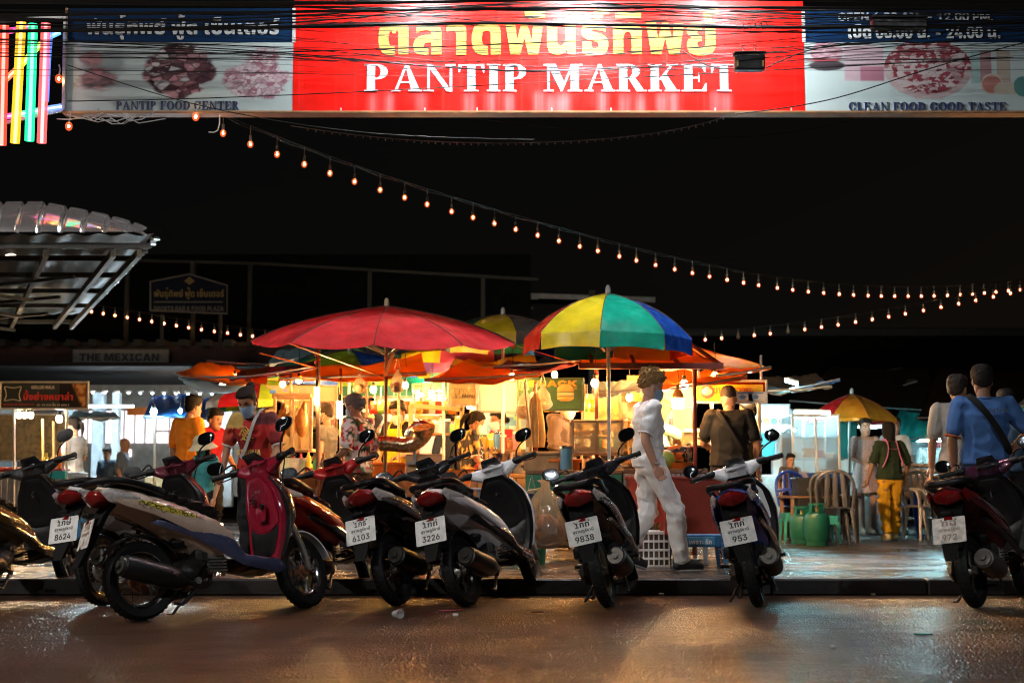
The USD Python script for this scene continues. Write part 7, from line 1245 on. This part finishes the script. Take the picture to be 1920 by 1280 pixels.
for k, (u, v, d, r, h, m, lb, fill) in enumerate(((675, 737, 14.4, .065, .20, m_bag, 'knotted plastic bag hanging left of the red umbrella pole', (.62, .40, .2)), (745, 736, 14.0, .065, .23, m_bagw, 'pale plastic bag hanging from the bamboo pole', (.66, .5, .3)), (985, 785, 14.2, .10, .30, m_bagw, 'cluster of pale carrier bags hanging beside the ochre cloth', (.66, .48, .28)), (1018, 768, 14.6, .09, .26, m_bagw, 'pale carrier bag hanging behind the red pole', (.66, .5, .3)), (1022, 1026, 12.7, .185, .60, m_bag, 'big clear rubbish bag half full of food waste hanging from the stall', (.26, .12, .05)), (997, 1020, 12.9, .12, .5, m_bag, 'smaller clear rubbish bag left of the big one', (.22, .1, .05)))):
    t = put('hanging_bag', lb, 'plastic bag', u, v, d, [('bag', bag_mb(r, h, k + 2), m), ('handle', MB().tube([(-.03, 0, h), (0, 0, h + .12), (.03, 0, h)], .005, 5), m)]); part('contents', MB().ell((0, 0, h * .26), (r * .82, r * .82, h * .22), 14).warp(lambda v: v * (1 + .25 * (meshkit.fbm(v * 22, 3, 2)[:, None] - .5))), M('waste_%d' % k, fill, .6, var=.6, scale=24), t)
t = thing('folded_umbrella', 'folded ochre cloth umbrella hanging on the red pole', 'umbrella', P(1004, 838, 13.85)); a_ = np.linspace(0, 2 * PI, 25)[:-1]
part('canopy', MB().loft([[(r * (1 + .28 * math.sin(a * 8)) * math.cos(a), r * (1 + .28 * math.sin(a * 8)) * math.sin(a), z) for a in a_] for z, r in ((0, .075), (.1, .085), (.28, .07), (.45, .045), (.52, .015))]), M('ochre_cloth', (.55, .36, .12), .8, trans=.2), t, 60); part('tip', MB().tube([(0, 0, .5), (0, 0, .62)], .012, 8), m_wood, t)
# ------------------------------------------------------------------ tub, stool, crate before the juice stall
put('red_crate', 'large red plastic tub standing on the blue stool', 'tub', 1296, 1037, 12.55, tub(.50, .46, .50, M('plastic_deep_red', (.30, .035, .02), .4, var=.15, drops=.3)), on=.43 + KZ - .14)
put('red_crate', 'dark red plastic tub behind the leg of the man in white', 'tub', 1222, 1010, 13.1, tub(.42, .4, .42, M('plastic_deep_red', (.30, .035, .02), .4)), on=.5)
def stool(label, u, d, m, h=.30, w=.34, text=None, rz=0.0):
    t = thing('plastic_stool', label, 'stool', (P(u, 900, d)[0], d, KZ), rz); part('seat', MB().box((0, 0, h - .012), (w, w, .024), .008), m, t); part('rim', MB().box((0, -w / 2, h - .06), (w, .02, .10), .006).box((0, w / 2, h - .06), (w, .02, .10), .006).box((-w / 2, 0, h - .06), (.02, w, .10), .006).box((w / 2, 0, h - .06), (.02, w, .10), .006), m, t)
    for sx in (-1, 1):
        for sy in (-1, 1): part('leg', MB().hull([V(sx * w * .5 + a, sy * w * .5 + b, h - .08) for a in (-.03, .008) for b in (-.03, .008)] + [V(sx * w * .56 + a, sy * w * .56 + b, 0) for a in (-.02, .008) for b in (-.02, .008)]), m, t)
    if text: part('moulded_panel', MB().box((0, -w / 2 - .014, h - .06), (w * .62, .008, .07), .003), plastic('stool_light_blue', (.05, .20, .34)), t)
    if text: part('lettering', MB().extrude(fit(text_shape(text, 'thai', 700, 50), -w * .24, w * .24, h - .085, h - .04), .003, XZ, (0, -w / 2 - .018, 0)), m_whiteb, t, 0)
    return t
m_bs = plastic('stool_blue', (.015, .11, .25))
stool('blue plastic stool carrying the large red tub', 1306, 12.5, m_bs, .30, .40, 'เพราะ รัก')
def lattice(label, u, d, w, h, m):
    t = thing('plastic_basket', label, 'basket', (P(u, 900, d)[0], d, KZ)); part('base', MB().box((0, 0, .01), (w, .3, .02), .005), m, t); part('rim', MB().box((0, -.15, h), (w + .02, .02, .03), .006).box((0, .15, h), (w + .02, .02, .03), .006), m, t)
    for k in range(9): part('bar', MB().box((-w / 2 + w * k / 8, -.15, h / 2), (.012, .01, h), .002), m, t)
    for z in (.25, .5, .75): part('band', MB().box((0, -.15, h * z), (w, .012, .02), .002), m, t)
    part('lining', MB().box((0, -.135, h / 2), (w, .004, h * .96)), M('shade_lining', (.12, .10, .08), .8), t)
lattice('white slatted plastic basket behind the trailing leg of the man in white', 1212, 12.75, .36, .30, plastic('basket_white', (.62, .62, .60)))
# ------------------------------------------------------------------ behind the white bowl: orange tub, blue jug, green bin
put('orange_tub', 'round orange tub behind the white and black scooter', 'tub', 855, 905, 13.6, [('tub', MB().revolve([(0, 0), (.13, 0), (.17, .16), (.18, .165), (.16, .16), (.12, .01), (0, .01)], 24), plastic('orange', (.75, .18, .02)))], on=.82)
put('table', 'small steel table under the round orange tub', 'table', 855, 905, 13.6, [('table_top', MB().box((0, 0, .675), (.5, .4, .03), .006), m_zinc)] + [('leg', MB().box((sx * .22, sy * .17, .33), (.03, .03, .66)), m_galv) for sx in (-1, 1) for sy in (-1, 1)], on=KZ)
put('blue_basin', 'dark blue basin with a yellow brush behind the scooter with plate 3226', 'basin', 965, 935, 12.9, [('basin', MB().revolve([(0, 0), (.13, 0), (.19, .14), (.20, .145), (.18, .14), (.12, .012), (0, .012)], 24), plastic('basin_blue', (.015, .06, .2))), ('brush', MB().bar((.05, -.1, .15), (.24, -.1, .19), .03, .02, .004), m_cream)], on=.62)
put('green_bin', 'dark green bin under the snack stall', 'bin', 985, 1040, 13.1, [('bin', MB().revolve([(0, 0), (.17, 0), (.21, .5), (.22, .5), (.18, 0)], 22), plastic('bin_green', (.01, .16, .09))), ('rim', MB().revolve([(.21, .5), (.235, .5), (.235, .53), (.21, .53)], 22), plastic('bin_green', (.01, .16, .09)))], on=KZ)
# ------------------------------------------------------------------ right side: chairs, tubs, gas bottles, booth
def chair(label, u, d, m, rz, group=None):
    t = thing('plastic_chair', label, 'chair', (P(u, 900, d)[0], d, KZ), rz, group); part('seat', MB().inflate([(-.21, -.2), (-.2, .2), (.2, .22), (.22, -.2)], .014, .04, .04).xf(rotx(-PI / 2), (0, 0, .43)), m, t)
    part('back_frame', MB().tube(smooth_curve([(-.21, .19, .43), (-.225, .235, .62), (-.19, .27, .80), (-.09, .285, .87), (.09, .285, .87), (.19, .27, .80), (.225, .235, .62), (.21, .19, .43)], 28), .020, 8, flat=1.2), m, t)
    for k in range(3): part('back_slat', MB().tube([(-.11 + .11 * k, .205, .44), (-.10 + .10 * k, .245, .62), (-.085 + .085 * k, .28, .86)], [.022, .026, .022], 6, flat=.35), m, t)
    for sx in (-1, 1):
        for sy in (-1, 1): part('leg', MB().tube([(sx * .19, sy * .17, .43), (sx * .235, sy * .23, 0)], [.026, .018], 6), m, t)
        part('armrest', MB().tube(smooth_curve([(sx * .215, .23, .64), (sx * .24, .05, .65), (sx * .24, -.16, .63), (sx * .215, -.19, .44)], 14), .017, 6, flat=1.3), m, t)
    return t
m_gc, m_bc, m_wc = plastic('chair_grey', (.085, .085, .09)), plastic('chair_blue', (.01, .035, .30)), plastic('chair_cream', (.40, .33, .26))
chair('grey plastic armchair seen from behind beside the gas bottles', 1566, 17.6, m_gc, 2.9); chair('stacked second grey plastic armchair just left of the first', 1553, 17.75, m_gc, 2.95); chair('blue plastic chair behind the black tub', 1503, 18.5, m_bc, .4)
chair('cream plastic chair right of the yellow trousers', 1738, 18.6, m_wc, .2); chair('cream plastic chair turned sideways behind the yellow trousers', 1704, 18.8, m_wc, 1.3); chair('blue plastic chair under the egg racks', 1690, 19.6, m_bc, 1.2); chair('dark grey plastic chair at the right edge beyond the blue polo shirt', 1905, 16.5, m_gc, -.4)
put('black_tub', 'black square tub on a small table before the blue chair', 'tub', 1523, 962, 18.0, tub(.42, .38, .34, plastic('tub_black', (.015, .015, .016))), on=.46 + KZ)
put('blue_barrel', 'round blue tub filled with yellow noodles', 'tub', 1556, 925, 18.3, [('tub', MB().revolve([(0, 0), (.20, 0), (.275, .24), (.29, .25), (.29, .27), (.26, .27), (.19, .01), (0, .01)], 26), plastic('tub_blue', (.012, .06, .26))), ('noodles', MB().ell((0, 0, .25), (.25, .25, .035), 18).warp(lambda v: v + .02 * (meshkit.fbm(v * 40, 3, 2)[:, None] - .5)), M('noodle', (.62, .42, .06), .5, var=.4, scale=40))], on=.72)
put('table', 'low wooden table under the blue tub of noodles', 'table', 1535, 962, 18.2, [('table_top', MB().box((0, 0, .56), (.9, .8, .03), .006), m_wood2)] + [('leg', MB().box((sx * .4, sy * .35, .27), (.04, .04, .54)), m_wood2) for sx in (-1, 1) for sy in (-1, 1)], on=KZ)
def gas(label, u, d, m, h=.52, r=.155):
    t = thing('gas_bottle', label, 'gas bottle', (P(u, 900, d)[0], d, KZ)); part('tank', MB().revolve([(0, .03), (r * .8, .035), (r, .09), (r, h * .72), (r * .85, h * .84), (r * .4, h * .90), (0, h * .9)], 26), m, t); part('foot_ring', MB().revolve([(r * .8, .0), (r * .86, 0), (r * .86, .05), (r * .8, .05), (r * .8, 0)], 22), m, t)
    c_ = MB().tube([(r * .6 * math.cos(x), r * .6 * math.sin(x), h * 1.10) for x in np.linspace(0, 2 * PI, 22)], .014, 6)
    for x in (.4, 1.97, 3.54, 5.11): c_.hull([V(r * q * math.cos(x + o), r * q * math.sin(x + o), z) for q in (.57, .64) for o in (-.32, .32) for z in (h * .82, h * 1.10)])
    part('collar', c_, m, t); part('valve', MB().tube([(0, 0, h * .88), (0, 0, h * 1.0)], .018, 8).tube([(0, 0, h * .98), (.05, 0, h * .98)], .012, 6), M('brass', (.45, .33, .1), .4, .8), t); part('weld', MB().revolve([(r * 1.005, h * .4), (r * 1.02, h * .41), (r * 1.005, h * .42)], 26), m, t); return t
m_gg = plastic('gas_green', (.006, .11, .08)); gas('tall green gas bottle standing before the black tub', 1530, 17.0, m_gg, .44, .15); gas('second green gas bottle at the left of the pair', 1502, 17.4, m_gg, .40, .15); gas('pale grey gas bottle behind the dotted dress', 1622, 20.9, M('gas_grey', (.35, .34, .32), .5), .6); gas('pale grey gas bottle behind the yellow trousers', 1654, 20.9, M('gas_grey', (.35, .34, .32), .5), .6)
stool('turquoise plastic stool behind the gas bottles', 1492, 18.2, plastic('stool_teal', (.03, .28, .24)), .36, .32); stool('turquoise plastic stool with a square opening below the black tub', 1538, 17.7, plastic('stool_teal', (.03, .28, .24)), .34, .34)
glass_case('tall cyan-lit glass food booth with plastic film sides', 1488, 1572, 776, 902, 19.0, .8, m_whitesteel, 2, m_film)
for k in range(8): put('food_tub', f'food tub inside the glass booth, {["first","second","third","fourth","fifth","sixth","seventh","eighth"][k]} from the left', 'tub', 1496 + 9.5 * k, 898 if k % 2 else 858, 19.3, tub(.1, .12, .07 + .03 * (k % 3), plastic(['cup_white', 'cup_pink', 'cup_kraft'][k % 3], [(.6, .6, .58), (.55, .2, .25), (.45, .3, .16)][k % 3])))
stall('booth counter below the cyan-lit glass case', 1484, 1576, 18.95, .9, .88, m_zinc, M('pale_front', (.38, .42, .42), .5), .1)
stall('white counter stall with cyan light far behind the man in dark grey', 1330, 1480, 20.6, .9, .98, m_whiteb, M('pale_front', (.38, .42, .42), .5), .1); wall_panel('pale menu wall with round pictures behind the man in dark grey', 1412, 760, 1478, 808, 21.0, m_whiteb)
for k in range(4): put('round_picture', f'round food picture on the pale menu wall, {["first","second","third","fourth"][k]} from the left', 'picture', 1424 + 14 * k, 796, 20.95, [('print', MB().ell((0, 0, .05), (.045, .006, .05), 12), plastic(['pic_red', 'pic_ochre', 'pic_green', 'pic_rose'][k], [(.5, .1, .06), (.5, .3, .06), (.1, .3, .12), (.5, .15, .2)][k]))])
wall_panel('turquoise fridge front behind the man in dark grey', 1416, 812, 1452, 856, 21.6, plastic('fridge_cyan', (.02, .32, .40))); wall_panel('white back wall behind the glass booth', 1450, 770, 1600, 930, 21.8, m_whiteb); wall_panel('pale wall of the stall behind the egg racks', 1660, 800, 1790, 930, 24.5, M('pale_front', (.38, .42, .42), .5)); wall_panel('red and blue fridge behind the egg racks', 1750, 816, 1780, 880, 23.8, plastic('fridge_red', (.4, .03, .05)))
stall('dark rack stall carrying trays of eggs', 1688, 1776, 20.4, .8, .90, m_wood2, m_wood2, .5)
m_egg = M('egg', (.55, .33, .20), .5); m_tray = M('egg_tray', (.16, .12, .09), .8)
for r_ in range(3):
    for k in range(3):
        t = put('egg_tray', f'tray of brown eggs, {["left","middle","right"][k]} of the {["lowest","middle","top"][r_]} tier', 'egg tray', 1702 + 27 * k, 880, 20.55 + .12 * r_, [('tray', MB().box((0, 0, .015), (.27, .26, .03), .006), m_tray)], on=.905 + .085 * r_); eg = MB()
        for x in range(5):
            for y in range(4): eg.ell((-.1 + .05 * x, -.09 + .06 * y, .045), (.021, .021, .026), 7)
        setd(part('eggs', eg, m_egg, t), kind='stuff')
t, w, h = wall_panel('teal and yellow stall sign at the right edge behind the blue polo shirt', 1888, 762, 1990, 812, 19.5, plastic('sign_yellow', (.55, .42, .03)), m_galv, 'stall_sign', 'sign'); part('upper_strip', MB().box((0, -.014, h * .8), (w * .98, .008, h * .36)), plastic('sign_teal', (.03, .35, .36)), t); part('lettering', MB().extrude(fit(text_shape('ชานม LADY', 'thai', 700, 60), -w * .44, w * .2, h * .7, h * .92), .004, XZ, (0, -.018, 0)), m_whiteb, t, 0)
tarp('tarpaulin', 'pale blue tent corner at the right edge', [(1880, 778, 20.2), (1990, 770, 20.2), (1990, 735, 21.5), (1925, 745, 21.5)], t_clear, .0, 23)
stall('dark stall at the right edge behind the blue polo shirt', 1800, 1990, 20.8, .9, .95, m_wood2, M('pale_front', (.38, .42, .42), .5), .1)
# ------------------------------------------------------------------ left: grilled-food stall and the dark two-storey building
stall('steel grill stall with red trays at the left edge', -30, 126, 18.0, .9, 1.0, m_zinc, m_zinc, .3, slats=14)
t, w, h = wall_panel('black and orange grilled food stall sign with Thai lettering at the left edge', 2, 718, 164, 764, 17.8, M('sign_black', (.04, .055, .06), .5), m_whitesteel, 'stall_sign', 'sign')
part('food_picture', grid_print(w * .18, w * .49, .01, h - .01, 40, 24, lambda X, Z: mixc(mixc((.30, .10, .03), (.62, .36, .14), sm(fb(X, Z, (12, 8), 31), .4, .6)), (.022, .022, .026), sm(.42 - X * .75 + (1 - Z) * .30, .0, .12)), -.0125), m_print, t, 0, None, True)
m_redl = M('red_letter', (.62, .06, .05), .5); part('lettering', MB().extrude(fit(text_shape('ปิ้งย่างหมาล่า', 'thai', 800, 80), -w * .24, w * .34, h * .30, h * .72), .005, XZ, (0, -.0135, 0)), m_redl, t, 0)
part('english_lettering', MB().extrude(fit(text_shape('GRILLED MALA', 'latin', 800, 60), -w * .15, w * .12, h * .76, h * .90), .004, XZ, (0, -.0135, 0)), m_whiteb, t, 0); part('price_lettering', MB().extrude(fit(text_shape('10-15 บาท ซื้อ 10 แถม 1', 'thai', 700, 60), -w * .08, w * .30, h * .07, h * .20), .004, XZ, (0, -.0135, 0)), m_whiteb, t, 0); part('small_lettering', MB().extrude(fit(text_shape('ถูกและดี อร่อยมาก', 'thai', 700, 60), -w * .47, w * -.11, h * .08, h * .18), .004, XZ, (0, -.0135, 0)), m_redl, t, 0)
part('pot_emblem', MB().tube(closed_curve([V(-w * .46, -.014, h * .28), V(-w * .44, -.014, h * .5), V(-w * .46, -.014, h * .84), V(-w * .36, -.014, h * .8), V(-w * .27, -.014, h * .84), V(-w * .29, -.014, h * .5), V(-w * .27, -.014, h * .28), V(-w * .36, -.014, h * .33)], 40), .006, 5), m_whiteb, t)
for k in range(7): put('skewer_tray', f'tray of grill skewers on the left stall, {["first","second","third","fourth","fifth","sixth","seventh"][k]} from the left', 'food tray', -10 + 20 * k, 884, 18.2, tub(.15, .3, .04, plastic('tray_red', (.35, .03, .03))) + [('skewers', MB().box((0, 0, .045), (.11, .26, .03), .01).warp(lambda v: v * (1 + .2 * (meshkit.fbm(v * 40 + k, 3, k)[:, None] - .5))), M('skewer_meat', (.30, .11, .04), .5, var=.5, scale=30))], on=1.0)
put('yellow_sauce', 'yellow pointed sauce bottle on the grill stall', 'bottle', 87, 862, 18.1, bottle(.035, .24, plastic('yellow', (.6, .45, .03)), plastic('yellow', (.6, .45, .03))), on=1.0); put('red_sauce', 'orange-red sauce bottle on the grill stall', 'bottle', 112, 862, 18.1, bottle(.03, .3, plastic('orange', (.75, .18, .02))), on=1.0)
put('turquoise_sheet', 'turquoise box on the edge of the grill stall counter', 'box', 105, 885, 17.9, [('box', MB().box((0, 0, .05), (.26, .1, .1), .006), plastic('fridge_cyan', (.02, .32, .40)))], on=.93 - .02)
wall_panel('dark green leafy back sheet of the grill stall', -40, 778, 124, 862, 20.2, M('green_back', (.09, .065, .025), .7, var=.7, scale=14)); stool('blue plastic stool behind the scooter with plate 8624', 108, 15.0, m_bs, .45, .36); stool('blue plastic stool between the two left scooters', 128, 14.2, m_bs, .45, .36)
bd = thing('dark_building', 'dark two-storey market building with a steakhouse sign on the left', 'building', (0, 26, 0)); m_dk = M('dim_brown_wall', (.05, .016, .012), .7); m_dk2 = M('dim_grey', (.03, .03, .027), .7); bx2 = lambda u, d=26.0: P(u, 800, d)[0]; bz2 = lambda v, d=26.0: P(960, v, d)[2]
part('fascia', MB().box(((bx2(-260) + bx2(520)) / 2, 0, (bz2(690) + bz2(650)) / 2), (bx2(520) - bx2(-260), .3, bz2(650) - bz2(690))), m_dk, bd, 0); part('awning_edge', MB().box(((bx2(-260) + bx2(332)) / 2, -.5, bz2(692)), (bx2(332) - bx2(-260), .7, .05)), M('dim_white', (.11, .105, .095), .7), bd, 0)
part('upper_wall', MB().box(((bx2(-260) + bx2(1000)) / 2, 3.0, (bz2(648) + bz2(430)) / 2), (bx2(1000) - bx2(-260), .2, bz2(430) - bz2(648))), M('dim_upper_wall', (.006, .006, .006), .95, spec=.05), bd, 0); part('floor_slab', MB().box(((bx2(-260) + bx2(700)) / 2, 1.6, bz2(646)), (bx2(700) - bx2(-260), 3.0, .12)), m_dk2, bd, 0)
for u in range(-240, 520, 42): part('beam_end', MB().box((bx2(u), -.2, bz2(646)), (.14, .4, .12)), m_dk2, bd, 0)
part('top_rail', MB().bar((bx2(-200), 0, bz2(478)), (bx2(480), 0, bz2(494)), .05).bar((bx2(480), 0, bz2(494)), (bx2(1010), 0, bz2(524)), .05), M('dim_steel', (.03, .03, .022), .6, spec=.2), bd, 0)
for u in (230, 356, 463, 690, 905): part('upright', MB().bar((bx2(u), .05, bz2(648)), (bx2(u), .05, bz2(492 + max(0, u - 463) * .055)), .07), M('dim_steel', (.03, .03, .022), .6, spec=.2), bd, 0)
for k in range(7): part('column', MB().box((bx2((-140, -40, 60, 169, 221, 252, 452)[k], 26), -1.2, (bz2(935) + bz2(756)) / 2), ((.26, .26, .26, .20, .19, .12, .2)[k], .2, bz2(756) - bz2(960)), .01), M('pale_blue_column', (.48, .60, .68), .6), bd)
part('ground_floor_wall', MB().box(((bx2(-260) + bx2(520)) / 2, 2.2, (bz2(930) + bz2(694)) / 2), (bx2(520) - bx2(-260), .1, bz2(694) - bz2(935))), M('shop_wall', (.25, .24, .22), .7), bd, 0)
m_win = E('lit_shop_window', (1.0, .90, .94), 1.6)
for k, (u0, u1, v0, v1) in enumerate(((126, 162, 784, 828), (166, 212, 770, 830), (216, 250, 770, 830), (254, 291, 770, 830), (294, 342, 782, 806), (294, 342, 810, 830), (346, 400, 782, 806), (346, 400, 810, 830), (404, 450, 782, 830), (232, 247, 842, 856))):
    wn = part('window', MB().box(((bx2(u0, 28.1) + bx2(u1, 28.1)) / 2, 2.12, (bz2(v0, 28.1) + bz2(v1, 28.1)) / 2), (bx2(u1, 28.1) - bx2(u0, 28.1), .04, bz2(v0, 28.1) - bz2(v1, 28.1)), .004), m_win, bd, 0); part('mullion', MB().box(((bx2(u0, 28.1) + bx2(u1, 28.1)) / 2, 2.09, (bz2(v0, 28.1) + bz2(v1, 28.1)) / 2), (.03, .03, bz2(v0, 28.1) - bz2(v1, 28.1))), m_frame_w, wn, 0)
part('orange_transom', MB().box(((bx2(180) + bx2(245)) / 2, 2.1, (bz2(752) + bz2(768)) / 2), (bx2(245) - bx2(180), .06, bz2(752) - bz2(768))), plastic('orange', (.75, .18, .02)), bd, 0)
for k in range(11):
    t = thing('ceiling_lamp', 'small white lamp in the row under the dark ceiling above the columns', 'ceiling lamp', P(174 + 22.3 * k, 736 + .3 * k, 22.4), 0, 'row of small lamps under the dark ceiling on the left'); part('lamp', MB().ell((0, 0, 0), (.02, .02, .012), 10), E('ceiling_lamp', (.8, .93, 1), 14), t); part('rim', MB().tube([(0, 0, .015), (0, 0, .04)], .05, 12), m_frame_w, t)
for k_ in range(2): tube_light(150 + 130 * k_, 762, 250 + 130 * k_, 762, 23.2, 190, (.75, .92, 1), ['left', 'right'][k_] + ' white tube light hidden behind the columns below the dark ceiling')
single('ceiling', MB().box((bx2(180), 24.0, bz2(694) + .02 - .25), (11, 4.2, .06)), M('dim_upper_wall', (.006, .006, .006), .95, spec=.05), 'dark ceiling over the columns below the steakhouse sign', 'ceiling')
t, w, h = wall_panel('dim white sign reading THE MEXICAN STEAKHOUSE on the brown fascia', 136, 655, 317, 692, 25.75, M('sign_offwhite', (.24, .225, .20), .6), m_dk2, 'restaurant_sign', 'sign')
part('lettering', MB().extrude(fit(text_shape('THE MEXICAN', 'latin', 900, 70), -w * .43, w * .40, h * .40, h * .80), .006, XZ, (0, -.011, 0)), m_ink, t, 0); part('small_lettering', MB().extrude(fit(serif('STEAKHOUSE', .08), -w * .18, w * .16, h * .08, h * .24), .006, XZ, (0, -.011, 0)), m_ink, t, 0)
pg = thing('pentagon_sign', 'dark pentagonal sign reading SPORTS BAR & FOOD PLAZA with a yellow diamond', 'sign', (0, 25.6, 0)); q = [(282, 582), (282, 528), (355, 514), (426, 535), (426, 588)]; pts = [(P(u, v, 25.6)[0], P(u, v, 25.6)[2]) for u, v in q]
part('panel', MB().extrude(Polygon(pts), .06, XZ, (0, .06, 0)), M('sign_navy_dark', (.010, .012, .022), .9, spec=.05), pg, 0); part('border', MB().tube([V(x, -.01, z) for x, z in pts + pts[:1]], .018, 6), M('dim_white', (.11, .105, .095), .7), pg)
X_ = lambda u: P(u, 550, 25.6)[0]; Z_ = lambda v: P(960, v, 25.6)[2]
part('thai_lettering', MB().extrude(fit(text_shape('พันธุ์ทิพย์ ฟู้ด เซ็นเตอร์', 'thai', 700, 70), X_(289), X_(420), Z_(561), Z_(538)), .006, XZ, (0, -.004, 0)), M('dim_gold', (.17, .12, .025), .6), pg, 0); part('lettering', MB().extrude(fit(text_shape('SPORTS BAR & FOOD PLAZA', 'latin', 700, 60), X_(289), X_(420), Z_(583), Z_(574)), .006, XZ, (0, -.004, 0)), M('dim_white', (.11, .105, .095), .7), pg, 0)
part('rule', MB().box(((X_(289) + X_(418)) / 2, -.004, Z_(566)), (X_(418) - X_(289), .006, .02)), M('dim_white', (.11, .105, .095), .7), pg, 0); part('diamond', MB().extrude(Polygon([(X_(345), Z_(527)), (X_(355), Z_(519)), (X_(365), Z_(527)), (X_(355), Z_(534))]), .006, XZ, (0, -.004, 0)), M('dim_gold', (.17, .12, .025), .6), pg, 0); part('support', MB().bar((X_(356), .1, Z_(514)), (X_(356), .1, Z_(488)), .04).bar((X_(300), .2, Z_(586)), (X_(300), .2, Z_(650)), .05).bar((X_(410), .2, Z_(586)), (X_(410), .2, Z_(650)), .05), m_dk2, pg, 0)
ea = thing('steel_shed', 'dark open steel shed with a pale roof edge behind the umbrellas', 'shed', (0, 29, 0)); q3 = lambda u, v, d=29.0: P(u, v, d) - V(0, 29, 0)
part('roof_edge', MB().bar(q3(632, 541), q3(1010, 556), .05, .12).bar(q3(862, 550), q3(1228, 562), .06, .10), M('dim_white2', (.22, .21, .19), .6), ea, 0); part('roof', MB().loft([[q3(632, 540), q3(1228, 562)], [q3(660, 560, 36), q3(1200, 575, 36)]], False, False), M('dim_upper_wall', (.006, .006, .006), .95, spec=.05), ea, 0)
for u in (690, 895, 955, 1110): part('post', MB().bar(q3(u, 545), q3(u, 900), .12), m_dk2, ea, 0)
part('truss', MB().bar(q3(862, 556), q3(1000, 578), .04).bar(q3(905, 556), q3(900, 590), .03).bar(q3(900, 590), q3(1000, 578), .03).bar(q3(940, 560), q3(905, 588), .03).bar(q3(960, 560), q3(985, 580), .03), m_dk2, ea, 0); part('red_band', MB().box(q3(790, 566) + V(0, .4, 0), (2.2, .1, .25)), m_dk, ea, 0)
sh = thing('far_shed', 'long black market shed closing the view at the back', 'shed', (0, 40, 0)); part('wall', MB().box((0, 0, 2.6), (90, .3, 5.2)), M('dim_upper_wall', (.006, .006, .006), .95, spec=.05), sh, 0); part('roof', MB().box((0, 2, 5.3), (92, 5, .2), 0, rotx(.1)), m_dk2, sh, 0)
# far lights and stalls glimpsed between the near ones
for k, (u, d, c) in enumerate(((330, 24.0, 'left of the football shirt'), (905, 22.0, 'beyond the white board'), (1040, 23.0, 'beyond the snack stall'), (770, 22.5, 'beyond the yellow apron'))):
    stall(f'pale lit stall far back, {c}', u - 60, u + 60, d, .8, 1.0, m_whiteb, m_cream, .1); tube_light(u - 30, 905 - 2667 * 1.35 / d, u + 30, 905 - 2667 * 1.35 / d, d + .3, 110, (1, .9, .8), f'white tube light over the far stall {c}')
# ------------------------------------------------------------------ small things on the ground
t = thing('plastic_cup', 'crushed clear plastic cup lying on the wet road', 'cup', P(739, 1146, 9.2) * V(1, 1, 0) + V(0, 0, .03), .5, None, 0, .66); part('cup', MB().revolve([(0, .004), (.032, .004), (.043, .095), (.047, .097), (.047, .102), (.04, .1), (.029, .0), (0, 0)], 20).xf(rotx(1.5) @ roty(.2)), GL('cup_film', (.85, .85, .85), .1, .05, .35), t)
m_trash = M('pale_scrap', (.5, .48, .44), .6); m_trash2 = M('red_scrap', (.35, .03, .05), .5)
for k, (u, v, w, m, lb) in enumerate(((854, 1150, .035, m_trash, 'white scrap of paper near the scooter with plate 3226'), (846, 1141, .16, m_trash2, 'red straw on the road near the scooter with plate 3226'), (1007, 1145, .08, M('brown_scrap', (.1, .04, .02), .6), 'brown scrap on the road right of the scooter with plate 3226'), (1732, 1184, .10, M('teal_scrap', (.02, .16, .15), .3), 'teal plastic scrap on the wet road at the lower right'), (1240, 1112, .04, m_trash, 'crumpled white paper at the kerb right of the man in white'), (1637, 1112, .035, m_trash, 'crumpled pale paper at the kerb on the right'), (1562, 1208, .025, m_trash, 'small pale scrap on the road at the lower right'))):
    p = at(u, v); single('litter', MB().box((0, 0, 0.008 if k in (1, 2, 3) else w * .3), (w, .02 if k in (1, 2, 3) else w * .8, .01 if k in (1, 2, 3) else w * .5), .003).warp(lambda x: x + .25 * w * (meshkit.fbm(x * 30 + k, 2, k)[:, None] - .5)).warp(lambda x: np.maximum(x, [-9, -9, 0.002])).xf(rotz(R.uniform(-.3, .3)), p), m, lb, 'litter')
